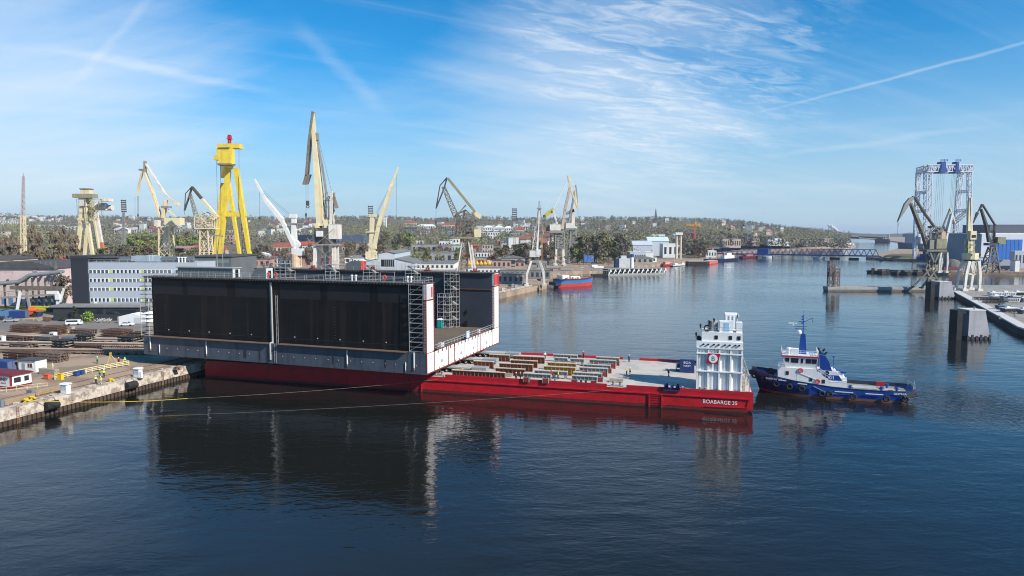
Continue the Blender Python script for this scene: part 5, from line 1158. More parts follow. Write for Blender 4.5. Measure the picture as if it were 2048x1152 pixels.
c = Crane('slewing_crane', 'small white crane with its jib leaning right, behind the crossed-leg crane', 'crane', 1887, 560, 2.6, 'right bank cranes')
c.legs(creamw, 1874, 1889, 1877, 1889, 505, 8, 1.3, 7, curve=.6); c.deckplate(cdark, 1872, 1891, 503, 8, 1.4); c.bar('jib', cwhite, [(1888, 495), (1894, 465), (1903, 428)], 1.8, (-.9, .9), 0, 1.2); c.bar('fly_jib', creamw, [(1900, 416), (1905, 430), (1911, 447)], 1.2, (0,), 0, .6); c.bar('tie_rod', cgrey, [(1900, 418), (1887, 450)], .6, (-.6, .6)); c.bar('counterweight_arm', cdark, [(1886, 451), (1893, 466)], 1.2)
c.boxp('machinery_house', mat('house peach', (.6, .42, .30), rough=.6), 1879, 1888, 463, 478, 5); c.boxp('cab', cwhite, 1880, 1886, 507, 516, 3)
c = Crane('quay_crane', 'cream crane with a vertical folded jib on four white legs at the right quay', 'crane', 1940, 385, 2.6, 'right bank cranes')
c.legs(creamw, 1924, 1954, 1932, 1951, 522, 7.5, 1.5, 5, curve=.5); b = MB()
for q, r in (((1934, 522), (1940, 548)), ((1948, 522), (1940, 548)), ((1932, 548), (1950, 548)), ((1936, 524), (1946, 524))): b.beam(c.p(*q, -2.6), c.p(*r, -2.6), .5); b.beam(c.p(*q, 2.6), c.p(*r, 2.6), .5)
c.part('leg_bracing', creamw, b); b = MB(); a0, a1 = c.p(1940, 519), c.p(1940, 506); b.lathe([(3.9, a0.z), (4.0, a0.z + .4), (4.0, a1.z)], (a0.x, 0, 0), 12); c.part('machinery_drum', creamy, b); b = MB(); b.lathe([(2.6, c.p(1940, 522).z), (2.6, a0.z)], (a0.x, 0, 0), 12); c.part('slew_ring', cdark, b)
for px in (1934, 1951): b = MB(); q = c.p(px, 511); b.box(q.x - .25, q.x + .25, -4.05, -3.6, q.z, q.z + .9); c.part('porthole', black, b)
c.bar('tower', creamy, [(1939, 506), (1939, 478)], 2.9, (0,), 4); c.bar('tower_skin', colive, [(1937, 506), (1938, 478)], 1.2, (-.5, .9)); c.bar('boom_lower', creamy, [(1940, 506), (1941, 462)], 1.3, (-.9, .9)); c.boxp('cab', cream, 1935, 1948, 462, 479, 3.2, -.8); c.boxp('cab_window', black, 1938, 1946, 470, 475, .2, -2.5); c.bar('boom', cream, [(1937, 462), (1939, 393)], 1.7, (0,), 0, .9); c.bar('boom_fold', creamw, [(1942, 462), (1941, 395)], .8, (-.5, .5)); c.clutter('machinery_frame', cream, 1934, 1947, 478, 506, 3.4, 24, .2)
c = Crane('slewing_crane', 'dark slim crane with a drooping beak before the blue hall door', 'crane', 1982, 555, 2.6, 'right bank cranes')
c.legs(cbrown, 1968, 1996, 1980, 1988, 494, 9, .9, 4, 3); c.bar('tower', cdark, [(1986, 494), (1986, 460)], 2.0, (0,), 4); c.deckplate(cdark, 1972, 1993, 486, 6, 2); c.boxp('machinery_house', colive, 1990, 2007, 474, 488, 6); c.bar('jib', cdark, [(1978, 484), (1972, 450), (1962, 418)], 1.6, (-.7, .7), 0, 1.0); c.bar('fly_jib', cdark, [(1965, 409), (1955, 425), (1946, 447)], 1.8, (0,), 0, .5); c.bar('tie_rod', cdark, [(1965, 409), (1991, 452)], .8, (-.5, .5)); c.bar('mast', cdark, [(1988, 476), (1990, 448)], 1.4); c.bar('walkway', cdark, [(1963, 453), (1975, 454)], .5)

# floodlight masts, radio mast, tower crane on the far shore
for px, yt, yb, Y, lab in ((247, 399, 520, 760, 'lattice floodlight mast between the old gantry and the yellow-housed crane'), (481, 393, 470, 560, 'floodlight mast with a rusty lamp rack beside the yellow gantry leg'), (741, 411, 520, 900, 'floodlight mast partly hidden behind the pale yellow luffing crane'), (1029, 416, 520, 860, 'floodlight mast standing alone above the rooftops')):
    c = Crane('floodlight_mast', lab, 'floodlight', px, Y, group='stadium floodlight masts'); b = MB(); a = c.g(px); b.lattice(a, c.p(px, yt + 26), 3.2, 3.2, 16, .14, 1.6, 1.6); c.part('mast', cgrey, b)
    b = MB(); q = c.p(px, yt); ww = 5 * c.k
    for k in range(7): z = q.z - 1 - k * 3.4 * c.k * 1.05; b.box(q.x - ww, q.x + ww, -.7, .4, z - .9, z + .4)
    for s in (-1, 1): b.beam((q.x + s * ww * .8, 0, q.z), (q.x + s * ww * .8, 0, q.z - 26 * c.k), .25)
    c.part('lamp_rack', cdark if px != 481 else cbrown, b)
c = Crane('radio_mast', 'tall thin lattice mast at the far left above bare trees', 'mast', 45, 500); b = MB(); b.lattice(c.g(45), c.p(46, 432), 2.9, 2.9, 12, .2, 1.9, 1.9, .3); c.part('lower_section', cream, b); b = MB(); b.lattice(c.p(46, 432), c.p(47, 352), 1.9, 1.9, 14, .10, 1.0, 1.0, .15); b.beam(c.p(47, 352), c.p(47, 346), .4); c.part('upper_section', mat('mast pink grey', (.45, .38, .36), (.6, .55, .52), .6, .1), b)
c = Crane('tower_crane', 'orange tower crane standing on the wooded far shore', 'crane', 1390, 1000); b = MB(); b.lattice(c.g(1389), c.p(1390, 449), 2.2, 2.2, 18, .14); c.part('mast', mat('tower red', (.5, .12, .06), (.6, .3, .2), .6, .1), b); b = MB(); b.lattice(c.p(1372, 450), c.p(1400, 450), 1.6, 2, 8, .14); q = c.p(1391, 446); b.box(q.x - 1.2, q.x + 1.2, -1, 1, q.z - 3, q.z + 2); b.box(c.p(1396, 450).x, c.p(1400, 450).x, -1.4, 1.4, q.z - 5, q.z - 1); c.part('jib', mat('tower orange', (.75, .33, .03), rough=.5), b)
# ---------------------------------------------------------------- the yard on the near quay
YR = qrz - math.pi / 2          # across-the-quay direction: local x runs towards the water
def on(px, py, z=GZ): return at(px, py, z)
maroon = mat('maroon roof', (.16, .022, .03), (.12, .02, .025), .6, .8); cblu = mat('container blue', (.02, .06, .22), (.02, .045, .15), .5, .6); hutw = mat('hut white', (.78, .77, .74), (.66, .64, .60), .6, .6)
roofdk = mat('felt roof', (.07, .07, .072), (.11, .105, .10), .9, .5)
# office hut with a maroon roof
p = on(20, 779); t_ = thing('site_hut', 'white site hut with maroon roof and base at the quay railing', 'hut', p, YR)
b = MB(); b.box(-11, 0, 0, 4.6, .55, 2.75); w_ = b.build('wall', hutw, t_); b = MB(); b.box(-11.03, .04, -.04, 4.64, .05, .55); b.box(-.02, .05, 0, .5, .55, 2.75); b.build('base_panel', maroon, t_)
b = MB(); b.frust((-11.3, .4, -.4, 5.0), (-11.3, .4, .3, 4.3), 2.75, 3.15); b.build('roof', maroon, t_)
for y0, y1 in ((.75, 2.4), (2.9, 4.1)): b = MB(); b.box(.01, .06, y0, y1, 1.05, 2.35); f = b.build('window', whplain, t_); b = MB(); b.box(.06, .09, y0 + .12, y1 - .12, 1.17, 2.23); b.build('pane', glass, f)
text('lettering', 'IND', 1.0, black, w_, (-1.7, -.04, 1.95), (R(90), 0, 0), 1.05, .01); text('lettering', 'SERVICE', .42, mat('sign red', (.5, .03, .03), rough=.5), w_, (-1.75, -.04, 1.2), (R(90), 0, 0), 1.0, .01)
# blue container with yellow forks, white hut, green skip
def container(px, py, ln, m, label, grp='shipping containers', rz=YR, hgt=2.6):
    t_ = thing('shipping_container', label, 'container', on(px, py), rz, grp); b = MB(); b.box(-ln, 0, 0, 2.44, .12, hgt)
    n = int(ln / .3)
    for k in range(n): b.box(-ln + .08 + k * .3, -ln + .22 + k * .3, -.05, 0, .25, hgt - .15); 
    b.build('shell', m, t_); b = MB()
    for x in (-ln, -.16): b.box(x - .02, x + .18, -.07, 2.5, 0.02, .14); b.box(x - .02, x + .18, -.07, 0.05, .1, hgt + .03)
    b.build('frame', m, t_); b = MB()
    for y in (.1, 1.27): b.box(.0, .06, y, y + 1.07, .2, hgt - .1)
    for y in (.4, .8, 1.6, 2.0): b.box(.06, .10, y, y + .05, .2, hgt - .1)
    b.build('door', mat('container door', (.10, .13, .22), (.2, .2, .22), .5, 2), t_); return t_
container(15, 746, 9, cblu, 'dark blue container beside the white hut with a green skip')
t_ = thing('forklift_frame', 'yellow steel lifting frame lying before the blue container', 'lifting frame', on(9, 752), YR); b = MB(); b.box(-3, 2, 0, .25, .2, .6); b.box(-3, 2, 1.5, 1.75, .2, .6); b.build('beam', yel, t_); b = MB()
for x in (-2, 1): b.box(x, x + .4, .25, 1.5, .3, .5); b.box(x, x + .4, .6, 1.2, 0, .3)
b.build('cross_member', black, t_)
p = on(38, 744); t_ = thing('site_hut', 'white flat-roofed hut with a dark door behind the green skip', 'hut', p, YR + .12); b = MB(); b.box(0, 4.6, 0, 3, .05, 2.75); b.build('wall', hutw, t_); b = MB(); b.box(-.3, 4.8, -.3, 3.3, 2.75, 2.95); b.build('roof', roofdk, t_)
b = MB(); b.box(.9, 1.75, -.06, 0, .1, 2.1); b.build('door', steelg, t_); b = MB(); b.box(2.5, 3.9, -.06, 0, 1.1, 2.2); f = b.build('window', whplain, t_); b = MB(); b.box(2.58, 3.0, -.09, -.06, 1.18, 2.12); b.box(3.1, 3.82, -.09, -.06, 1.18, 2.12); b.build('pane', mat('brown blind', (.14, .05, .04), rough=.5), f)
b = MB(); b.box(-.06, 0, 0, 2.9, .05, 2.75); b.build('side_panel', roofdk, t_)
t_ = thing('skip', 'small green skip at the door of the white hut', 'skip', on(54, 742), YR); b = MB(); b.frust((-.7, .7, -.5, .5), (-1.0, 1.0, -.75, .75), .15, 1.35); b.box(-1.05, 1.05, -.8, -.7, 1.28, 1.4); b.box(-1.05, 1.05, .7, .8, 1.28, 1.4); b.build('bin', mat('skip green', (.02, .16, .05), (.02, .10, .04), .5, 2), t_); b = MB()
for x in (-.5, .5): b.lathe([(.12, x - .05), (.12, x + .05)], (0, 0, .12), 8, 'x')
b.build('wheel', rubber, t_)
# sentry-like white kiosks on the quay
for px, py, lab, wd in ((132, 788, 'white power kiosk on the quay nearest the fender and yellow bollard', 1.55), (277, 755, 'white twin-panel power kiosk on the quay near the dock shadow', 1.35)):
    t_ = thing('power_kiosk', lab, 'kiosk', on(px, py), YR, 'white power kiosks'); b = MB(); b.box(-wd / 2, wd / 2, -.5, .5, .15, 2.0); b.build('cabinet', whp, t_); b = MB(); b.frust((-wd / 2 - .2, wd / 2 + .2, -.7, .7), (-wd / 2, wd / 2, -.5, .6), 2.0, 2.25); b.build('roof', whp, t_)
    b = MB()
    for x in (-wd / 4, wd / 4): b.box(x - .3, x + .3, -.54, -.5, .9, 1.75)
    b.build('panel', mat('panel grey', (.45, .47, .5), (.7, .7, .7), .5, 3), t_); b = MB(); b.box(-wd / 2 - .15, wd / 2 + .35, -.7, .6, 0, .15); b.build('plinth', conc, t_)
    if wd < 1.5:
        for s in (-1, 1): b = MB(); b.box(s * (wd / 2 + .3) - .18, s * (wd / 2 + .3) + .18, -.4, .1, .0, 1.45); b.build('side_panel', whp, t_)
# bollards on the quay edge
for px, py, lab, m in ((52, 805, 'yellow mooring bollard holding the yellow line', yel), (64, 800, 'second yellow bollard right behind the one with the line', yel), (222, 764, 'yellow bollard near the group of workers', yel), (355, 739, 'rusty bollard at the quay corner under the dock', rustl)):
    q = on(px, py, GZ); t_ = thing('mooring_bollard', lab, 'bollard', q, YR, 'bollards on the quay edge'); b = MB(); b.lathe([(.5, 0), (.5, .12), (.3, .18), (.28, .5), (.45, .58), (.48, .72), (.3, .8)], (0, 0, 0), 14); b.box(-.9, .9, -.22, .22, .35, .6); b.build('head', m, t_); b = MB(); b.box(-.8, .8, -.7, .7, 0, .08); b.build('base_plate', rust, t_)
# cylindrical fenders on the quay wall
for s_, lab in ((9.2, 'black rubber drum fender on the quay wall near the left edge'), (27.5, 'black rubber drum fender on the quay wall below the yellow-vested group')):
    q = Q(s_); t_ = thing('drum_fender', lab, 'fender', (q[0] + .95 * .9, q[1] - .31 * .9, 1.9), qrz, 'drum fenders on the quay'); b = MB(); b.lathe([(.35, -1.25), (.8, -1.25), (.85, -1.1), (.85, 1.1), (.8, 1.25), (.35, 1.25), (.35, -1.25)], (0, 0, 0), 18, 'x'); b.build('roller', rubber, t_, smooth=False); b = MB()
    for x in (-1, 1): b.path([(x, .2, .8), (x, .8, 1.4)], .05)
    b.build('chain', rust, t_)
for s_ in (268, 288, 308, 326): q = Q(s_); t_ = thing('drum_fender', 'black rubber fender on the far quay wall behind the dock', 'fender', (q[0] + 3.2 if s_ > 280 else q[0] + 1.6, q[1], 1.6), qrz, 'fenders on the far quay'); b = MB(); b.lathe([(.4, -1), (.9, -.9), (.9, .9), (.4, 1)], (0, 0, 0), 12, 'x'); b.build('roller', rubber, t_)
# ladders on the quay face
for s_, lab in ((3.0, 'rusty ladder on the quay wall at the left edge'), (36.6, 'rusty ladder on the quay wall next to the dock shadow')):
    q = Q(s_, -.45); t_ = thing('quay_ladder', lab, 'ladder', (q[0], q[1], 0), qrz, 'ladders on the quay wall'); b = MB(); b.beam((-.22, 0, -.5), (-.22, 0, 3.1), .07); b.beam((.22, 0, -.5), (.22, 0, 3.1), .07); b.build('stile', rustl, t_); b = MB()
    for k in range(11): b.beam((-.22, 0, -.3 + k * .32), (.22, 0, -.3 + k * .32), .05)
    b.build('rung', rustl, t_)
# pipes, rubble and rails along the coping
b = MB()
for off in (4.2, 8.6): 
    for s_ in range(0, 40, 1):
        a, c_ = Q(-10 + s_ * 1.6, off), Q(-10 + s_ * 1.6 + 1.6, off); b.beam((*a, GZ + .04), (*c_, GZ + .04), .16, .1)
tag(b.build('crane_rails', rust), 'pair of rusty crane rails set in the quay', 'rails')
b = MB()
for k in range(60):
    q = Q(random.uniform(-5, 44), random.uniform(1.2, 2.4)); r_ = random.uniform(.1, .4); b.box(q[0] - r_, q[0] + r_, q[1] - r_ * .7, q[1] + r_ * .7, GZ + .1, GZ + .13 + r_ * .5)
tag(b.build('quay_rubble', brickw), 'broken masonry bits strewn on the coping', 'rubble', kind='stuff')
# railings
def railing(pts, m, label, h=1.1, r=.045, st=2.0, rails=2):
    b = MB(); b.rail(pts, h, r, st, rails); t_ = thing('railing', label, 'railing', (0, 0, 0)); 
    b.build('rails', m, t_); return t_
cr_y = mat('railing pale yellow', (.72, .62, .35), (.6, .5, .3), .6, 1)
t_ = railing([on(110, 760), on(196, 742), on(258, 731)], cr_y, 'long pale yellow railing running to the dock shadow', 1.15, .07, 1.5, 3)
t_ = railing([on(-30, 790), on(95, 776)], cr_y, 'thin cream railing in front of the maroon-roofed hut', 1.1, .03, 1.6)
b = MB(); q = on(118, 759); t_ = thing('yellow_crate', 'yellow steel crate at the left end of the long railing', 'crate', q, YR); b.box(-.9, .9, -.2, .5, .1, 1.25); b.build('body', yel, t_); b = MB(); b.box(-.95, .95, -.25, .55, 0, .1); b.box(-.95, .95, -.25, .55, 1.25, 1.32); b.build('frame', yel, t_)
for px, py, m, lab in ((95, 758, mat('tool box orange', (.65, .12, .05), rough=.6), 'orange tool box left of the yellow crate'), (152, 752, cblu, 'dark blue tool box behind the railing'), (162, 749, cblu, 'second dark blue tool box behind the railing')):
    t_ = thing('tool_box', lab, 'tool box', on(px, py), YR); b = MB(); b.box(-.7, .7, -.4, .4, .1, .95); b.build('body', m, t_); b = MB(); b.box(-.75, .75, -.45, .45, .95, 1.08); b.build('lid', m, t_); b = MB(); b.box(-.6, -.4, -.4, .4, 0, .1); b.box(.4, .6, -.4, .4, 0, .1); b.build('skid', rust, t_)
# yellow tripod over a pit
t_ = thing('lifting_tripod', 'yellow lifting tripod behind the railing in the dock shadow', 'tripod', on(222, 733), 0); b = MB()
for k in range(3): a = k * 2.094 + .5; b.beam((1.9 * math.cos(a), 1.9 * math.sin(a), 0), (0, 0, 3.0), .16)
b.build('leg', mat('tripod ochre', (.55, .36, .08), rough=.6), t_); b = MB(); b.box(-.2, .2, -.2, .2, 2.9, 3.4); b.tube((0, 0, 2.9), (0, 0, 1.6), .03, 4); b.box(-.15, .15, -.15, .15, 1.4, 1.7); b.build('hoist', MATS['tripod ochre'], t_)
# timber and grillage stacks on the quay
def plank_stack(px, py, ln, wd, ht, m, label, rz=qrz, ends=None, cat='timber stack', grp=None):
    t_ = thing('plank_stack', label, cat, on(px, py), rz, grp); b = MB(); n = max(2, int(wd / .3)); k = max(1, int(ht / .28)); rr = random.Random(px)
    for j in range(k):
        for i in range(n): e = rr.uniform(0, .25); b.box(e, ln - rr.uniform(0, .25), i * wd / n, (i + .92) * wd / n, .12 + j * ht / k, .12 + (j + .93) * ht / k)
    b.build('planks', m, t_); b = MB()
    for x in (.6, ln / 2, ln - .8): b.box(x, x + .2, -.1, wd + .1, 0, .12)
    b.build('bearer', timb, t_)
    if ends: b = MB(); b.box(-.7, -.05, -.1, wd + .1, 0, ht + .25); b.build('end_block', ends, t_)
    return t_
pl1 = mat('plank tan', (.34, .25, .16), (.24, .18, .12), .9, 1); blu_g = mat('block blue grey', (.16, .19, .22), rough=.7)
plank_stack(9, 812, 6, 1.2, 1.0, pl1, 'long tan plank stack with a grey end block at the left edge', ends=blu_g)
plank_stack(70, 793, 7, 1.2, 1.1, pl1, 'long tan plank stack with a grey end block left of the kiosk', ends=blu_g)
plank_stack(77, 748, 5, 1.2, 1.2, timb, 'grey-brown timber stack beside the green skip', rz=YR)
# rows of rusty steel sections in the yard
stl_m = [mat('section brown', (.17, .095, .065), (.085, .052, .04), .9, .7, amt=.9), mat('section grey brown', (.22, .155, .12), (.12, .085, .068), .9, .8), mat('section pale', (.56, .46, .37), (.38, .30, .24), .9, .5), mat('section black', (.05, .045, .045), (.10, .08, .065), .7, .8)]
def section_stack(px, py, ln, rows, tiers, m, label, rz=0.0, lattice=False, h=.55, gap=.9):
    t_ = thing('steel_stack', label, 'steel stack', on(px, py), YR + rz, 'stacks of rusty steel sections'); rr = random.Random(int(px * 3 + py)); b = MB()
    for j in range(tiers):
        for i in range(rows):
            z = .25 + j * (h + .18); y = i * gap; x0 = rr.uniform(-.4, .4); l2 = ln - rr.uniform(0, .8)
            if lattice:
                b.lattice((x0, y, z + h / 2), (l2, y, z + h / 2), gap * .7, h, max(4, int(ln / 1.1)), .05)
            else: b.box(x0, l2, y - .22, y + .22, z, z + .07); b.box(x0, l2, y - .22, y + .22, z + h - .07, z + h); b.box(x0, l2, y - .05, y + .05, z + .07, z + h - .07)
    b.build('sections', m, t_); b = MB()
    for j in range(tiers):
        for x in (ln * .15, ln * .5, ln * .85): b.box(x, x + .18, -.3, (rows - 1) * gap + .3, .07 + j * (h + .18), .25 + j * (h + .18))
    b.build('bearer', timb, t_)
br, gb_, pa, bk = stl_m
for a in ((22, 664, 9, 5, 3, br, 'brown section stack furthest back at the left edge of the yard'), (80, 667, 8.5, 5, 3, br, 'brown section stack behind the two pale boxes'), (141, 668, 8.5, 4, 2, gb_, 'grey-brown section stack right of the pale boxes'), (203, 674, 8.5, 5, 3, br, 'brown section stack nearest the white car'), (258, 674, 5, 4, 2, br, 'small brown stack at the left scaffold foot'),
          (-5, 682, 11, 4, 2, br, 'brown stack at the left edge behind the pale girders'), (150, 685, 5.5, 4, 3, bk, 'black-brown short stack beside the grey panels'), (237, 688, 6, 5, 3, bk, 'black stack beside the dock end'), (18, 697, 8, 4, 2, gb_, 'dark stack between the two long pale girders, left part'), (104, 702, 5, 4, 4, bk, 'tall dark block of sections between the long pale girders'), (140, 700, 10, 3, 2, br, 'brown stack before the row of slanted struts'),
          (8, 720, 10, 4, 3, br, 'brown stack behind the white hut'), (72, 722, 8, 4, 3, gb_, 'lattice-like section stack right of the white hut')):
    section_stack(*a, lattice=a[0] in (22, 80, 72, 203))
for px, py, ln, wd, th, m, lab in ((-20, 692, 48, 1.3, .55, pa, 'long pale girder running from the left edge to the dock end'), (-20, 706, 46, 1.5, .55, mat('girder tan', (.46, .34, .25), (.32, .24, .18), .9, .4), 'long tan girder nearest the dock shadow'), (24, 680, 8.5, 1.3, .5, pa, 'short pale girder left of the grey panels'), (182, 685, 9, 1.3, .5, pa, 'short pale girder right of the grey panels')):
    q = on(px, py); t_ = thing('long_girder', lab, 'girder', q, -.075, 'long girders in the yard'); b = MB(); b.box(0, ln, 0, wd, 1.2, 1.35); b.box(0, ln, 0, wd, .5, .6); b.box(0, ln, wd * .3, wd * .7, .6, 1.2); b.build('web', m, t_)
    b = MB()
    for k in range(int(ln / 2.5)): b.box(k * 2.5 + .3, k * 2.5 + .6, .1, wd - .1, 0, .5)
    b.build('trestle', br, t_)
    if ln > 40:
        b = MB()
        for k in range(26): b.beam((30 + k * .55, -.4, .1), (30.4 + k * .55, -.1, 1.15), .12)
        b.build('strut', br, t_)
for px, py, lab, m in ((66, 681, 'dark framed panel stack left of the pale cabin', bk), (119, 683, 'blue-grey steel panel leaning in the yard', mat('panel blue grey', (.13, .15, .17), (.09, .1, .12), .5, .6))):
    t_ = thing('panel_stack', lab, 'panel', on(px, py), YR, 'steel panels in the yard'); b = MB(); b.frust((0, 6.5, 0, 3.2), (.3, 6.2, .6, 3.4), .3, 1.3); b.build('panel', m, t_); b = MB()
    for k in range(7): b.box(.4 + k * .9, .5 + k * .9, .1, 3.2, 1.3, 1.36)
    b.build('stiffener', steelg if m is bk else m, t_)
for px, py, lab, m in ((134, 664, 'cream box standing between two brown stacks', mat('cream box', (.55, .45, .28), rough=.7)), (143, 664, 'pink-grey box standing beside the cream one', mat('pink box', (.42, .33, .29), rough=.7)), (107, 676, 'small pale cabin on the panel stack', hutw), (4, 684, 'white cabin with dark windows at the left edge', hutw)):
    t_ = thing('crate', lab, 'crate', on(px, py + 2), YR); b = MB(); b.box(-.9, .9, -.6, .6, .12, 2.0); b.build('body', m, t_); b = MB(); b.box(-.95, .95, -.65, .65, 2.0, 2.1); b.build('lid', m, t_); b = MB(); b.box(-.6, -.1, -.64, -.6, 1.0, 1.7); b.box(.1, .6, -.64, -.6, 1.0, 1.7); b.build('panel', bk if m is hutw else m, t_)
# cars
def car(px, py, rz, m, label, van=False, grp='parked cars'):
    t_ = thing('parked_van' if van else 'parked_car', label, 'van' if van else 'car', on(px, py), rz, grp)
    if van: lo = [(-2.5, .35), (2.5, .35), (2.52, .9), (2.2, 1.15), (1.6, 1.9), (1.2, 1.95), (-2.4, 1.95), (-2.52, 1.0)]
    else: lo = [(-2.15, .35), (2.15, .35), (2.2, .75), (1.95, .9), (1.0, 1.0), (.35, 1.45), (-.9, 1.48), (-1.75, 1.05), (-2.2, .95)]
    b = MB(); b.prism(lo, -.85, .85, 'y'); b.build('body', m, t_)
    for x in (-1.4, 1.4):
        for y in (-.86, .86): b = MB(); b.lathe([(.18, -.11), (.33, -.1), (.33, .1), (.18, .11)], (x, y, .33), 12, 'y'); b.build('wheel', rubber, t_)
    b = MB(); wl = [(-2.2, 1.15), (1.35, 1.15), (1.25, 1.75), (-2.2, 1.75)] if van else [(-1.5, 1.05), (.85, 1.02), (.3, 1.38), (-.85, 1.4)]
    b.prism(wl, -.87, .87, 'y'); b.build('window', glass, t_)
    b = MB(); b.add([(1.62, -.7, 1.86), (1.62, .7, 1.86), (2.17, .7, 1.2), (2.17, -.7, 1.2)] if van else [(.40, -.7, 1.46), (.40, .7, 1.46), (1.0, .75, 1.05), (1.0, -.75, 1.05)], [(0, 1, 2, 3)]); b.build('windscreen', glass, t_)
    for y in (-.6, .6): b = MB(); x = 2.5 if van else 2.17; b.box(x, x + .04, y - .18, y + .18, .62, .78); b.build('headlight', whplain, t_)
cpw = mat('car white', (.75, .75, .75), rough=.25); cps = mat('car silver', (.5, .51, .52), rough=.25, metal=.3); cpd = mat('car dark', (.03, .02, .025), rough=.25)
car(149, 650, R(14), cpw, 'white van parked left of the bright green bush', True); car(254, 652, R(8), cpw, 'white car parked before the white tents'); car(22, 644, R(10), cps, 'silver car parked before the blue containers'); car(-3, 640, R(10), cpd, 'dark red car at the left edge of the yard')
# white tents and the heap beside them
for px, py, ln, lab in ((236, 651, 10, 'white tent hall beside the parked white car, left half'), (275, 648, 6, 'white tent hall tight against the dock scaffold')):
    t_ = thing('storage_tent', lab, 'tent', on(px, py - 4), -.05, 'white storage tents'); b = MB(); b.prism([(0, 0), (0, 2.4), (ln / 2, 3.6), (ln, 2.4), (ln, 0)], 0, 5, 'y'); b.build('canopy', whp, t_); b = MB()
    for k in range(5): b.box(-.02 + k * .05, .2 + k * .05, -.06, -.0, .05, 2.3)
    b.box(ln * .6, ln * .85, -.07, 0, .05, 2.2); b.build('door', mat('tent flap', (.55, .56, .56), rough=.7), t_)
b = MB()
for k in range(70): q = on(192 + random.random() * 30, 646 - random.random() * 3); a = random.random() * 6.3; b.beam(q + Vector((0, 0, .1 + random.random() * 1.2)), q + Vector((1.1 * math.cos(a), 1.1 * math.sin(a), .3 + random.random() * 1.2)), .10)
tag(b.build('scrap_heap', mat('scrap pale', (.55, .56, .57), (.2, .2, .2), .6, 1)), 'heap of pale pipes and frames left of the white tents', 'scrap heap')
# back of the yard at the left: containers, red loader, skips
container(50, 636, 6, cblu, 'dark blue container at the back of the yard behind the silver car', 'containers at the back of the yard', 0); container(32, 634, 6, mat('container sky', (.10, .22, .42), rough=.5), 'pale blue container at the back left of the yard', 'containers at the back of the yard', 0); container(11, 634, 6, mat('container sky2', (.13, .26, .47), rough=.5), 'lighter blue container at the left edge behind the dark car', 'containers at the back of the yard', 0)
t_ = thing('wheel_loader', 'orange-red wheel loader beside the dark blue container', 'loader', on(64, 633), .1); b = MB(); b.box(-2.4, 1.0, -1.1, 1.1, .8, 2.0); b.box(-3.2, 3.2, -1.2, 1.2, 2.1, 2.5); b.build('body', mat('loader red', (.70, .09, .03), (.5, .07, .03), .5, 1), t_); b = MB(); b.box(-.6, .9, -.9, .9, 2.5, 3.6); b.build('cab', orange, t_); b = MB()
for x in (-1.5, 1.4):
    for y in (-1.2, 1.2): b.lathe([(.3, -.25), (.75, -.22), (.75, .22), (.3, .25)], (x, y, .75), 14, 'y')
b.build('wheel', rubber, t_); b = MB(); b.frust((2.2, 3.2, -1.2, 1.2), (2.6, 3.6, -1.3, 1.3), .2, 1.3); b.beam((1, 0, 1.6), (2.6, 0, .9), .3); b.build('bucket', cblu, t_)
for px, py, m, lab in ((70, 620, yel, 'amber flat skip behind the red loader'), (88, 621, mat('skip lime', (.55, .55, .06), (.4, .42, .05), .6, 1), 'lime yellow skip right of the amber one'), (104, 623, br, 'dark brown skip under the white gantry legs')):
    t_ = thing('skip', lab, 'skip', on(px, py), 0, 'skips at the back of the yard'); b = MB(); b.frust((-1.6, 1.6, -.8, .8), (-2.0, 2.0, -1.0, 1.0), .1, 1.6); b.build('bin', m, t_); b = MB(); b.box(-2.05, 2.05, -1.05, -.95, 1.5, 1.65); b.box(-2.05, 2.05, .95, 1.05, 1.5, 1.65); b.build('rim', m, t_)
for k, (px, py) in enumerate(((80, 643), (90, 642), (97, 643))): t_ = thing('cable_drum', ('cable drum, left one by the pale blocks', 'cable drum, middle one by the pale blocks', 'cable drum, right one by the pale blocks')[k], 'cable drum', on(px, py), 0, 'cable drums'); b = MB(); b.lathe([(.8, -.45), (.8, -.35), (.4, -.34), (.4, .34), (.8, .35), (.8, .45)], (0, 0, .8), 14, 'y'); b.build('flange', br if k else timb, t_)
t_ = thing('barrier_rail', 'low yellow barrier bar by the cable drums', 'barrier', on(48, 642), .25); b = MB(); b.rail([(0, 0, 0), (9, 1, 0)], .8, .06, 3, 1); b.build('rails', yel, t_)
b = MB(); b.add([(*on(-60, 630)[:2], GZ + .012), (*on(118, 624)[:2], GZ + .012), (*on(120, 606)[:2], GZ + .012), (*on(-60, 612)[:2], GZ + .012)], [(0, 1, 2, 3)]); tag(b.build('lawn', grassm), kind='structure')

# small white portal crane at the back of the yard
Yp = 282; c = Crane('portal_crane', 'small white portal crane with a brown beam at the back of the yard', 'crane', 75, Yp)
c.bar('beam', mat('beam brown', (.13, .10, .08), (.2, .17, .14), .8, .6), [(22, 575), (126, 577)], 1.5); c.part('trolley', whp, MB().box(c.p(96, 585).x, c.p(118, 585).x, -1, 1, c.p(96, 577).z - 2.2, c.p(96, 577).z - .9))
for q, r in (((34, 622), (42, 575)), ((60, 620), (53, 580)), ((114, 626), (117, 574)), ((115, 626), (127, 577))): c.bar('leg', whp if q[0] != 60 else cgrey, [q, r], .8)
c.boxp('cab', whp, 113, 121, 588, 599, 2)

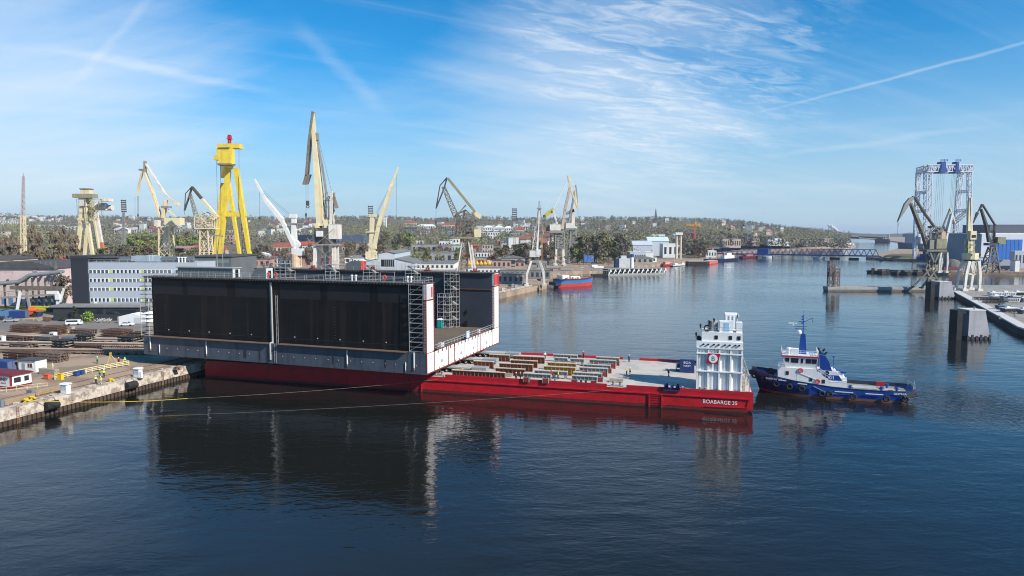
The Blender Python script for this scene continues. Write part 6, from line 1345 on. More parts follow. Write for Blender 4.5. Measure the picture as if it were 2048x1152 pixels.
# pipe rack with big lagged pipes
t_ = thing('pipe_bridge', 'pipe bridge with fat grey lagged pipes before the pink hall', 'pipe bridge', (0, 0, 0)); Yr = 288
def rk(px, py, dy=0): v_ = atY(px, py, Yr); v_.y += dy; return v_
pipeg = mat('pipe lagging', (.24, .25, .26), (.17, .175, .18), .55, .4)
for k, (r_, dy, dz_) in enumerate(((.85, 0, 0), (.7, 1.8, .2))):
    b = MB(); pts = [rk(-40, 570, dy), rk(38, 564, dy), rk(58, 551, dy), rk(122, 544, dy)]; b.path([q + Vector((0, 0, dz_)) for q in pts], r_, 12); b.build('pipe', pipeg, t_, smooth=False)
b = MB()
for px in (6, 30, 49, 62, 74, 88, 100, 112):
    y_ = 566 if px < 40 else 556; a = rk(px, y_, .6); b.beam((a.x, a.y, GZ), a, .55, .55); b.beam((a.x - .1, a.y, a.z - 1.6), (a.x + 2.6, a.y - 1.0, a.z + 1.6), .7)
b.build('column', mat('rack grey', (.12, .12, .115), (.2, .19, .18), .8, .6), t_)
b = MB(); b.beam(rk(-40, 598), rk(118, 588), 1.6, .8); b.beam(rk(-40, 586), rk(118, 578), .3, .3); b.rail([rk(-40, 596), rk(118, 586)], 1.2, .05, 3); b.rail([rk(-40, 550), rk(25, 548)], 1.2, .05, 3); b.build('catwalk', cgrey, t_)

# pink hall
t_ = thing('factory_hall', 'long pink-white hall with a dark flat-gabled roof at the left edge', 'hall', (0, 0, 0)); Yh = 300
a, c_ = atY(-60, 534, Yh), atY(112, 526.5, Yh); pink = mat('pink render', (.64, .49, .47), (.50, .38, .36), .9, .12, amt=.7, streak=.35, sc=(.38, .26, .23))
b = MB(); zt = atY(50, 537, Yh).z; b.box(a.x, c_.x, Yh, Yh + 40, GZ, zt); w_ = b.build('wall', pink, t_); b = MB(); b.prism([(a.x, zt), (c_.x + .5, zt), (c_.x + .5, zt + .4), (atY(66, 522, Yh).x, atY(66, 523, Yh).z), (a.x, atY(0, 527, Yh).z)], Yh - .8, Yh + 41, 'y'); b.build('roof', roofdk, t_)
for px in (8, 22, 40, 56, 69, 82, 96, 106): 
    q = atY(px, 608, Yh); b = MB(); b.box(q.x - 1.0, q.x + 1.0, Yh - .06, Yh, GZ + .6, GZ + 3.4); b.build('door' if px in (22, 82) else 'window', mat('hall blue', (.06, .2, .42), (.2, .25, .3), .5, 1) if px % 3 else cgrey, w_)
b = MB(); q = atY(71, 545, Yh); b.box(q.x - .9, q.x + .9, Yh - .3, Yh, q.z - 2, q.z + 3); b.build('downpipe_box', cgrey, w_)
for px in range(-6, 116, 10):
    q = atY(px, 533, Yh); b = MB(); b.beam((q.x, Yh - .6, q.z - 1), (q.x, Yh - .6, q.z + 2.2), .12); b.build('roof_post', cgrey, t_)
t_ = thing('outbuilding', 'low cream outbuilding behind the pink hall at the left edge', 'building', (0, 0, 0)); a, c_ = atY(-30, 522, 380), atY(26, 522, 380); b = MB(); b.box(a.x, c_.x, 380, 400, GZ, atY(0, 518, 380).z); b.build('wall', cream, t_); b = MB(); b.frust((a.x - 1, c_.x + 1, 379, 401), (a.x, c_.x - 8, 382, 399), atY(0, 518, 380).z, atY(0, 512, 380).z); b.build('roof', roofdk, t_)
# red-topped white box behind it
t_ = thing('control_tower', 'white hut with a bright red roof box behind the pink hall', 'hut', (0, 0, 0)); a, c_ = atY(113, 540, 320), atY(124, 526, 320); b = MB(); b.box(a.x, c_.x, 320, 325, GZ, c_.z); b.build('wall', hutw, t_); b = MB(); b.box(a.x + .6, c_.x - .4, 320.5, 324, c_.z, c_.z + 1.9); b.build('roof', mat('roof box red', (.5, .02, .03), rough=.5), t_)

# the office block
t_ = thing('office_building', 'grey panelled office block with four window bands and a black end wall', 'building', (0, 0, 0)); Yo = 255
def oz(py): return atY(300, py, Yo).z
def ox(px): return atY(px, 560, Yo).x
panel = mat('office panel', (.42, .455, .50), (.36, .395, .44), .45, .2, amt=.4); anth = mat('office anthracite', (.028, .030, .040), (.036, .038, .048), .6, .3)
X0, X1 = ox(178), ox(395); b = MB(); b.box(X0, X1, Yo, Yo + 16, GZ, oz(525)); bw = b.build('wall', panel, t_)
b = MB(); b.box(ox(145), X0 - .02, Yo - .6, Yo + 17, GZ, oz(516)); b.box(ox(145), X0 - .02, Yo - .65, Yo + 17, oz(521), oz(520)); ew = b.build('end_wall', anth, t_)
b = MB(); b.box(ox(145) - .2, X0 + .2, Yo - .7, Yo + 17.2, oz(516), oz(511.5)); b.build('parapet', mat('parapet dark', (.04, .042, .05), rough=.6), ew)
b = MB(); b.box(ox(128), ox(300), Yo - 7, Yo - .7, GZ, oz(610.5)); b.build('plinth_block', mat('plinth dark', (.035, .037, .042), (.05, .05, .055), .7, .2), t_); b = MB(); b.box(ox(126), ox(300), Yo - 7.6, Yo - .7, oz(610.5), oz(606.5)); b.build('plinth_roof', mat('plinth roof', (.26, .255, .25), (.18, .18, .175), .9, .3), t_)
b = MB(); b.box(ox(170), ox(225), Yo - 7.08, Yo - 7, oz(623), oz(614)); b.box(ox(232), ox(290), Yo - 7.08, Yo - 7, oz(624), oz(616)); b.build('ground_windows', glass, t_)
lime = mat('lime panel', (.50, .58, .16), rough=.6); whf = whplain
rowsz = [(546.5, 539.5), (564, 557), (581.5, 575), (603.5, 596)]
pitch = 1.5
for r_, (yb, yt) in enumerate(rowsz):
    z0, z1 = oz(yb), oz(yt); xe = X1 - .3 if r_ == 0 else ox(300); x = X0 + .35; k = 0
    b = MB(); b.box(X0, X1, Yo - .05, Yo, z0 - .06, z1 + .06); b.build('window_band', mat('band white', (.70, .72, .74), rough=.5), t_)
    while x < xe:
        wb = MB()
        if k % 8 == 5:
            wb.box(x + .05, x + 1.1, Yo - .10, Yo - .05, z0, z1); wb.build('coloured_panel', lime if k % 3 else ltblue, t_); x += 1.25
        else:
            wb.box(x, x + pitch - .5, Yo - .11, Yo - .05, z0, z1); f = wb.build('window', whf, t_); pb = MB(); pb.box(x + .05, x + .53, Yo - .13, Yo - .11, z0 + .06, z1 - .06); pb.box(x + .60, x + pitch - .55, Yo - .13, Yo - .11, z0 + .06, z1 - .06); pb.build('pane', glass, f); x += pitch
        k += 1
b = MB(); b.box(ox(186), ox(192), Yo - .12, Yo, oz(607), oz(597)); b.build('door', whplain, t_)
b = MB(); b.box(ox(180), ox(232), Yo + 2, Yo + 12, oz(525), oz(516)); b.build('penthouse', mat('penthouse grey', (.10, .105, .115), (.15, .15, .16), .7, .3), t_); b = MB(); b.box(ox(178), ox(234), Yo + 1, Yo + 13, oz(516), oz(514.5)); b.build('penthouse_roof', roofdk, t_)
ductm = mat('duct metal', (.42, .48, .54), (.30, .35, .40), .35, .4, metal=.3)
b = MB(); b.tube((ox(222), Yo + 3, oz(520)), (ox(262), Yo + 3, oz(520)), 1.0, 12); b.tube((ox(318), Yo + 3, oz(519)), (ox(382), Yo + 3, oz(519)), 1.1, 12); b.build('duct', mat('duct dark', (.12, .14, .16), rough=.4), t_)
b = MB(); b.box(ox(258), ox(300), Yo + 2, Yo + 7, oz(523), oz(512)); b.lathe([(2.2, oz(523)), (2.2, oz(511))], (ox(292), Yo + 4, 0), 14); b.frust((ox(300), ox(322), Yo + 2, Yo + 7), (ox(300), ox(312), Yo + 2.5, Yo + 6.5), oz(523), oz(513)); b.build('air_unit', ductm, t_)
b = MB(); b.rail([(X0, Yo + .3, oz(525)), (X1, Yo + .3, oz(525))], 1.0, .04, 3); b.build('roof_railing', galv, t_)
for px in (355, 362, 368): b = MB(); q = ox(px); b.lathe([(.3, oz(525)), (.3, oz(517)), (.6, oz(516)), (.5, oz(514.5))], (q, Yo + 1.5, 0), 10); b.build('roof_vent', whp, t_)
# dark flat-roofed block behind, in line with the yellow crane's feet
t_ = thing('workshop', 'flat-roofed grey workshop behind the dock deckhouse', 'building', (0, 0, 0)); Yw = 300; a, c_ = atY(386, 535, Yw), atY(462, 514, Yw); b = MB(); b.box(a.x, c_.x, Yw, Yw + 30, GZ, c_.z); b.build('wall', mat('workshop grey', (.13, .14, .145), (.09, .095, .10), .8, .1), t_); b = MB(); b.box(a.x - .5, c_.x + .5, Yw - .5, Yw + 31, c_.z, c_.z + .5); b.build('roof', roofdk, t_); b = MB(); b.box(a.x + 9, c_.x - 1, Yw - .06, Yw, c_.z - 2.6, c_.z - 1.2); b.build('window_band', mat('teal grey glass', (.16, .22, .23), rough=.3), t_)
t_ = thing('light_column', 'tall grey lighting column behind the dock deckhouse', 'lamp post', atY(435, 550, 290) * 1 , 0); t_.location.z = GZ; q = atY(433, 470, 290).z - GZ; b = MB(); b.tube((0, 0, 0), (0, 0, q), .3, 8, .15); b.tube((2.2, .5, 0), (2.2, .5, q - 1), .22, 8, .12); b.build('mast', cgrey, t_); b = MB(); b.beam((-3, 0, q), (3, 0, q - .5), .4, .5); b.build('lamp_arm', cgrey, t_)
# ---------------------------------------------------------------- buildings of the town and yards behind
brick = mat('red brick', (.30, .085, .065), (.22, .07, .055), .9, .5, amt=.7); brickp = mat('pink brick', (.48, .30, .25), (.38, .22, .18), .9, .4, amt=.7)
tile = mat('red roof tile', (.36, .085, .05), (.26, .07, .045), .85, .3, amt=.7); tilep = mat('dusty roof tile', (.33, .20, .19), (.26, .15, .14), .85, .3)
wall_w = mat('render white', (.74, .73, .70), (.62, .61, .58), .85, .2); wall_c = mat('render cream', (.60, .54, .42), (.5, .45, .36), .85, .2); wall_g = mat('render grey', (.34, .34, .33), (.26, .26, .255), .85, .15, amt=.8)
wall_p = mat('render pink', (.55, .42, .36), (.45, .34, .3), .85, .2); wall_b = mat('render slate', (.10, .12, .16), (.16, .18, .21), .7, .3); clad = mat('light cladding', (.52, .56, .61), (.46, .5, .55), .5, .2, streak=.2, sc=(.38, .40, .42)); roofg = mat('grey sheet roof', (.17, .17, .165), (.24, .235, .22), .8, .12, amt=.8); slate = mat('slate roof', (.09, .09, .10), (.13, .13, .135), .8, .3)
wdark = mat('far window', (.045, .05, .06), rough=.25); blueh = mat('hall navy', (.022, .032, .07), (.03, .04, .08), .5, .1); blues = mat('hall steel blue', (.085, .12, .18), (.07, .10, .15), .5, .1)
def bld(name, label, x0, x1, ytop, Y, dep, m, roof='flat', rm=None, rows=0, cols=0, cat='building', group=None, z0=GZ, yb=None, rz=0.0, rh=None, vert=False):
    if Y < 0:      # stand it where the ground makes it -Y metres tall
        pm = (x0 + x1) / 2
        for yy in range(480, 2640, 10):
            q = atY(pm, ytop, yy); gz = max(GZ, hill_z(q.x, yy))
            if over_land(q.x, yy) and q.z - gz <= -Y: break
        Y = yy; z0 = gz - 1.5
    a, c_ = atY(x0, ytop, Y), atY(x1, ytop, Y); wd = c_.x - a.x; zt = a.z
    if zt < z0 + 2: zt = z0 + 2
    t_ = thing(name, label, cat, (a.x, Y, z0), rz, group); H = zt - z0
    b = MB(); b.box(0, wd, 0, dep, 0, H); w_ = b.build('wall', m, t_); rm = rm or roofg
    b = MB(); rh = rh or min(wd, dep) * .28
    if roof == 'gable': b.prism([(-.6, H), (wd / 2, H + rh), (wd + .6, H)], -.5, dep + .5, 'y')      # gable towards the water
    elif roof == 'ridge': b.prism([(-.6, H), (dep / 2, H + rh), (dep + .6, H)], -.5, wd + .5, 'x')
    elif roof == 'hip': b.frust((-.6, wd + .6, -.6, dep + .6), (dep * .45, max(dep * .5, wd - dep * .45), dep * .48, dep * .52), H, H + rh)
    else: b.box(-.25, wd + .25, -.25, dep + .25, H, H + .5)
    b.build('roof', rm, t_)
    for r_ in range(rows):
        for k in range(cols):
            cw, ch = wd / cols, H / rows; b = MB(); x = k * cw + cw * .27; z = r_ * ch + ch * .28
            b.box(x, x + cw * .46, -.12, 0, z, z + ch * .5) if not vert else b.box(x, x + cw * .5, -.12, 0, ch * .08, H * .94); b.build('window', wdark, w_)
    return t_
# striped terraces: long white fronts with dark vertical window slots
for x0, x1, yt, Y, n, lab in ((268, 400, 459.5, -10, 26, 'long white terrace with dark vertical slots left of the yellow gantry'), (405, 470, 460, -10, 13, 'white terrace with vertical slots seen through the yellow gantry legs'), (494, 588, 460, -11, 18, 'white terrace with vertical slots behind the white luffing crane')):
    t_ = bld('terrace', lab, x0, x1, yt, Y, 14, mat('terrace white', (.60, .63, .66), (.40, .43, .46), .8, .06, amt=.9), rows=1, cols=n, vert=True)
bld('terrace', 'white gable house with a pointed roof behind the floodlight mast', 228, 254, 458, -11, 16, wall_w, 'gable', wall_w, 1, 5, z0=8)
bld('apartment_block', 'long low white depot with a pale roof behind the bare trees', 53, 120, 450, -9, 20, wall_w, rm=mat('pale roof', (.6, .6, .58), rough=.8), rows=1, cols=12, z0=10)
bld('apartment_block', 'white and teal depot hall left of the old cream gantry', 122, 156, 453, -9, 20, wall_w, rm=wall_w, rows=1, cols=5, z0=10)
bld('apartment_block', 'stepped white apartment block at the far left edge', -10, 22, 441, -16, 18, wall_w, rows=4, cols=6, z0=8); bld('apartment_block', 'second stepped white apartment block near the radio mast', 22, 40, 443, -14, 18, wall_w, rows=4, cols=4, z0=8)
bld('apartment_block', 'pinkish apartment house low at the left edge', -12, 11, 463, -16, 14, wall_p, rows=4, cols=3)
for x0, x1, yt, Y, m, rm, lab in ((344, 386, 500, 560, wall_w, tilep, 'white house with a dusty pink roof behind the office ducts'), (384, 402, 498, 575, wall_p, tile, 'bright red roofed house right of the dusty roof'), (434, 450, 499, 580, wall_p, tile, 'red roofed house beside the yellow gantry foot'), (546, 586, 493, 600, wall_c, tile, 'red roofed long house behind the brick works'), (600, 626, 490, 560, wall_w, mat('orange roof', (.42, .08, .04), rough=.85), 'bright orange-red roof right of the white luffing crane'), (684, 712, 492, 620, wall_p, tile, 'brick-red roof with dormers right of the tallest cream crane'), (712, 730, 496, 640, wall_p, tilep, 'dusty red roof left of the pale yellow crane')):
    bld('red_roof_house', lab, x0, x1, yt + 1, -7, 12, m, 'ridge', rm, 1, 5, 'house', rh=6)
t_ = bld('brick_works', 'red brick works with two rows of arched windows', 523, 566, 504, -11, 22, brick, 'flat', roofdk, 2, 7); bld('brick_works', 'paler pink brick wing beside the red brick works', 566, 588, 504.5, -11, 22, brickp, 'flat', roofdk, 1, 4)
bld('warehouse', 'dark navy hall behind the white luffing crane', 595, 624, 471, -14, 60, blueh, rm=blueh); bld('warehouse', 'steel-blue hall behind the tallest cream crane', 624, 727, 471.5, -14, 60, blues, rm=blues)
bld('brick_tower', 'brick-pink tower building seen between the yellow gantry legs', 440, 466, 470, -16, 16, brickp, 'flat', tile, 3, 4)
# sheet-clad shed with a dark glazed gable
Yd = 590; t_ = thing('sheet_shed', 'grey sheet-clad shed with a dark glazed centre and a stepped gable', 'shed', (0, 0, 0)); b = MB()
def S2(px, py): q = atY(px, py, Yd); return (q.x, q.z)
b.prism([(S2(731, 524)[0], GZ), S2(731, 523), S2(757, 518), S2(757, 508), S2(775, 504), S2(790, 508), S2(790, 518), S2(830, 527), (S2(830, 527)[0], GZ)], Yd, Yd + 90, 'y'); w_ = b.build('wall', clad, t_)
b = MB()
for q, r in (((730, 523), (757, 517.4)), ((756, 507.4), (775, 503.2)), ((775, 503.2), (791, 507.4)), ((790, 517.4), (831, 526.6))):
    (xa, za), (xb, zb) = S2(*q), S2(*r); b.add([(xa, Yd - .6, za), (xb, Yd - .6, zb), (xb, Yd + 91, zb), (xa, Yd + 91, za), (xa, Yd - .6, za + .4), (xb, Yd - .6, zb + .4), (xb, Yd + 91, zb + .4), (xa, Yd + 91, za + .4)], [(0, 3, 2, 1), (4, 5, 6, 7), (0, 1, 5, 4), (1, 2, 6, 5), (2, 3, 7, 6), (3, 0, 4, 7)])
b.build('roof', roofg, t_); b = MB(); b.box(S2(762, 518)[0], S2(788, 518)[0], Yd - .1, Yd, GZ + 3, S2(762, 519)[1]); b.build('glazing', black, w_); b = MB()
for px in range(762, 790, 4): b.box(S2(px, 0)[0] - .12, S2(px, 0)[0] + .12, Yd - .2, Yd - .1, GZ, S2(762, 518.5)[1])
b.build('mullion', clad, w_); b = MB()
for px in list(range(733, 757, 3)) + list(range(793, 830, 3)): b.box(S2(px, 0)[0] - .07, S2(px, 0)[0] + .07, Yd - .12, Yd, GZ, S2(px, 526.5)[1] if px > 757 else S2(px, 523.5)[1])
b.build('seam', mat('seam grey', (.30, .33, .36), rough=.5), w_)
t_ = bld('long_shed', 'long shed with a dark flat roof and bright white side right of the sheet shed', 832, 908, 528, 600, 70, wall_w, 'flat', roofg, 1, 8, 'shed'); bld('long_shed', 'raised clerestory hall with grey panels behind the long shed', 790, 905, 506, 700, 30, wall_g, 'flat', roofg, 1, 9, 'shed')
bld('concrete_works', 'grey concrete works with tall recessed bays', 823, 872, 489.5, -13, 25, wall_g, 'flat', roofg, 1, 5); bld('concrete_works', 'rust-striped works hall right of the concrete bays', 872, 903, 492, -12, 25, mat('works mauve', (.30, .20, .20), (.4, .36, .34), .8, .3), 'flat', roofg, 1, 6)
bld('white_works', 'white low works block with two windows above the rust-striped hall', 878, 902, 482, -12, 20, wall_w, rows=1, cols=4); bld('white_works', 'white block with a flat roof left of the lattice crane legs', 900, 918, 478, -14, 18, wall_w, rows=2, cols=3); bld('white_works', 'green-sided white block behind the lattice crane legs', 902, 924, 491, -11, 18, mat('pale green wall', (.35, .52, .45), (.6, .62, .6), .7, .1), rows=1, cols=3)
bld('white_works', 'white long roofed building on the slope left of the concrete works', 822, 845, 482, -9, 14, wall_w, rm=wall_w, rows=1, cols=4)
bld('pink_house', 'pink walled house with two rows of dark windows beside the lattice crane', 964, 986, 489, -13, 14, wall_p, 'flat', slate, 2, 4, 'house'); bld('pink_tower', 'narrow pale pink tower house left of the dark blue kiosk', 1003, 1013.5, 487, -15, 8, wall_p, 'flat', wall_p, 2, 1); bld('white_works', 'low white block under the pink walled house', 950, 986, 505, -6, 10, wall_w, rows=1, cols=6)
bld('dark_kiosk', 'dark navy house with white lower floor near the slim quay crane', 1039, 1054, 509.5, -9, 12, blueh, 'flat', blueh, 1, 3); bld('white_works', 'small white house beside the dark navy one', 1055, 1064, 511, -7, 10, wall_w, rows=1, cols=2)
k = 0
for x0, x1, yt, Y, m, rm, ro, r_, cn, lab in ((834, 870, 452, 1150, wall_w, wall_w, 'hip', 2, 8, 'big white hall with two pitched roofs on the slope'), (808, 834, 455, 1120, wall_b, slate, 'flat', 3, 5, 'slate blue housing block left of the white pitched hall'), (840, 858, 461, 1050, wall_p, slate, 'hip', 2, 4, 'pale pink house below the white pitched hall'), (872, 898, 456, 1080, wall_b, blueh, 'flat', 3, 6, 'navy housing block right of the white pitched hall'), (898, 912, 459, 1080, wall_g, blueh, 'flat', 3, 3, 'grey-navy block behind the lattice crane house'), (808, 832, 445, 1500, wall_p, tile, 'ridge', 1, 6, 'wide red roof on the hillside'), (884, 908, 450, 1300, wall_c, tile, 'ridge', 1, 5, 'cream house with red roof on the slope left of the lattice crane'),
                                        (966, 988, 455, 1100, wall_w, wall_w, 'hip', 2, 5, 'white pitched blocks right of the lattice crane cab'), (988, 1008, 455, 1120, wall_w, wall_w, 'hip', 2, 5, 'second white pitched block right of the lattice crane cab'), (966, 1000, 464, 1000, wall_w, slate, 'flat', 2, 7, 'white and navy flats below the pitched blocks'), (1008, 1026, 456, 1100, wall_w, wall_w, 'hip', 2, 4, 'third white pitched block beside the lone floodlight'), (1028, 1048, 459, 1080, wall_p, tile, 'ridge', 1, 5, 'red roofed house right of the lone floodlight mast'), (1041, 1056, 450.5, 1200, wall_w, wall_w, 'flat', 1, 3, 'white cube house above the red roofs'), (1020, 1056, 466, 980, mat('green flats', (.25, .36, .33), (.3, .38, .36), .7, .1), slate, 'flat', 2, 8, 'pale green flats behind the slim quay crane'), (1082, 1096, 460, 1080, wall_p, tile, 'ridge', 1, 3, 'red roofed house behind the yellow counterweight crane')):
    bld('town_block', lab, x0, x1, yt, -13, 16, m, ro, rm, r_, cn)
bld('white_tower', 'tall white tower block on the hill beside the pale yellow boom', 766.5, 772, 434, -30, 10, wall_w, rows=8, cols=2, z0=6)
# far shore sheds and boatyards
for x0, x1, yt, Y, m, ro, rm, r_, cn, lab in ((1266, 1305, 490, 900, clad, 'ridge', MATS.get('sheet pale blue', clad), 0, 0, 'white and pale blue boat hall with sloping roof, left part'), (1296, 1338, 482, 920, clad, 'ridge', mat('sheet pale blue', (.56, .66, .74), (.48, .56, .63), .5, .1), 0, 0, 'pale blue roofed boat hall, tallest part'), (1326, 1356, 488, 880, wall_w, 'flat', wall_w, 1, 3, 'white end block of the boat hall'), (1260, 1292, 505, 745, clad, 'flat', wall_w, 1, 7, 'low grey-white quay shed with a row of dark windows'), (1292, 1307, 504.5, 745, wall_w, 'flat', wall_w, 0, 0, 'bright white end box of the quay shed'), (1304, 1330, 469, 1150, wall_w, 'flat', wall_w, 1, 5, 'long white villa on the wooded slope'), (1362, 1372, 470, 1050, brick, 'flat', roofdk, 2, 2, 'dark brick block left of the orange tower crane'), (1370, 1386, 466, 1060, brick, 'hip', slate, 2, 3, 'gabled red brick house left of the orange tower crane mast'), (1384, 1398, 467, 1040, mat('brick bright', (.40, .08, .07), (.3, .07, .06), .8, .2), 'flat', slate, 2, 2, 'bright red block with a dark opening behind the tower crane'), (1344, 1354, 468, 1060, clad, 'flat', clad, 2, 2, 'blue-grey flats beside the white-topped silo'),
    (1412, 1433, 502, 900, wall_w, 'flat', wall_w, 1, 4, 'low white shed on the shore before the blue bridge'), (1446, 1482, 478, 1250, wall_p, 'flat', roofg, 1, 8, 'long pinkish works on the far shore'), (1490, 1505, 474, 1400, wall_b, 'flat', wall_b, 3, 3, 'dark slate tower block on the far shore'), (1506, 1519, 477, 1350, wall_p, 'flat', roofg, 2, 3, 'cream works right of the dark slate block'), (1536, 1546, 479, 1450, wall_w, 'flat', roofg, 1, 2, 'white cube works above the bridge'), (1550, 1563, 477, 1500, wall_w, 'flat', wall_w, 1, 3, 'white flat-roofed works above the bridge'), (1540, 1556, 487, 1300, wall_w, 'gable', wall_w, 1, 2, 'white gabled boat shed above the bridge'), (1568, 1584, 487, 1320, wall_w, 'gable', wall_w, 1, 2, 'second white gabled boat shed above the bridge'), (1608, 1623, 479, 1550, wall_g, 'flat', roofdk, 1, 2, 'dark works with a pale end wall on the far shore'), (1630, 1648, 478, 1650, mat('works dark', (.06, .055, .055), rough=.8), 'flat', roofdk, 1, 3, 'black shed beside the pinkish one on the far shore'), (1647, 1662, 477.5, 1640, wall_p, 'flat', wall_p, 2, 3, 'pinkish works at the end of the far shore'), (1674, 1694, 476, 1700, wall_b, 'flat', wall_b, 1, 4, 'slate low block behind the white yacht')):
    bld('shore_building', lab, x0, x1, yt, Y if Y <= 920 else (-12 if x0 < 1440 else -14), 20, m, ro, rm, r_, cn)
t_ = thing('silo', 'twin concrete silo columns with a white tank on top on the far shore', 'silo', atY(1357, 500, 850)); t_.location.z = GZ; b = MB(); q = atY(1357, 470, 850).z - GZ
for s in (-2.6, 2.6): b.lathe([(1.3, 0), (1.3, q)], (s, 0, 0), 12)
b.build('column', wall_c, t_); b = MB(); b.box(-4.6, 4.6, -2.5, 2.5, q, q + 3.2); b.build('tank', wall_w, t_)
t_ = thing('church', 'thin dark church spire on the ridge', 'church', (atY(1311, 440, 2350).x, 2350, 70)); b = MB(); b.box(-6, 6, -4, 22, 0, 14); b.build('nave', brick, t_); b = MB(); b.box(-3.4, 3.4, -6, 0, 0, 24); b.frust((-3.4, 3.4, -6, 0), (-.2, .2, -3.2, -2.8), 24, 52); b.build('spire', slate, t_)

# ---------------------------------------------------------------- hillside houses
def house_kit(wm_, rm_, kind):
    t_ = MB(); t_.box(-5, 5, -4, 4, -3, 5.5 if kind != 'block' else 10); b = MB()
    if kind == 'block': b.box(-5.2, 5.2, -4.2, 4.2, 10, 10.4)
    elif kind == 'hip': b.frust((-5.6, 5.6, -4.6, 4.6), (-2, 2, -.2, .2), 5.5, 9)
    else: b.prism([(-4.6, 5.5), (0, 9.5), (4.6, 5.5)], -5.5, 5.5, 'x')
    v_ = MB()
    for x in (-3.4, -.6, 2.2):
        for z in ((1.0, 3.4) if kind != 'block' else (1, 3.8, 6.6)): v_.box(x, x + 1.5, -4.06, -4.0, z, z + 1.3)
    return t_, b, v_, wm_, rm_
fw = mat('far render', (.57, .56, .53), (.46, .45, .43), .85, .2); ft = mat('far tile', (.26, .105, .075), (.2, .09, .07), .85, .3)
HK = [('white', 'dusty grey', house_kit(fw, slate, 'ridge')), ('white', 'red', house_kit(fw, ft, 'ridge')), ('cream', 'red hipped', house_kit(wall_c, ft, 'hip')), ('white', 'flat pale', house_kit(fw, fw, 'block')), ('pinkish', 'dusty red', house_kit(wall_p, tilep, 'hip')), ('grey', 'dark hipped', house_kit(wall_g, slate, 'hip'))]
HP = []
for wn, rn, (w_, r_, v_, m1, m2) in HK:
    o = w_.build('hillside_house', m1); r_.build('roof', m2, o); HP.append((o, wn, rn)); o['_used'] = 0
def place_house(i, x, y, z, rz, sc, where):
    o, wn, rn = HP[i]; lab = '%s house with a %s roof %s' % (wn, rn, where); grp = '%s houses with %s roofs %s' % (wn, rn, where)
    if not o['_used']:
        o['_used'] = 1; o.location = (x, y, z); o.rotation_euler = (0, 0, rz); o.scale = (sc,) * 3; tag(o, lab, 'house', grp)
    else: tag(dup(o, (x, y, z), rz, lab, grp, sc), None, 'house')
rr = random.Random(11)
for px0, px1, d0, d1, n, where, wts in ((-20, 130, 2150, 2600, 34, 'on the ridge at the far left', (0, 1, 3, 3, 4)), (235, 430, 1500, 2550, 58, 'on the hill behind the left cranes', (0, 0, 1, 3, 4, 2, 5)), (490, 640, 1350, 2450, 40, 'on the hill behind the white luffing crane', (0, 0, 3, 5, 1, 4)), (860, 1010, 1500, 2300, 18, 'on the hill behind the lattice crane', (0, 2, 3, 1)), (1020, 1180, 1900, 2600, 36, 'on the ridge behind the double-link crane', (0, 0, 3, 5, 1)), (1185, 1340, 1700, 2500, 14, 'in the wood of the middle ridge', (0, 2, 3)), (1430, 1560, 1650, 2300, 26, 'on the slope above the bridge', (2, 0, 3, 4)), (1020, 1110, 1050, 1350, 9, 'behind the lone floodlight', (1, 2, 3))):
    for k in range(n):
        px = rr.uniform(px0, px1); y = rr.uniform(d0, d1); x = (px - 1024) / FPX * y; place_house(rr.choice(wts), x, y, hill_z(x, y) + 1.0, rr.uniform(-.5, .5), rr.uniform(.9, 1.7), where)
for o, _, _ in HP:
    if not o['_used']: o.location = (-900, 1900, hill_z(-900, 1900)); tag(o, 'house on the hill', 'house')
    del o['_used']

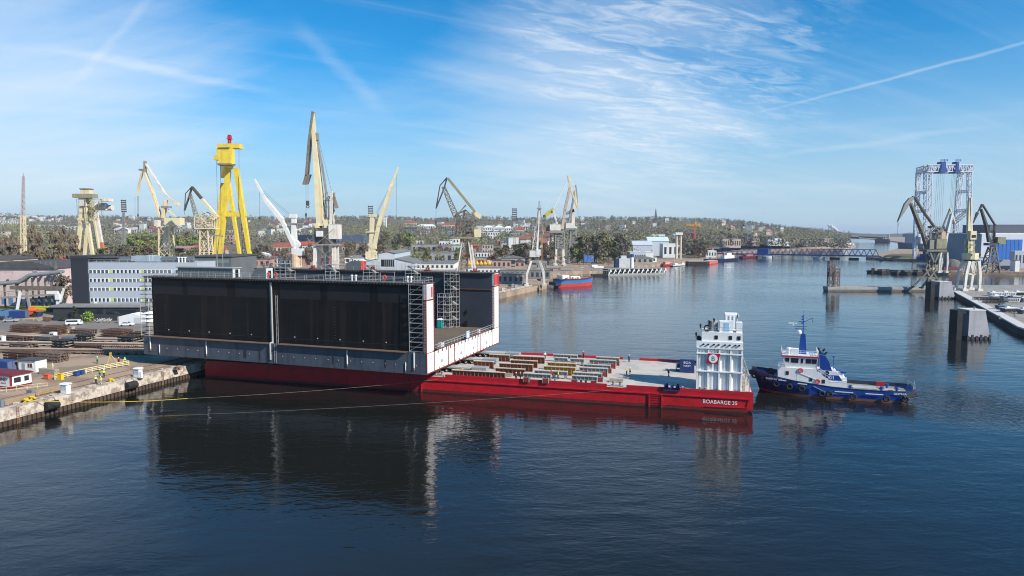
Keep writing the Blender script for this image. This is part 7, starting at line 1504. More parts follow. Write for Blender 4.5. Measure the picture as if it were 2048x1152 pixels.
# ---------------------------------------------------------------- trees
def leafm(name, c1, c2):
    return mat(name, c1, c2, .9, .35, amt=.9, lo=.40, hi=.62)
F_br = leafm('twigs brown', (.21, .155, .11), (.15, .115, .085)); F_gb = leafm('twigs grey brown', (.19, .165, .13), (.13, .115, .095)); F_ol = leafm('buds olive', (.22, .195, .10), (.165, .145, .08)); F_gr = leafm('leaves spring green', (.30, .32, .09), (.21, .23, .075)); F_dk = leafm('needles dark', (.05, .068, .042), (.032, .048, .032)); F_md = leafm('leaves mid green', (.165, .17, .08), (.115, .125, .06)); barkm = mat('bark', (.075, .058, .045), (.05, .042, .035), .95, 2)
def tree_proto(label, H, rad, base, n, leaf, m, shape, seed, fill=1.0):
    r_ = random.Random(seed); root = thing('tree', label, 'tree'); b = MB(); b.tube((0, 0, -.5), (0, 0, H * .55), H * .016, 6, H * .009); b.tube((0, 0, H * .55), (r_.uniform(-.4, .4), 0, H * .93), H * .009, 5, H * .002)
    ends = []
    for k in range(11):
        z0 = H * (base * .7 + (.86 - base * .7) * k / 11); a = k * 2.4 + r_.random(); ln = rad * (.95 if shape == 'round' else .8) * (1 - .45 * k / 11) * r_.uniform(.7, 1.05); up = ln * (.75 if shape == 'round' else 1.9)
        e = (ln * math.cos(a), ln * math.sin(a), min(H * .95, z0 + up)); b.tube((0, 0, z0), e, H * .006, 4, H * .0016); ends.append(e)
        for q in range(2): a2 = a + r_.uniform(-1, 1); b.tube((e[0] * .55, e[1] * .55, z0 + (e[2] - z0) * .55), (e[0] * .6 + ln * .5 * math.cos(a2), e[1] * .6 + ln * .5 * math.sin(a2), min(H, e[2] + ln * .2)), H * .003, 3, H * .001)
    b.build('trunk', barkm, root); c_ = MB(); lobes = []
    for k in range(14):
        z = base + (1 - base) * r_.random() ** .8; w_ = {'round': math.sqrt(max(.05, 1 - ((z - (base + 1) / 2) / ((1 - base) / 2)) ** 2)), 'poplar': (1.05 - z) * .9 + .25, 'cone': (1.02 - z) * 1.2}[shape]
        a = r_.random() * 6.28; q = math.sqrt(r_.random()) * .8; lobes.append((rad * w_ * q * math.cos(a), rad * w_ * q * math.sin(a), H * z, rad * r_.uniform(.3, .5) * (w_ * .6 + .35)))
    for k in range(n):
        lx, ly, lz, lr = r_.choice(lobes); d = Vector((r_.gauss(0, 1), r_.gauss(0, 1), r_.gauss(0, 1))).normalized() * (lr * r_.uniform(.35, 1.0)); p = Vector((lx, ly, lz)) + d * 1.0; p.z = min(p.z, H)
        s = leaf * r_.uniform(.5, 1.2); u_ = Vector((r_.gauss(0, 1), r_.gauss(0, 1), r_.gauss(0, .8))).normalized(); v_ = u_.cross(Vector((r_.gauss(0, 1), r_.gauss(0, 1), r_.gauss(0, 1)))).normalized()
        if shape == 'poplar': u_ = Vector((u_.x * .35, u_.y * .35, 1)).normalized(); v_ = u_.cross(Vector((r_.gauss(0, 1), r_.gauss(0, 1), .1))).normalized() * .38; s *= 1.5
        c_.add([p - u_ * s - v_ * s * .5, p + u_ * s * .2 - v_ * s, p + u_ * s + v_ * s * .4, p - u_ * s * .2 + v_ * s], [(0, 1, 2, 3)])
    c_.build('crown', m, root); return root
TP = {}
for key, args in {'pop': ('tall bare brown poplar', 24, 3.6, .18, 620, .62, F_br, 'poplar', 1), 'pop2': ('tall bare grey-brown poplar', 22, 3.2, .2, 560, .62, F_gb, 'poplar', 2), 'bare': ('bare brown round tree', 15, 5.6, .25, 620, .52, F_br, 'round', 3), 'bare2': ('bare grey-brown round tree', 16, 6.0, .25, 640, .55, F_gb, 'round', 4), 'olive': ('olive budding tree', 16, 6.4, .2, 700, .6, F_ol, 'round', 5), 'green': ('yellow-green spring tree', 14, 6.2, .15, 720, .6, F_gr, 'round', 6), 'mid': ('mid green bushy tree', 13, 6.0, .12, 720, .6, F_md, 'round', 7), 'dark': ('dark evergreen tree', 19, 4.6, .08, 760, .6, F_dk, 'cone', 8)}.items():
    TP[key] = tree_proto(*args); TP[key]['_n'] = 0
TNAMES = {k: o['label'] for k, o in TP.items()}
def plant(key, x, y, z, sc, where):
    o = TP[key]; lab = TNAMES[key] + ' ' + where; grp = TNAMES[key] + 's ' + where; rz = random.random() * 6.28
    s3 = (sc * random.uniform(.85, 1.15), sc * random.uniform(.85, 1.15), sc * random.uniform(.9, 1.1))
    if not o['_n']: o['_n'] = 1; o.location = (x, y, z); o.rotation_euler = (0, 0, rz); o.scale = s3; tag(o, lab, 'tree', grp)
    else: dup(o, (x, y, z), rz, lab, grp, s3)
random.seed(21)
for px0, px1, d0, d1, n, mix, s0, s1, where in (
    (-20, 152, 380, 600, 60, ('pop', 'pop', 'pop2', 'bare', 'olive', 'bare2'), 1.05, 1.45, 'in the thicket left of the old cream gantry'), (60, 140, 330, 390, 12, ('pop2', 'pop', 'bare'), .8, 1.1, 'right behind the pink hall'), (110, 145, 285, 320, 6, ('pop2', 'bare', 'olive'), .55, .9, 'squeezed between the pink hall and the office'),
    (205, 335, 480, 760, 30, ('bare', 'olive', 'mid', 'bare2', 'green'), .9, 1.4, 'between the old gantry and the yellow-housed crane'), (330, 430, 560, 820, 24, ('bare', 'bare2', 'bare', 'olive'), .8, 1.2, 'behind the red roofed houses'), (230, 300, 600, 700, 4, ('green',), 1.3, 1.7, 'beside the striped terraces'), (255, 425, 1000, 1120, 22, ('green', 'olive', 'green'), 1.3, 1.8, 'on the rise above the striped terraces'),
    (500, 640, 620, 860, 22, ('bare', 'bare2', 'olive', 'bare'), .8, 1.2, 'behind the brick works'), (690, 800, 700, 1000, 22, ('bare2', 'olive', 'mid', 'green', 'bare'), .9, 1.3, 'behind the pale yellow luffing crane'), (760, 830, 1000, 1250, 12, ('green', 'olive', 'mid'), 1.1, 1.6, 'on the green slope beside the white tower block'), (800, 960, 640, 900, 22, ('olive', 'bare2', 'mid', 'green', 'bare'), .7, 1.1, 'among the works left of the lattice crane'),
    (985, 1100, 660, 880, 20, ('bare', 'bare2', 'bare', 'olive'), .9, 1.4, 'behind the quay cranes'), (1155, 1262, 690, 860, 34, ('olive', 'mid', 'green', 'bare2', 'olive'), 1.3, 1.9, 'in the green bank behind the pontoon pier'), (1260, 1350, 930, 1060, 12, ('bare2', 'olive', 'mid'), .8, 1.2, 'behind the boat halls'), (1362, 1442, 860, 960, 22, ('bare', 'bare2', 'bare2', 'olive'), .8, 1.25, 'on the shore left of the bridge'), (1440, 1640, 1250, 1500, 18, ('olive', 'mid', 'bare2'), .8, 1.2, 'between the sheds above the bridge')):
    k = 0; tries = 0
    while k < n and tries < 900:
        tries += 1; px = random.uniform(px0, px1); y = random.uniform(d0, d1); x = (px - 1024) / FPX * y
        if not over_land(x, y): continue
        plant(random.choice(mix), x, y, max(GZ, hill_z(x, y)), random.uniform(s0, s1), where); k += 1
for px, py, Y, key, sc, w_ in ((19, 505, 470, 'dark', 1.25, 'standing alone among the bare poplars at the left'), (138, 480, 560, 'dark', .8, 'beside the old cream gantry leg')): plant(key, (px - 1024) / FPX * Y, Y, GZ, sc, w_)
for o in TP.values(): del o['_n']
# shrubs in the yard
random.seed(5)
def shrub(px, py, rad, H, m, label, n=420, shape='round'):
    r_ = tree_proto(label, H, rad, .02, n, .22, m, shape, int(px)); r_.name = 'shrub'; r_.location = at(px, py, GZ); r_['category'] = 'shrub'
shrub(177, 644, 2.3, 3.6, mat('leaves bright', (.26, .38, .04), (.16, .27, .03), .7, 1.2), 'bright lime green bush beside the white van', 480); shrub(149, 643, 2.2, 5.6, F_dk, 'ragged dark conifer before the office plinth', 420, 'cone'); shrub(128, 642, 1.3, 1.5, F_dk, 'low dark bush left of the white van'); shrub(162, 646, 1.0, .9, F_md, 'low green bush between van and lime bush')

# the wooded hills: far woods that read as one mass
rng = np.random.default_rng(4)
def woods(name, n, zone, mats_, quad, per, lo=.6):
    V = []; Fc = []; Mi = []; k = 0; tries = 0
    while k < n and tries < n * 6:
        tries += 1; px = rng.uniform(zone[0], zone[1]); y = zone[2] * (zone[3] / zone[2]) ** rng.random(); x = (px - 1024) / FPX * y
        z = hill_z(x, y)
        if z < 5 and (y < 1500 and not over_land(x, y)): continue
        dn = math.sin(x / 160 + 1) * math.sin(y / 190 + 2) + .5 * math.sin(x / 61) * math.sin(y / 73)
        if dn < -.55 and rng.random() < .75: continue
        k += 1; R0 = rng.uniform(3.6, 6.8); hh = rng.uniform(9, 17); col = 0 if dn < .1 else (1 if dn < .6 else 2)
        if rng.random() < .3: col = int(rng.integers(0, len(mats_)))
        for q in range(per):
            d = rng.normal(size=3); d /= np.linalg.norm(d) + 1e-6; rr_ = R0 * rng.uniform(.4, 1.0)
            p = np.array([x + d[0] * rr_, y + d[1] * rr_, z + hh * .55 + d[2] * hh * .42]); u_ = rng.normal(size=3); u_ /= np.linalg.norm(u_); v_ = np.cross(u_, rng.normal(size=3)); v_ /= np.linalg.norm(v_) + 1e-6; s = quad * rng.uniform(.5, 1.2)
            o = len(V); V += [tuple(p - u_ * s), tuple(p + v_ * s * .7), tuple(p + u_ * s), tuple(p - v_ * s * .7)]; Fc.append((o, o + 1, o + 2, o + 3)); Mi.append(min(col, len(mats_) - 1))
    me = bpy.data.meshes.new(name); me.from_pydata(V, [], Fc)
    for m in mats_: me.materials.append(m)
    me.polygons.foreach_set('material_index', Mi); o = bpy.data.objects.new(name, me); C.objects.link(o); return tag(o, kind='stuff')
W1, W2, W3, W4, W5 = (leafm('wood %s' % n, a, tuple(k * .8 for k in a)) for n, a in (('grey', (.24, .21, .16)), ('olive', (.245, .23, .13)), ('fresh', (.30, .29, .14)), ('brown', (.225, .185, .14)), ('deep', (.175, .175, .115))))
woods('hill_woods', 5200, (-120, 1700, 1150, 2750), [W1, W2, W3, W4, W5, W2], 1.55, 36)
woods('ridge_woods', 1500, (-120, 1680, 2450, 2760), [W5, W1, W2, W4], 1.7, 28)
woods('town_undergrowth', 420, (-60, 1280, 620, 1150), [W1, W4, W2], 1.0, 30)

# old yard sheds filling the ground between the quay and the town
rr = random.Random(31)
WK = [('white', wall_w, roofg), ('pinkish brick', brickp, roofdk), ('grey', wall_g, roofg), ('red brick', brick, tile), ('cream', wall_c, tilep), ('pale blue clad', clad, wall_w)]
def works(px, Y, wd, ht, i, ro, where):
    nm, m, rm = WK[i]; x = (px - 1024) / FPX * Y; gz = max(GZ, hill_z(x, Y))
    if not over_land(x, Y): return
    bld('works_shed', '%s works shed %s' % (nm, where), px, px + wd * FPX / Y, 466 + (CH - gz - ht) * FPX / Y, Y, rr.uniform(7, 14), m, ro, rm, 1, rr.randint(2, 5), 'shed', '%s works sheds %s' % (nm, where), gz - .5)
for px0, px1, d0, d1, n, where in ((505, 640, 620, 760, 9, 'in the yard behind the white luffing crane'), (675, 730, 620, 760, 6, 'right of the tallest cream crane'), (760, 935, 700, 1050, 20, 'behind the sheet-clad shed'), (955, 1100, 600, 900, 16, 'in the yards behind the quay cranes'), (860, 1010, 1050, 1500, 14, 'on the slope behind the lattice crane'), (1200, 1290, 690, 800, 5, 'under the green bank'), (1330, 1430, 930, 1040, 8, 'along the far shore road'), (255, 420, 720, 980, 12, 'below the striped terraces')):
    for k in range(n): works(rr.uniform(px0, px1), rr.uniform(d0, d1), rr.uniform(9, 26), rr.uniform(4, 9), rr.randrange(6), rr.choice(('flat', 'ridge', 'hip', 'gable')), where)
# ---------------------------------------------------------------- boats and shore works
def boat(name, label, pa, pb, beam, zs, cols, cat='boat', sheer=.8, group=None, flat=False, z_wl=0.0):
    """pa, pb = waterline pixels of stern and bow; zs = band heights, cols = band materials"""
    a, c_ = at(*pa), at(*pb); d = c_ - a; ln = d.length; t_ = thing(name, label, cat, a, math.atan2(d.y, d.x), group); b = MB(); st = [(0, .82), (.1, .95), (.5, 1), (.75, .92), (.9, .55), (1.0, .06)] if not flat else [(0, .97), (.03, 1), (.97, 1), (1, .97)]
    Z = [-.6] + zs; K = len(Z)
    for s in (1, -1):
        o0 = len(b.v)
        for t, w_ in st:
            for j, z in enumerate(Z): f = z / zs[-1]; sh = sheer * max(0, t - .55) ** 2 * 4 * max(0, f) if not flat else 0; b.v.append((ln * t + (f * ln * .04 if t > .95 and not flat else 0), s * beam / 2 * w_ * (.75 + .25 * min(1, max(0, f)) if not flat else 1), z + sh))
        for i in range(len(st) - 1):
            for j in range(K - 1): q = o0 + i * K + j; b.f.append((q, q + K, q + K + 1, q + 1)); b.m.append(min(j, len(cols) - 1))
    n = len(st) * K
    for e in (0, len(st) - 1):
        for j in range(K - 1): b.f.append((e * K + j, e * K + j + 1, n + e * K + j + 1, n + e * K + j)); b.m.append(min(j, len(cols) - 1))
    b.build('hull', cols, t_); b = MB(); zt = zs[-1] - .25 * (not flat)
    for i in range(len(st) - 1):
        (t0, w0), (t1_, w1) = st[i], st[i + 1]; h0, h1 = [(sheer * max(0, t - .55) ** 2 * 4 * .9 if not flat else .005) for t in (t0, t1_)]; b.add([(ln * t0, -beam / 2 * w0 * .95, zt + h0), (ln * t1_, -beam / 2 * w1 * .95, zt + h1), (ln * t1_, beam / 2 * w1 * .95, zt + h1), (ln * t0, beam / 2 * w0 * .95, zt + h0)], [(0, 1, 2, 3)])
    b.build('deck', tdeck if not flat else deckg, t_); t_['_l'] = ln; return t_
bred = mat('ship red', (.52, .06, .05), (.40, .06, .05), .55, .4); bsky = mat('ship sky blue', (.03, .21, .50), (.03, .17, .4), .45, .4); bmar = mat('ship maroon', (.16, .02, .02), rough=.6); bblk = mat('hull black', (.018, .018, .02), (.05, .04, .035), .7, .4); bnavy = mat('hull navy', (.015, .03, .10), rough=.5)
t_ = boat('coaster', 'sky blue and red hulled ship moored at the quay corner', (1112, 574), (1183, 570.5), 8.5, [2.2, 4.0, 4.3, 5.2], [bred, bsky, mat('ship blue', (.02, .11, .33), rough=.5), bmar], 'ship', 1.6); ln = t_['_l']; del t_['_l']
b = MB(); b.box(ln * .10, ln * .28, -3.2, 3.2, 4.9, 7.6); b.frust((ln * .34, ln * .62, -2.8, 2.8), (ln * .36, ln * .60, -2, 2), 4.9, 6.6); b.build('deckhouse', whp, t_); b = MB(); b.rail([(ln * -.02, -4, 2.6), (ln * .2, -4.2, 4.9)], 1.2, .08, 1.5, 3); b.box(-3, 1.5, -3.8, 3.8, 1.2, 3.4); b.rail([(-3, -3.8, 3.4), (1.5, -3.8, 3.4)], 1.3, .07, 1.2, 2); b.build('stern_frame', bnavy, t_); b = MB(); b.tube((ln * .72, 0, 5.4), (ln * .72, 0, 15), .12, 6, .06); b.beam((ln * .72 - 1.2, 0, 12), (ln * .72 + 1.2, 0, 12), .1); b.build('mast', whp, t_); b = MB()
for k in range(9): b.box(ln * (.12 + k * .05), ln * (.12 + k * .05) + 1.0, -3.6, -2.6, 4.9, 5.4 + .5 * (k % 3))
b.build('deck_gear', brickw, t_)
# pontoon pier with slanted struts
t_ = thing('pontoon_pier', 'long grey floating pontoon with a row of slanted white struts', 'pontoon', at(1216, 552), math.atan2(at(1330, 549).y - at(1216, 552).y, at(1330, 549).x - at(1216, 552).x)); ln = (at(1330, 549) - at(1216, 552)).length
b = MB(); b.box(0, ln, 0, 9, -.5, 1.6); b.build('float', mat('pontoon grey', (.33, .32, .30), (.22, .21, .2), .8, .3), t_); b = MB(); b.box(0, ln, 0, 9, 5.2, 5.7); b.box(0, ln, 7, 9, 1.6, 5.2); b.build('deck', cgrey, t_)
for k in range(13): x = 1 + k * (ln - 2) / 12; b = MB(); b.beam((x, .4, 1.6), (x + 1.9, .4, 5.2), .7, .8); b.beam((x + 1.9, .5, 5.2), (x + 2.6, .5, 3.2), .5); b.build('strut', whp, t_)
t_ = thing('pontoon_pier', 'lower dark pontoon stage between the ship bow and the strutted one', 'pontoon', at(1184, 552), .05); b = MB(); b.box(0, 14, 0, 7, -.5, 1.2); b.build('float', bblk, t_); b = MB(); b.box(-.2, 14.2, -.2, 7.2, 4.2, 4.6); b.build('deck', cgrey, t_); b = MB()
for k in range(8): b.beam((k * 1.9 + .3, 0, 1.2), (k * 1.9 + .3, 0, 4.2), .25)
b.build('post', cgrey, t_)
# work pontoon with excavator, white block and blue funnel
t_ = thing('work_barge', 'workboat with a white block, dark box and a blue-topped funnel behind the pontoon', 'workboat', at(1196, 542), .06); b = MB(); b.box(0, 36, 0, 10, -.5, 2.2); b.build('hull', bblk, t_); b = MB(); b.box(20, 30, 1, 9, 2.2, 11.5); b.box(22, 27, 2, 8, 11.5, 14); b.build('deckhouse', mat('boat grey white', (.6, .6, .6), (.45, .45, .45), .6, .4), t_); b = MB(); b.box(16.5, 20, 1, 9, 2.2, 11); b.build('dark_box', bnavy, t_); b = MB(); b.lathe([(2.0, 2.2), (1.6, 12.6)], (32, 2, 0), 12); b.mi = 1; b.lathe([(1.7, 12.6), (1.7, 15.5)], (32, 2, 0), 12); b.build('funnel', [whp, cblue], t_); b = MB(); b.tube((25, 5, 14), (25, 5, 22), .12, 5); b.tube((29, 5, 14), (29, 5, 20), .1, 5); b.build('mast', cgrey, t_)
t_ = thing('excavator', 'yellow excavator with a raised arm beside the blue panel', 'excavator', at(1204, 527, 2.5), 0); b = MB(); b.box(-1.8, 3.5, -1.4, 1.4, 1.2, 3.2); b.box(-1.8, 0, -1.4, 0, 3.2, 4.6); b.build('body', yel, t_); b = MB(); b.box(-2.2, 2.6, -1.6, -.8, 0, 1.2); b.box(-2.2, 2.6, .8, 1.6, 0, 1.2); b.build('track', bblk, t_); b = MB(); b.beam((-.5, .4, 3), (-4.8, .4, 7.2), .7, .9); b.beam((-4.8, .4, 7.2), (-6.4, .4, 2.2), .5, .7); b.build('arm', yel, t_); b = MB(); b.frust((-7.2, -5.8, -.3, 1.1), (-6.8, -6.0, -.1, .9), .8, 2.4); b.build('bucket', bblk, t_)
t_ = thing('blue_cabin', 'bright blue cabin box on stilts beside the excavator', 'cabin', at(1168, 530, 3)); k_ = at(1168, 530, 3).y / FPX; b = MB(); b.box(0, 19 * k_, 0, 4, 6 * k_, 19 * k_); b.build('wall', mat('cabin blue', (.06, .17, .45), rough=.5), t_); b = MB(); b.box(-2 * k_, -.05, 0, 4, 6 * k_, 18 * k_); b.build('side_wall', bnavy, t_); b = MB()
for x in (0, 18 * k_): b.beam((x + .3, 1, 0), (x + .3, 1, 6 * k_), .4)
b.build('stilt', cgrey, t_)
# small craft along the far shore
def simple(name, label, pa, pb, beam, zs, cols, extra=None, **kw):
    t_ = boat(name, label, pa, pb, beam, zs, cols, **kw); l = t_['_l']; del t_['_l']
    for nm, m, x0, x1, y0, y1, z0, z1 in extra or (): MBx = MB(); MBx.frust((x0 * l, x1 * l, y0, y1), (x0 * l + .3, x1 * l - .3, y0 + .2, y1 - .2), z0, z1); MBx.build(nm, m, t_)
    return t_
t_ = simple('sailing_boat', 'green hulled boat with a tall white mast on the far shore', (1343, 533), (1366, 531.5), 4.5, [.5, 1.6], [mat('hull green', (.01, .06, .05), rough=.5), whp], [('cabin', whp, .2, .45, -1.3, 1.3, 1.4, 3.0)]); b = MB(); b.tube((6, 0, 1.5), (6, 0, atY(1355, 468, 720).z), .14, 6, .07); b.beam((4.6, 0, 22), (7.4, 0, 22), .1); b.build('mast', whp, t_)
simple('work_boat', 'red tug-like boat left of the tall white mast', (1324, 532), (1349, 530.5), 5, [.4, 1.8], [bmar, bred], [('cabin', mat('cabin salmon', (.6, .3, .25), rough=.6), .15, .5, -1.8, 1.8, 1.6, 4.4), ('cabin_top', bred, .5, .8, -1.2, 1.2, 1.6, 2.8)])
simple('work_boat', 'small red and white boat right of the tall white mast', (1360, 530.5), (1370, 530), 3, [.4, 1.4], [bred, whp], [('cabin', whp, .3, .6, -.9, .9, 1.2, 2.6)])
simple('barge', 'long black barge moored on the far shore', (1373, 529), (1412, 529), 10, [.6, 3.6], [bblk, bblk], [('cargo', brickw, .05, .95, -4, 4, 3.5, 4.1)], flat=True); simple('barge', 'salmon red pontoon at the end of the black barge', (1411, 529), (1428, 526), 9, [.6, 3.6], [bred, mat('pontoon salmon', (.55, .15, .11), rough=.6)], None, flat=True)
simple('harbour_vessel', 'navy blue vessel with a white wheelhouse before the bridge', (1412, 523.5), (1476, 521), 9, [.5, 3.0, 3.3], [bblk, bnavy, bnavy], [('deckhouse', whp, .50, .82, -3, 3, 3.0, 7), ('wheelhouse', whp, .6, .74, -2.4, 2.4, 7, 10), ('funnel', mat('funnel brown', (.25, .12, .1), rough=.6), .52, .57, -1, 1, 7, 10)], cat='ship')
simple('harbour_vessel', 'dark red vessel under the left bridge span', (1482, 516.5), (1516, 515), 8, [.5, 2.6], [bblk, mat('hull wine', (.18, .03, .05), rough=.6)], [('deckhouse', mat('house plum', (.3, .12, .16), rough=.6), .2, .6, -3, 3, 2.5, 5.0)], cat='ship')
t_ = simple('motor_yacht', 'white streamlined yacht moored beyond the bridge', (1676, 491.5), (1708, 490), 12, [.6, 3.6], [bblk, whp], [('deckhouse', whp, .18, .75, -5, 5, 3.5, 8), ('upper_deck', whp, .3, .6, -4, 4, 8, 12)])
t_ = simple('ferry', 'far ship with cream upper works out on the open water', (1780, 484.8), (1750, 484.6), 20, [2, 12], [bnavy, mat('hull slate', (.07, .10, .17), rough=.6)], [('deckhouse', wall_w, .30, .42, -8, 8, 12, 26), ('cargo', wall_c, .5, .85, -8, 8, 12, 20), ('stack', wall_c, .06, .2, -5, 5, 12, 30)], cat='ship')
t_ = simple('grey_ship', 'grey-blue ship with tall upper works moored on the right bank', (1850, 501), (1797, 500), 18, [1, 14], [bblk, mat('ship steel blue', (.10, .125, .18), (.08, .1, .15), .6, .1)], [('deckhouse', mat('ship pale grey', (.36, .39, .43), (.26, .29, .33), .6, .1), .12, .72, -7, 7, 13, 27), ('bridge_deck', MATS['ship pale grey'], .2, .8, -8, 8, 27, 33), ('funnel', blues, .2, .32, -3, 3, 33, 40)], cat='ship')
for pa, pb, lab, m in (((1738, 546), (1762, 544.5), 'small black tug at the tip of the moored barges', bblk), ((1757, 547), (1790, 546), 'black hopper barge with rubble, left one', bblk), ((1788, 549), (1835, 547.5), 'long black barge with scrap mounds, right bank', bblk), ((1828, 548.5), (1868, 547.5), 'black barge lying against the right bank', bblk)):
    t_ = simple('barge' if 'tug' not in lab else 'work_boat', lab, pa, pb, 6, [.5, 2.2], [m, bblk], [('cabin', cbrown, .3, .6, -1.6, 1.6, 2.0, 4.2)] if 'tug' in lab else [('cargo', mat('rubble dark', (.07, .06, .055), (.15, .13, .11), .9, .8), .06, .5, -2.4, 2.4, 2.0, 3.6), ('cargo_mound', MATS['rubble dark'], .55, .94, -2.4, 2.4, 2.0, 3.0)], flat='tug' not in lab)
# the blue bridge
A_, B_ = Vector((301, 1000, 5)), Vector((479, 892, 5)); d = B_ - A_; ln = d.length; t_ = thing('truss_bridge', 'long blue steel truss bridge across the river', 'bridge', A_, math.atan2(d.y, d.x)); bb_ = mat('bridge blue', (.05, .13, .36), (.06, .12, .28), .5, .1); H = 8.2
b = MB(); b.box(-8, ln + 3, -3.4, 3.4, -1.0, 0); b.build('deck', bb_, t_)
for s in (-3.4, 3.4):
    b = MB(); n = 30; w_ = ln / n; b.beam((w_ * .5, s, H), (ln - w_ * .5, s, H), .6, .7); b.beam((0, s, .2), (ln, s, .2), .6, .9)
    for k in range(n): b.beam((k * w_, s, .2), ((k + .5) * w_, s, H), .42); b.beam(((k + .5) * w_, s, H), ((k + 1) * w_, s, .2), .42)
    b.build('truss', bb_, t_)
b = MB()
for k in range(n): b.beam(((k + .5) * w_, -3.4, H), ((k + .5) * w_, 3.4, H), .3)
b.build('cross_bracing', bb_, t_); b = MB(); b.box(ln * .27, ln * .34, -3.2, 3.2, 0, 7.6); b.build('control_cabin', mat('cabin bright blue', (.02, .15, .50), rough=.5), t_)
for f, lab in ((.335, 'left'), (.655, 'mid')):
    b = MB(); b.lathe([(7.5, -5.5), (7.5, -2.6), (6.8, -2.2)], (ln * f, 0, 0), 16); b.frust((ln * f - 2.2, ln * f + 2.2, -3, 3), (ln * f - 1.6, ln * f + 1.6, -2.6, 2.6), -2.2, -1); b.build('pier', mat('pier pale', (.60, .58, .55), (.48, .46, .43), .8, .4), t_)
for f in (.75, .86): b = MB(); b.box(ln * f - 6, ln * f + 6, -2, 2, -5, -2.8); b.build('fender_raft', bblk, t_)
b = MB(); b.box(ln + 1, ln + 5, -4, 4, -5.5, -1); b.build('abutment', conc, t_)
# sloping grass bank and causeway at the right bridge end
b = MB(); poly = [(478, 905), (540, 1010), (640, 1010), (760, 900), (760, 815), (520, 815)]; top = [(500, 908), (550, 985), (630, 985), (745, 890), (745, 835), (536, 835)]
b.add([(x, y, .0) for x, y in poly] + [(x, y, 5.2) for x, y in top], [(0, 1, 7, 6), (1, 2, 8, 7), (2, 3, 9, 8), (3, 4, 10, 9), (4, 5, 11, 10), (5, 0, 6, 11), (6, 7, 8, 9, 10, 11)]); tag(b.build('river_bank', mat('bank grass', (.12, .11, .05), (.16, .13, .09), .95, .08)), kind='structure')
b = MB()
for k in range(70): x = 472 + random.random() * 60; b.box(x, x + 2.2, 886 - (x - 472) * 1.2 + random.random() * 5, 889 - (x - 472) * 1.2 + random.random() * 5, -.3, .9)
tag(b.build('riprap_stones', mat('riprap', (.15, .14, .13), (.08, .075, .07), .9, 1)), 'dark stones at the foot of the grass bank', 'stones', kind='stuff')

# ---------------------------------------------------------------- right bank halls
Yk = 735; t_ = thing('assembly_hall', 'large grey and white assembly hall with a bright blue door', 'hall', (0, 0, 0))
def K2(px, py): q = atY(px, py, Yk); return q.x, q.z
b = MB(); b.box(K2(1962, 480)[0], K2(2110, 480)[0], Yk, Yk + 94, 2.6, K2(0, 468)[1]); b.build('side_wall', mat('hall side shaded', (.25, .285, .34), (.21, .245, .30), .6, .06), t_); b = MB(); b.box(K2(1962, 480)[0] + .02, K2(2110, 480)[0], Yk - 1, Yk - .01, 2.6, K2(0, 468)[1] + .3); fr = b.build('front_wall', mat('hall pale', (.55, .58, .64), (.48, .51, .57), .6, .06), t_); b = MB(); b.box(K2(1962, 480)[0] - 1, K2(2112, 480)[0], Yk + .1, Yk + 95, K2(0, 468)[1], K2(0, 466)[1]); b.build('roof', wall_w, t_)  # side wall's darker grey puts its weaker light into the colour
b = MB(); b.box(K2(1979, 490)[0], K2(2043, 490)[0], Yk - 1.3, Yk - 1, 2.6, K2(0, 479)[1]); dr = b.build('hall_door', mat('door blue', (.02, .14, .48), (.02, .12, .4), .5, .1), fr); b = MB()
for k in range(8): x = K2(1979 + k * 8, 490)[0]; b.box(x, x + .3, Yk - 1.4, Yk - 1.3, 2.6, K2(0, 479)[1])
b.build('door_seam', bnavy, fr); b = MB()
x = K2(1962, 480)[0]
for y in (14, 30, 46, 62, 78): b.box(x - .3, x, Yk + y, Yk + y + .8, 2.6, K2(0, 468)[1])
b.build('pilaster', mat('hall grey light', (.30, .34, .42), rough=.6), t_)
bld('assembly_hall', 'dark slate upper hall rising behind the blue-doored hall', 1980, 2120, 450, 830, 50, mat('hall slate', (.085, .095, .13), (.07, .08, .11), .6, .05), rm=mat('hall slate roof', (.1, .11, .14), rough=.7), cat='hall', z0=2.6)
b = MB(); rr = random.Random(3); pts = []
t_ = thing('gravel_heap', 'grey-brown gravel heap behind the small white crane', 'heap', atY(1905, 530, 640)); t_.location.z = 2.6; b.lathe([(10, 0), (9, 2.2), (6.5, 5.2), (4, 7.2), (1.0, 8.2)], (0, 0, 0), 14); b.build('gravel', mat('gravel', (.17, .145, .125), (.12, .10, .09), .95, .8, bump=.6), t_)
t_ = thing('rail_wagon', 'wine-red long skip under the gravel heap', 'wagon', at(1888, 541, 2.6)); b = MB(); b.box(0, 17, 0, 3, .6, 2.8); b.build('body', mat('wagon wine', (.16, .04, .06), (.1, .04, .05), .7, .6), t_); b = MB(); b.box(1, 16, .4, 2.6, 0, .6); b.build('skid', bblk, t_)
t_ = thing('tarped_boat', 'grey tarpaulin-covered boat with a navy hull on the right bank', 'boat', at(1998, 541, 2.6)); b = MB(); b.frust((0, 17.5, 0, 5), (.5, 18, -.4, 5.4), 1.0, 4.2); b.build('hull', bnavy, t_); b = MB(); b.prism([(-.4, 4.2), (-.2, 6.6), (3, 9.2), (14, 9.2), (18.4, 6.4), (18.6, 4.2)], -.6, 5.6, 'y'); b.build('tarpaulin', mat('tarp grey', (.30, .32, .35), (.24, .26, .29), .7, .5), t_); b = MB()
for x in (2, 8, 15): b.box(x, x + .6, .5, 4.5, 0, 1)
b.build('cradle', timb, t_)
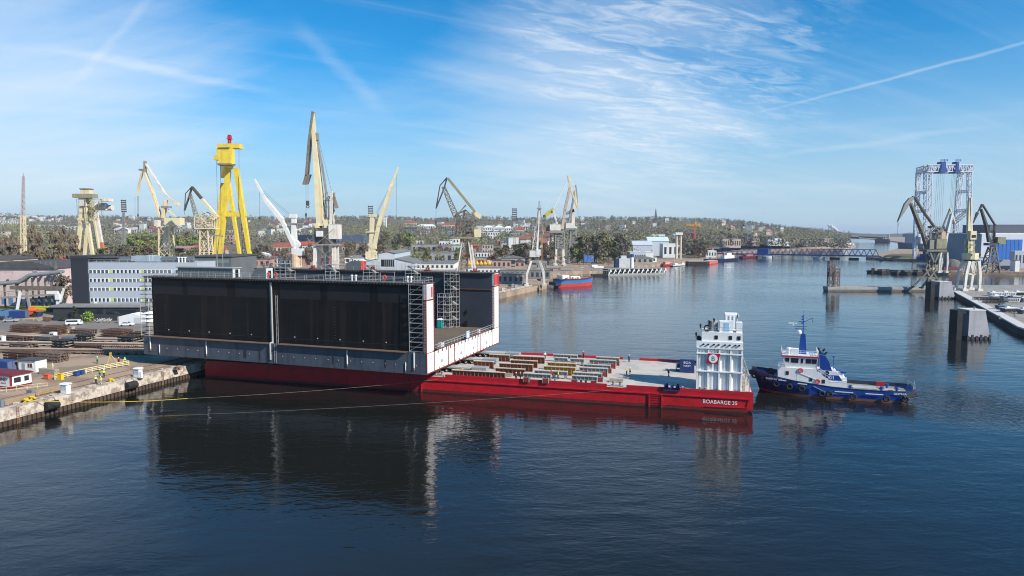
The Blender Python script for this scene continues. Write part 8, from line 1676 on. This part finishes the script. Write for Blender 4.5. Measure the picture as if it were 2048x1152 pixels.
bld('white_store', 'white store box right of the tarpaulined boat', 2031, 2040, 521, 575, 6, wall_w, z0=2.6, cat='store'); bld('white_store', 'pale blue and white low store behind the cream quay crane', 1958, 1976, 516, 640, 10, mat('store pale blue', (.4, .5, .62), (.6, .64, .68), .6, .2), rows=1, cols=5, z0=2.6, cat='store')
for px, m, lab in ((1998, bblk, 'black truck in the row before the blue door'), (2008, mat('truck red', (.5, .03, .06), rough=.4), 'first red truck before the blue door'), (2017, bblk, 'black truck between two red ones'), (2025, MATS['truck red'], 'second red truck before the blue door'), (2034, MATS['truck red'], 'third red truck, rightmost before the blue door'), (1990, whp, 'white truck leftmost before the blue door')):
    t_ = thing('truck', lab, 'truck', at(px, 523, 2.6), 0, 'trucks in a row before the hall'); b = MB(); b.box(-2, 2, 0, 6, 2.0, 5.2); b.build('box_body', m, t_); b = MB(); b.box(-1.9, 1.9, -2.4, -.05, 1.2, 4.2); b.build('cab', m, t_); b = MB(); b.box(-1.7, 1.7, -2.46, -2.4, 2.6, 3.8); b.build('windscreen', glass, t_); b = MB()
    for x in (-1.5, 1.5):
        for y in (-1.4, 4.4): b.lathe([(.3, -.25), (.7, -.22), (.7, .22), (.3, .25)], (x, y, .7), 10, 'x')
    b.box(-1.0, 1.0, -2, 5.8, .9, 2.0); b.build('wheel', bblk, t_)
bld('kiosk', 'white-roofed stair kiosk at the right edge before the hall', 2030, 2060, 503, 640, 6, mat('kiosk grey', (.4, .43, .5), (.3, .33, .4), .6, .5), 'flat', wall_w, 1, 4, z0=2.6)
# ---------------------------------------------------------------- jetty, dolphins and the right quay
t_ = thing('jetty', 'low concrete jetty ending in a brown scaffold tower', 'jetty', (190, 409, 0), 0); b = MB(); b.box(0, 62, 0, 7, 1.0, 2.6); b.build('deck', mat('jetty concrete', (.42, .39, .36), (.28, .26, .24), .85, .3), t_); b = MB(); b.box(.3, 61.7, .3, 6.7, -2, 1.0); b.build('wall', mat('jetty wall', (.22, .20, .18), (.12, .11, .1), .9, .4, streak=.4, sc=(.1, .08, .06)), t_); b = MB()
for k in range(12): b.box(6 + k * 3, 7.2 + k * 3, 5, 6, 2.6, 2.75)
b.build('kerb', rustl, t_)
t_ = thing('navigation_tower', 'brown scaffold-like navigation tower at the jetty end', 'tower', (191, 410, 2.6), 0); b = MB(); b.lattice((2.2, 2.5, 0), (2.2, 2.5, 15.5), 3.0, 3.0, 6, .12, rc=.2); b.lattice((5.6, 2.5, 0), (5.6, 2.5, 11), 2.6, 2.6, 5, .10, rc=.16); b.build('frame', mat('tower brown', (.17, .12, .10), (.28, .24, .22), .8, .8), t_); b = MB()
for z in (3, 6, 9, 12, 15.4): b.box(.6, 3.8, 1, 4, z, z + .15)
for z in (3, 6, 9, 11): b.box(4.2, 7, 1, 4, z, z + .15)
b.box(.9, 2.2, 1.2, 3.6, 6.2, 8.8); b.box(1.0, 3.2, 1.1, 3.4, 9.3, 11.6); b.box(4.4, 6.6, 1.2, 3.6, 6.2, 8.8); b.build('platform', MATS['tower brown'], t_); b = MB(); b.beam((.2, 1, 15.6), (6, 1, 17.0), .3); b.build('roof_beam', bblk, t_)
dolm = mat('dolphin concrete', (.40, .39, .41), (.30, .29, .31), .85, .3, streak=.35, sc=(.22, .21, .22))
for px, pw, yt, yb, lab in ((1936, 44, 622, 679, 'near concrete mooring dolphin with a sloping side and black fender pile'), (1878, 32, 565, 598, 'far concrete mooring dolphin with a sloping side and black fender pile')):
    q = at(px, yb); k = q.y / FPX; W_ = pw * k; Hh = (yb - yt) * k * 1.02; t_ = thing('mooring_dolphin', lab, 'dolphin', q, 0, 'concrete mooring dolphins'); b = MB(); b.prism([(0, .8), (W_, .8), (W_ * .74, Hh), (0, Hh)], 0, W_ * .9, 'y'); b.build('body', dolm, t_); b = MB(); b.prism([(-.08, Hh + .02), (W_ * .74 + .1, Hh + .02), (W_ * .74 + .1, Hh + .3), (-.08, Hh + .3)], -.1, W_ * .9 + .1, 'y'); b.build('cap', mat('cap pale', (.62, .60, .58), rough=.8), t_)
    b = MB(); b.box(-W_ * .52, -W_ * .28, .2, W_ * .6, -2, Hh + .1); b.box(-W_ * .3, 0, .4, 1.4, Hh - .9, Hh - .3); b.build('fender_pile', bblk, t_); b = MB()
    for i in range(6): b.box(W_ * i / 5 - .35, W_ * i / 5 + .35, -.12, .8, -2, 1.6 if i % 2 else 1.2)
    b.box(0, W_, .1, W_ * .85, -2, .8); b.build('pile_row', mat('pile dark', (.05, .05, .055), rough=.8), t_); b = MB(); b.lathe([(.25, Hh + .3), (.2, Hh + .9), (.35, Hh + 1.0), (.35, Hh + 1.2)], (W_ * .35, 1.5, 0), 10); b.build('bollard', steelg, t_)
# quay edge of the right quay: pale coping over a dark face
t_ = thing('quay_wall', 'pale coping over a dark blue-black wall along the right quay', 'quay wall', (0, 0, 0)); E = [(150, 150), (176, 235), (248, 382)]; b = MB(); f_ = MB()
for (xa, ya), (xb, yb) in zip(E, E[1:]):
    d = Vector((xb - xa, yb - ya, 0)); a_ = math.atan2(d.y, d.x); n_ = Vector((-d.y, d.x, 0)).normalized(); A = Vector((xa, ya, 0)); B2 = Vector((xb, yb, 0))
    b.beam(A - n_ * 1.4 + Vector((0, 0, 2.45)), B2 - n_ * 1.4 + Vector((0, 0, 2.45)), 3.6, .5); f_.beam(A + n_ * .25 + Vector((0, 0, .2)), B2 + n_ * .25 + Vector((0, 0, .2)), .5, 4.0)
b.build('coping', mat('coping pale', (.62, .58, .54), (.45, .42, .39), .85, .4), t_); f_.build('wall_face', mat('quay face dark', (.018, .020, .028), (.05, .045, .04), .8, .4), t_)
t_ = thing('lamp_post', 'thin pale lamp post beside the cream quay crane', 'lamp post', at(1966, 587, 2.6)); b = MB(); b.tube((0, 0, 0), (0, 0, 12.5), .14, 6, .08); b.build('pole', galv, t_); b = MB(); b.box(-.9, .9, -.15, .15, 12.4, 12.6); b.build('lamp_head', galv, t_)
# hull sections stored on the right quay
secw = mat('section white', (.72, .71, .69), (.58, .57, .55), .6, .5); secb = mat('section blue', (.10, .14, .24), (.3, .32, .36), .6, .5)
def hullsec(px, py, ln, wd, ht, m1, m2, label):
    t_ = thing('hull_section', label, 'hull section', at(px, py, 2.62), random.uniform(-.1, .1), 'hull sections stored on the right quay'); b = MB(); b.frust((.3, ln - .3, .2, wd - .2), (0, ln, 0, wd), .35, ht); b.build('shell', m2, t_); b = MB(); b.box(-.1, ln + .1, -.1, wd + .1, ht, ht + .3); b.box(ln * .2, ln * .45, wd * .2, wd * .7, ht + .3, ht + .9); b.build('top_plate', m1, t_); b = MB()
    for x in (.15, .5, .82): b.box(x * ln, x * ln + .4, .1, wd - .1, 0, .35)
    b.build('block', timb, t_)
    b = MB()
    for k in range(6): b.box(ln * (.06 + k * .15), ln * (.06 + k * .15) + .35, -.04, .06, .7, ht - .3)
    b.build('opening', bblk, t_)
for px, py, ln, wd, ht, m1, m2, lab in ((1981, 592, 6, 3, 1.6, secw, secw, 'white hull section beside the lamp post, back row left'), (2004, 592, 7, 3, 1.7, secw, secw, 'white hull section in the back row, middle'), (2030, 591, 6, 3, 1.6, secw, bblk, 'white-topped dark section in the back row, right'), (1985, 599, 7, 3, 1.6, secw, secw, 'white hull section in the second row left'), (2008, 601, 8, 3, 1.8, secw, secb, 'white-topped blue section in the second row'), (2016, 605, 6, 3.2, 2.2, mat('section navy', (.04, .06, .14), rough=.6), secw, 'white boxy section with a navy top'), (2043, 605, 6, 3.2, 2.2, secw, secb, 'blue and white section at the right edge'),
    (2010, 625, 6, 3, 1.6, secw, mat('section slate', (.07, .08, .11), (.15, .15, .17), .7, .8), 'slate section with a pale top near the quay edge'), (1996, 619, 5, 2.6, 1.5, secb, MATS['section slate'], 'slate-blue section behind the one at the quay edge'), (2042, 628, 6, 3, 1.7, secw, MATS['section slate'], 'slate section at the right edge near the lamp')):
    hullsec(px, py, ln, wd, ht, m1, m2, lab)
for px, py, n, lab in ((1955, 600, 7, 'black lattice rack row nearest the quay edge'), (1975, 607, 6, 'second dark lattice rack row'), (1990, 602, 6, 'dark lattice rack behind the hull sections')):
    t_ = thing('lattice_rack', lab, 'rack', at(px, py, 2.62), -.1, 'lattice racks on the right quay'); b = MB()
    for k in range(n): b.lattice((k * 1.5, 0, .2), (k * 1.5, 3.4, .2), .9, 1.8, 3, .05); b.box(k * 1.5 - .5, k * 1.5 + .5, .2, 3.2, -.02, .15)
    b.build('frame', cdark, t_); b = MB(); b.beam((-.6, -.2, 1.3), (n * 1.5, -.2, 1.3), .15); b.build('tie_bar', cdark, t_)
for px, py, lab in ((1999, 638, 'white capped bollard post on the right quay coping'), (2030, 632, 'dark bollard post on the right quay'), (1958, 602, 'small bollard on the right quay by the racks')): t_ = thing('mooring_bollard', lab, 'bollard', at(px, py, 2.7), 0, 'bollards on the right quay'); b = MB(); b.lathe([(.22, 0), (.2, .9), (.38, 1.0), (.4, 1.25), (.2, 1.35)], (0, 0, 0), 10); b.build('post', galv if 'white' in lab else steelg, t_); b = MB(); b.box(-.5, .5, -.5, .5, -.02, .06); b.build('base_plate', rust, t_)
# ---------------------------------------------------------------- quay clutter behind the dock
rr = random.Random(9); mm = [steelg, whp, bluegrey, cgrey, brickw, teal, cblu, rustl]
for k in range(26):
    s_ = rr.uniform(215, 310); off = rr.uniform(3, 22); q = Q(s_, off) if s_ < 247 else (Q(s_, off)[0] + 10, Q(s_, off)[1]); w_ = rr.uniform(1, 2.6); m = mm[k % 8]; t_ = thing('quay_cabinet', ('grey', 'white', 'blue-grey', 'dull grey', 'stone-coloured', 'teal', 'navy', 'rusty')[k % 8] + ' cabinet on the quay behind the dock', 'cabinet', (q[0], q[1], GZ), rr.uniform(-.3, .3), ('grey', 'white', 'blue-grey', 'dull grey', 'stone-coloured', 'teal', 'navy', 'rusty')[k % 8] + ' cabinets on the far quay'); b = MB(); b.box(-w_ / 2, w_ / 2, -.8, .8, .1, rr.uniform(1.2, 2.6)); b.build('body', m, t_); b = MB(); b.box(-w_ / 2 - .1, w_ / 2 + .1, -.9, .9, 0, .1); b.build('plinth', conc, t_)
railing([(-13, 345, GZ), (12, 408, GZ)], wall_w, 'low white railing along the far quay behind the dock', 1.1, .06, 2.4); railing([(2, 440, GZ), (46, 470, GZ)], wall_w, 'row of white rail posts behind the moored ship', 1.4, .10, 2.0, 1) if False else None
for k, (px0, px1, yt, Y, m, lab) in enumerate(((940, 1048, 549, 430, cgrey, 'long low grey pipe gallery behind the dock end'), (1000, 1100, 541, 475, roofg, 'long low dark shed roof behind the slim quay crane'), (930, 1010, 536.5, 500, wall_w, 'low white wall behind the yellow machine row'), (1098, 1180, 533, 555, wall_w, 'white low breakwater wall behind the moored ship'), (1085, 1165, 538, 520, wall_g, 'grey low stage behind the moored ship'))):
    if k in (3, 4): continue
    bld('low_building', lab, px0, px1, yt, Y, 8, m, 'flat', roofg, 1, 10, 'shed')
for k in range(9): px = 938 + k * 8; t_ = thing('yellow_buoy', 'yellow steel buoy in a row on the yard behind the dock', 'buoy', at(px, 531, GZ), rr.random(), 'yellow buoys in a row'); b = MB(); b.lathe([(.4, 0), (2.0, .9), (2.2, 2.0), (1.0, 3.4), (.3, 4.6)], (0, 0, 0), 9); b.build('float', mat('buoy yellow', (.70, .42, .03), (.55, .32, .04), .6, .8), t_); b = MB(); b.beam((-.8, 0, 3), (0, 0, 5.6), .2); b.beam((.8, 0, 3), (0, 0, 5.6), .2); b.build('cage', MATS['buoy yellow'], t_)
for px, m, lab in ((989, mat('box green', (.04, .33, .12), rough=.6), 'bright green container behind the yellow buoys'), (1003, MATS['box green'], 'second bright green container behind the yellow buoys'), (955, mat('box wine', (.22, .05, .05), rough=.7), 'wine-red container left of the green ones'), (975, wall_w, 'white container between the wine-red and green ones'), (1085, mat('box rust', (.38, .09, .07), rough=.7), 'rust-red container beside the slim quay crane')): q = at(px, 527, GZ); q2 = at(px + 12, 527, GZ); container(px + 12, 528, q2.x - q.x, m, lab, 'containers behind the dock', 0, 4)
for k in range(34):
    px = rr.uniform(940, 1190); y = rr.uniform(430, 640); x = (px - 1024) / FPX * y
    if not over_land(x, y) or not over_land(x + 8, y - 6): continue
    m, nm = ((rustl, 'rusty'), (galv, 'pale grey'), (br, 'brown'), (whp, 'white'), (timb, 'timber-coloured'))[k % 5]; t_ = thing('pipe_stack', nm + ' pipe stack lying in the yard behind the dock end', 'pipe stack', (x, y, GZ), rr.uniform(-.3, .3), nm + ' pipe stacks behind the dock end'); b = MB(); ln = rr.uniform(5, 12)
    for j in range(3):
        for i in range(4 - j): b.tube((0, i * .8 + j * .4, .5 + j * .7), (ln, i * .8 + j * .4, .5 + j * .7), .38, 7)
    b.build('pipes', m, t_); b = MB()
    for q in (.15, .8): b.box(ln * q, ln * q + .25, -.5, 3, 0, .14)
    b.build('bearer', timb, t_)
# white framed roof structure
t_ = thing('frame_tent', 'white tubular roof frame beside the dark navy house', 'frame', at(1002, 530, GZ)); k_ = at(1002, 530, GZ).y / FPX; b = MB()
for i in range(6): x = i * 5 * k_; b.beam((x, 0, 0), (x, 0, 14 * k_), .25); b.beam((x, 8, 0), (x, 8, 14 * k_), .25); b.beam((x, 0, 14 * k_), (x, 4, 18 * k_), .25); b.beam((x, 8, 14 * k_), (x, 4, 18 * k_), .25)
for z, y in ((14 * k_, 0), (18 * k_, 4), (7 * k_, 0)): b.beam((0, y, z), (25 * k_, y, z), .2)
b.build('frame', whp, t_)
# chimneys and a smoke plume on the horizon
for px, yt, lab in ((1645, 457, 'thin far chimney left of the smoking one'), (1658, 451, 'thin far chimney right beside the white plume')):
    Yc = 5200; q = atY(px, yt, Yc); t_ = thing('chimney', lab, 'chimney', (q.x, Yc, 0), 0, 'far chimneys'); b = MB(); b.tube((0, 0, 0), (0, 0, q.z), 3.6, 8, 2.6); b.build('shaft', wall_g, t_); b = MB(); b.tube((0, 0, q.z), (0, 0, q.z + 4), 3.0, 8); b.build('rim', brick, t_)
Yc = 5200; b = MB(); rr = random.Random(2)
for k in range(26): t = k / 25; q = atY(1682 - t * 22 - (t * 3), 466 - t * 14 - t * t * 2, Yc); r_ = 3 + 8 * math.sin(t * 2.6); b.lathe([(r_ * .3, -r_ * .9), (r_ * .8, -r_ * .5), (r_, 0), (r_ * .8, r_ * .5), (r_ * .3, r_ * .9)], (q.x + rr.uniform(-9, 9), Yc + rr.uniform(-20, 20), q.z + rr.uniform(-7, 7)), 9)
sm = bpy.data.materials.new('smoke'); sm.use_nodes = True; sm.node_tree.nodes['Principled BSDF'].inputs['Base Color'].default_value = (.9, .9, .9, 1); sm.node_tree.nodes['Principled BSDF'].inputs['Roughness'].default_value = 1; sm.node_tree.nodes['Principled BSDF'].inputs['Alpha'].default_value = .55
tag(b.build('smoke', sm, smooth=True), kind='stuff')
# ---------------------------------------------------------------- air
hzm = bpy.data.materials.new('haze'); hzm.use_nodes = True; tt = hzm.node_tree; tt.nodes.clear(); pv = tt.nodes.new('ShaderNodeVolumePrincipled'); oo = tt.nodes.new('ShaderNodeOutputMaterial'); tt.links.new(pv.outputs[0], oo.inputs['Volume'])
pv.inputs['Color'].default_value = (.80, .88, 1, 1); pv.inputs['Density'].default_value = 0.00006; pv.inputs['Anisotropy'].default_value = .2
if HAZE:
    b = MB(); b.box(-7000, 9500, -500, 16500, -5, 140); tag(b.build('haze', hzm), kind='stuff')
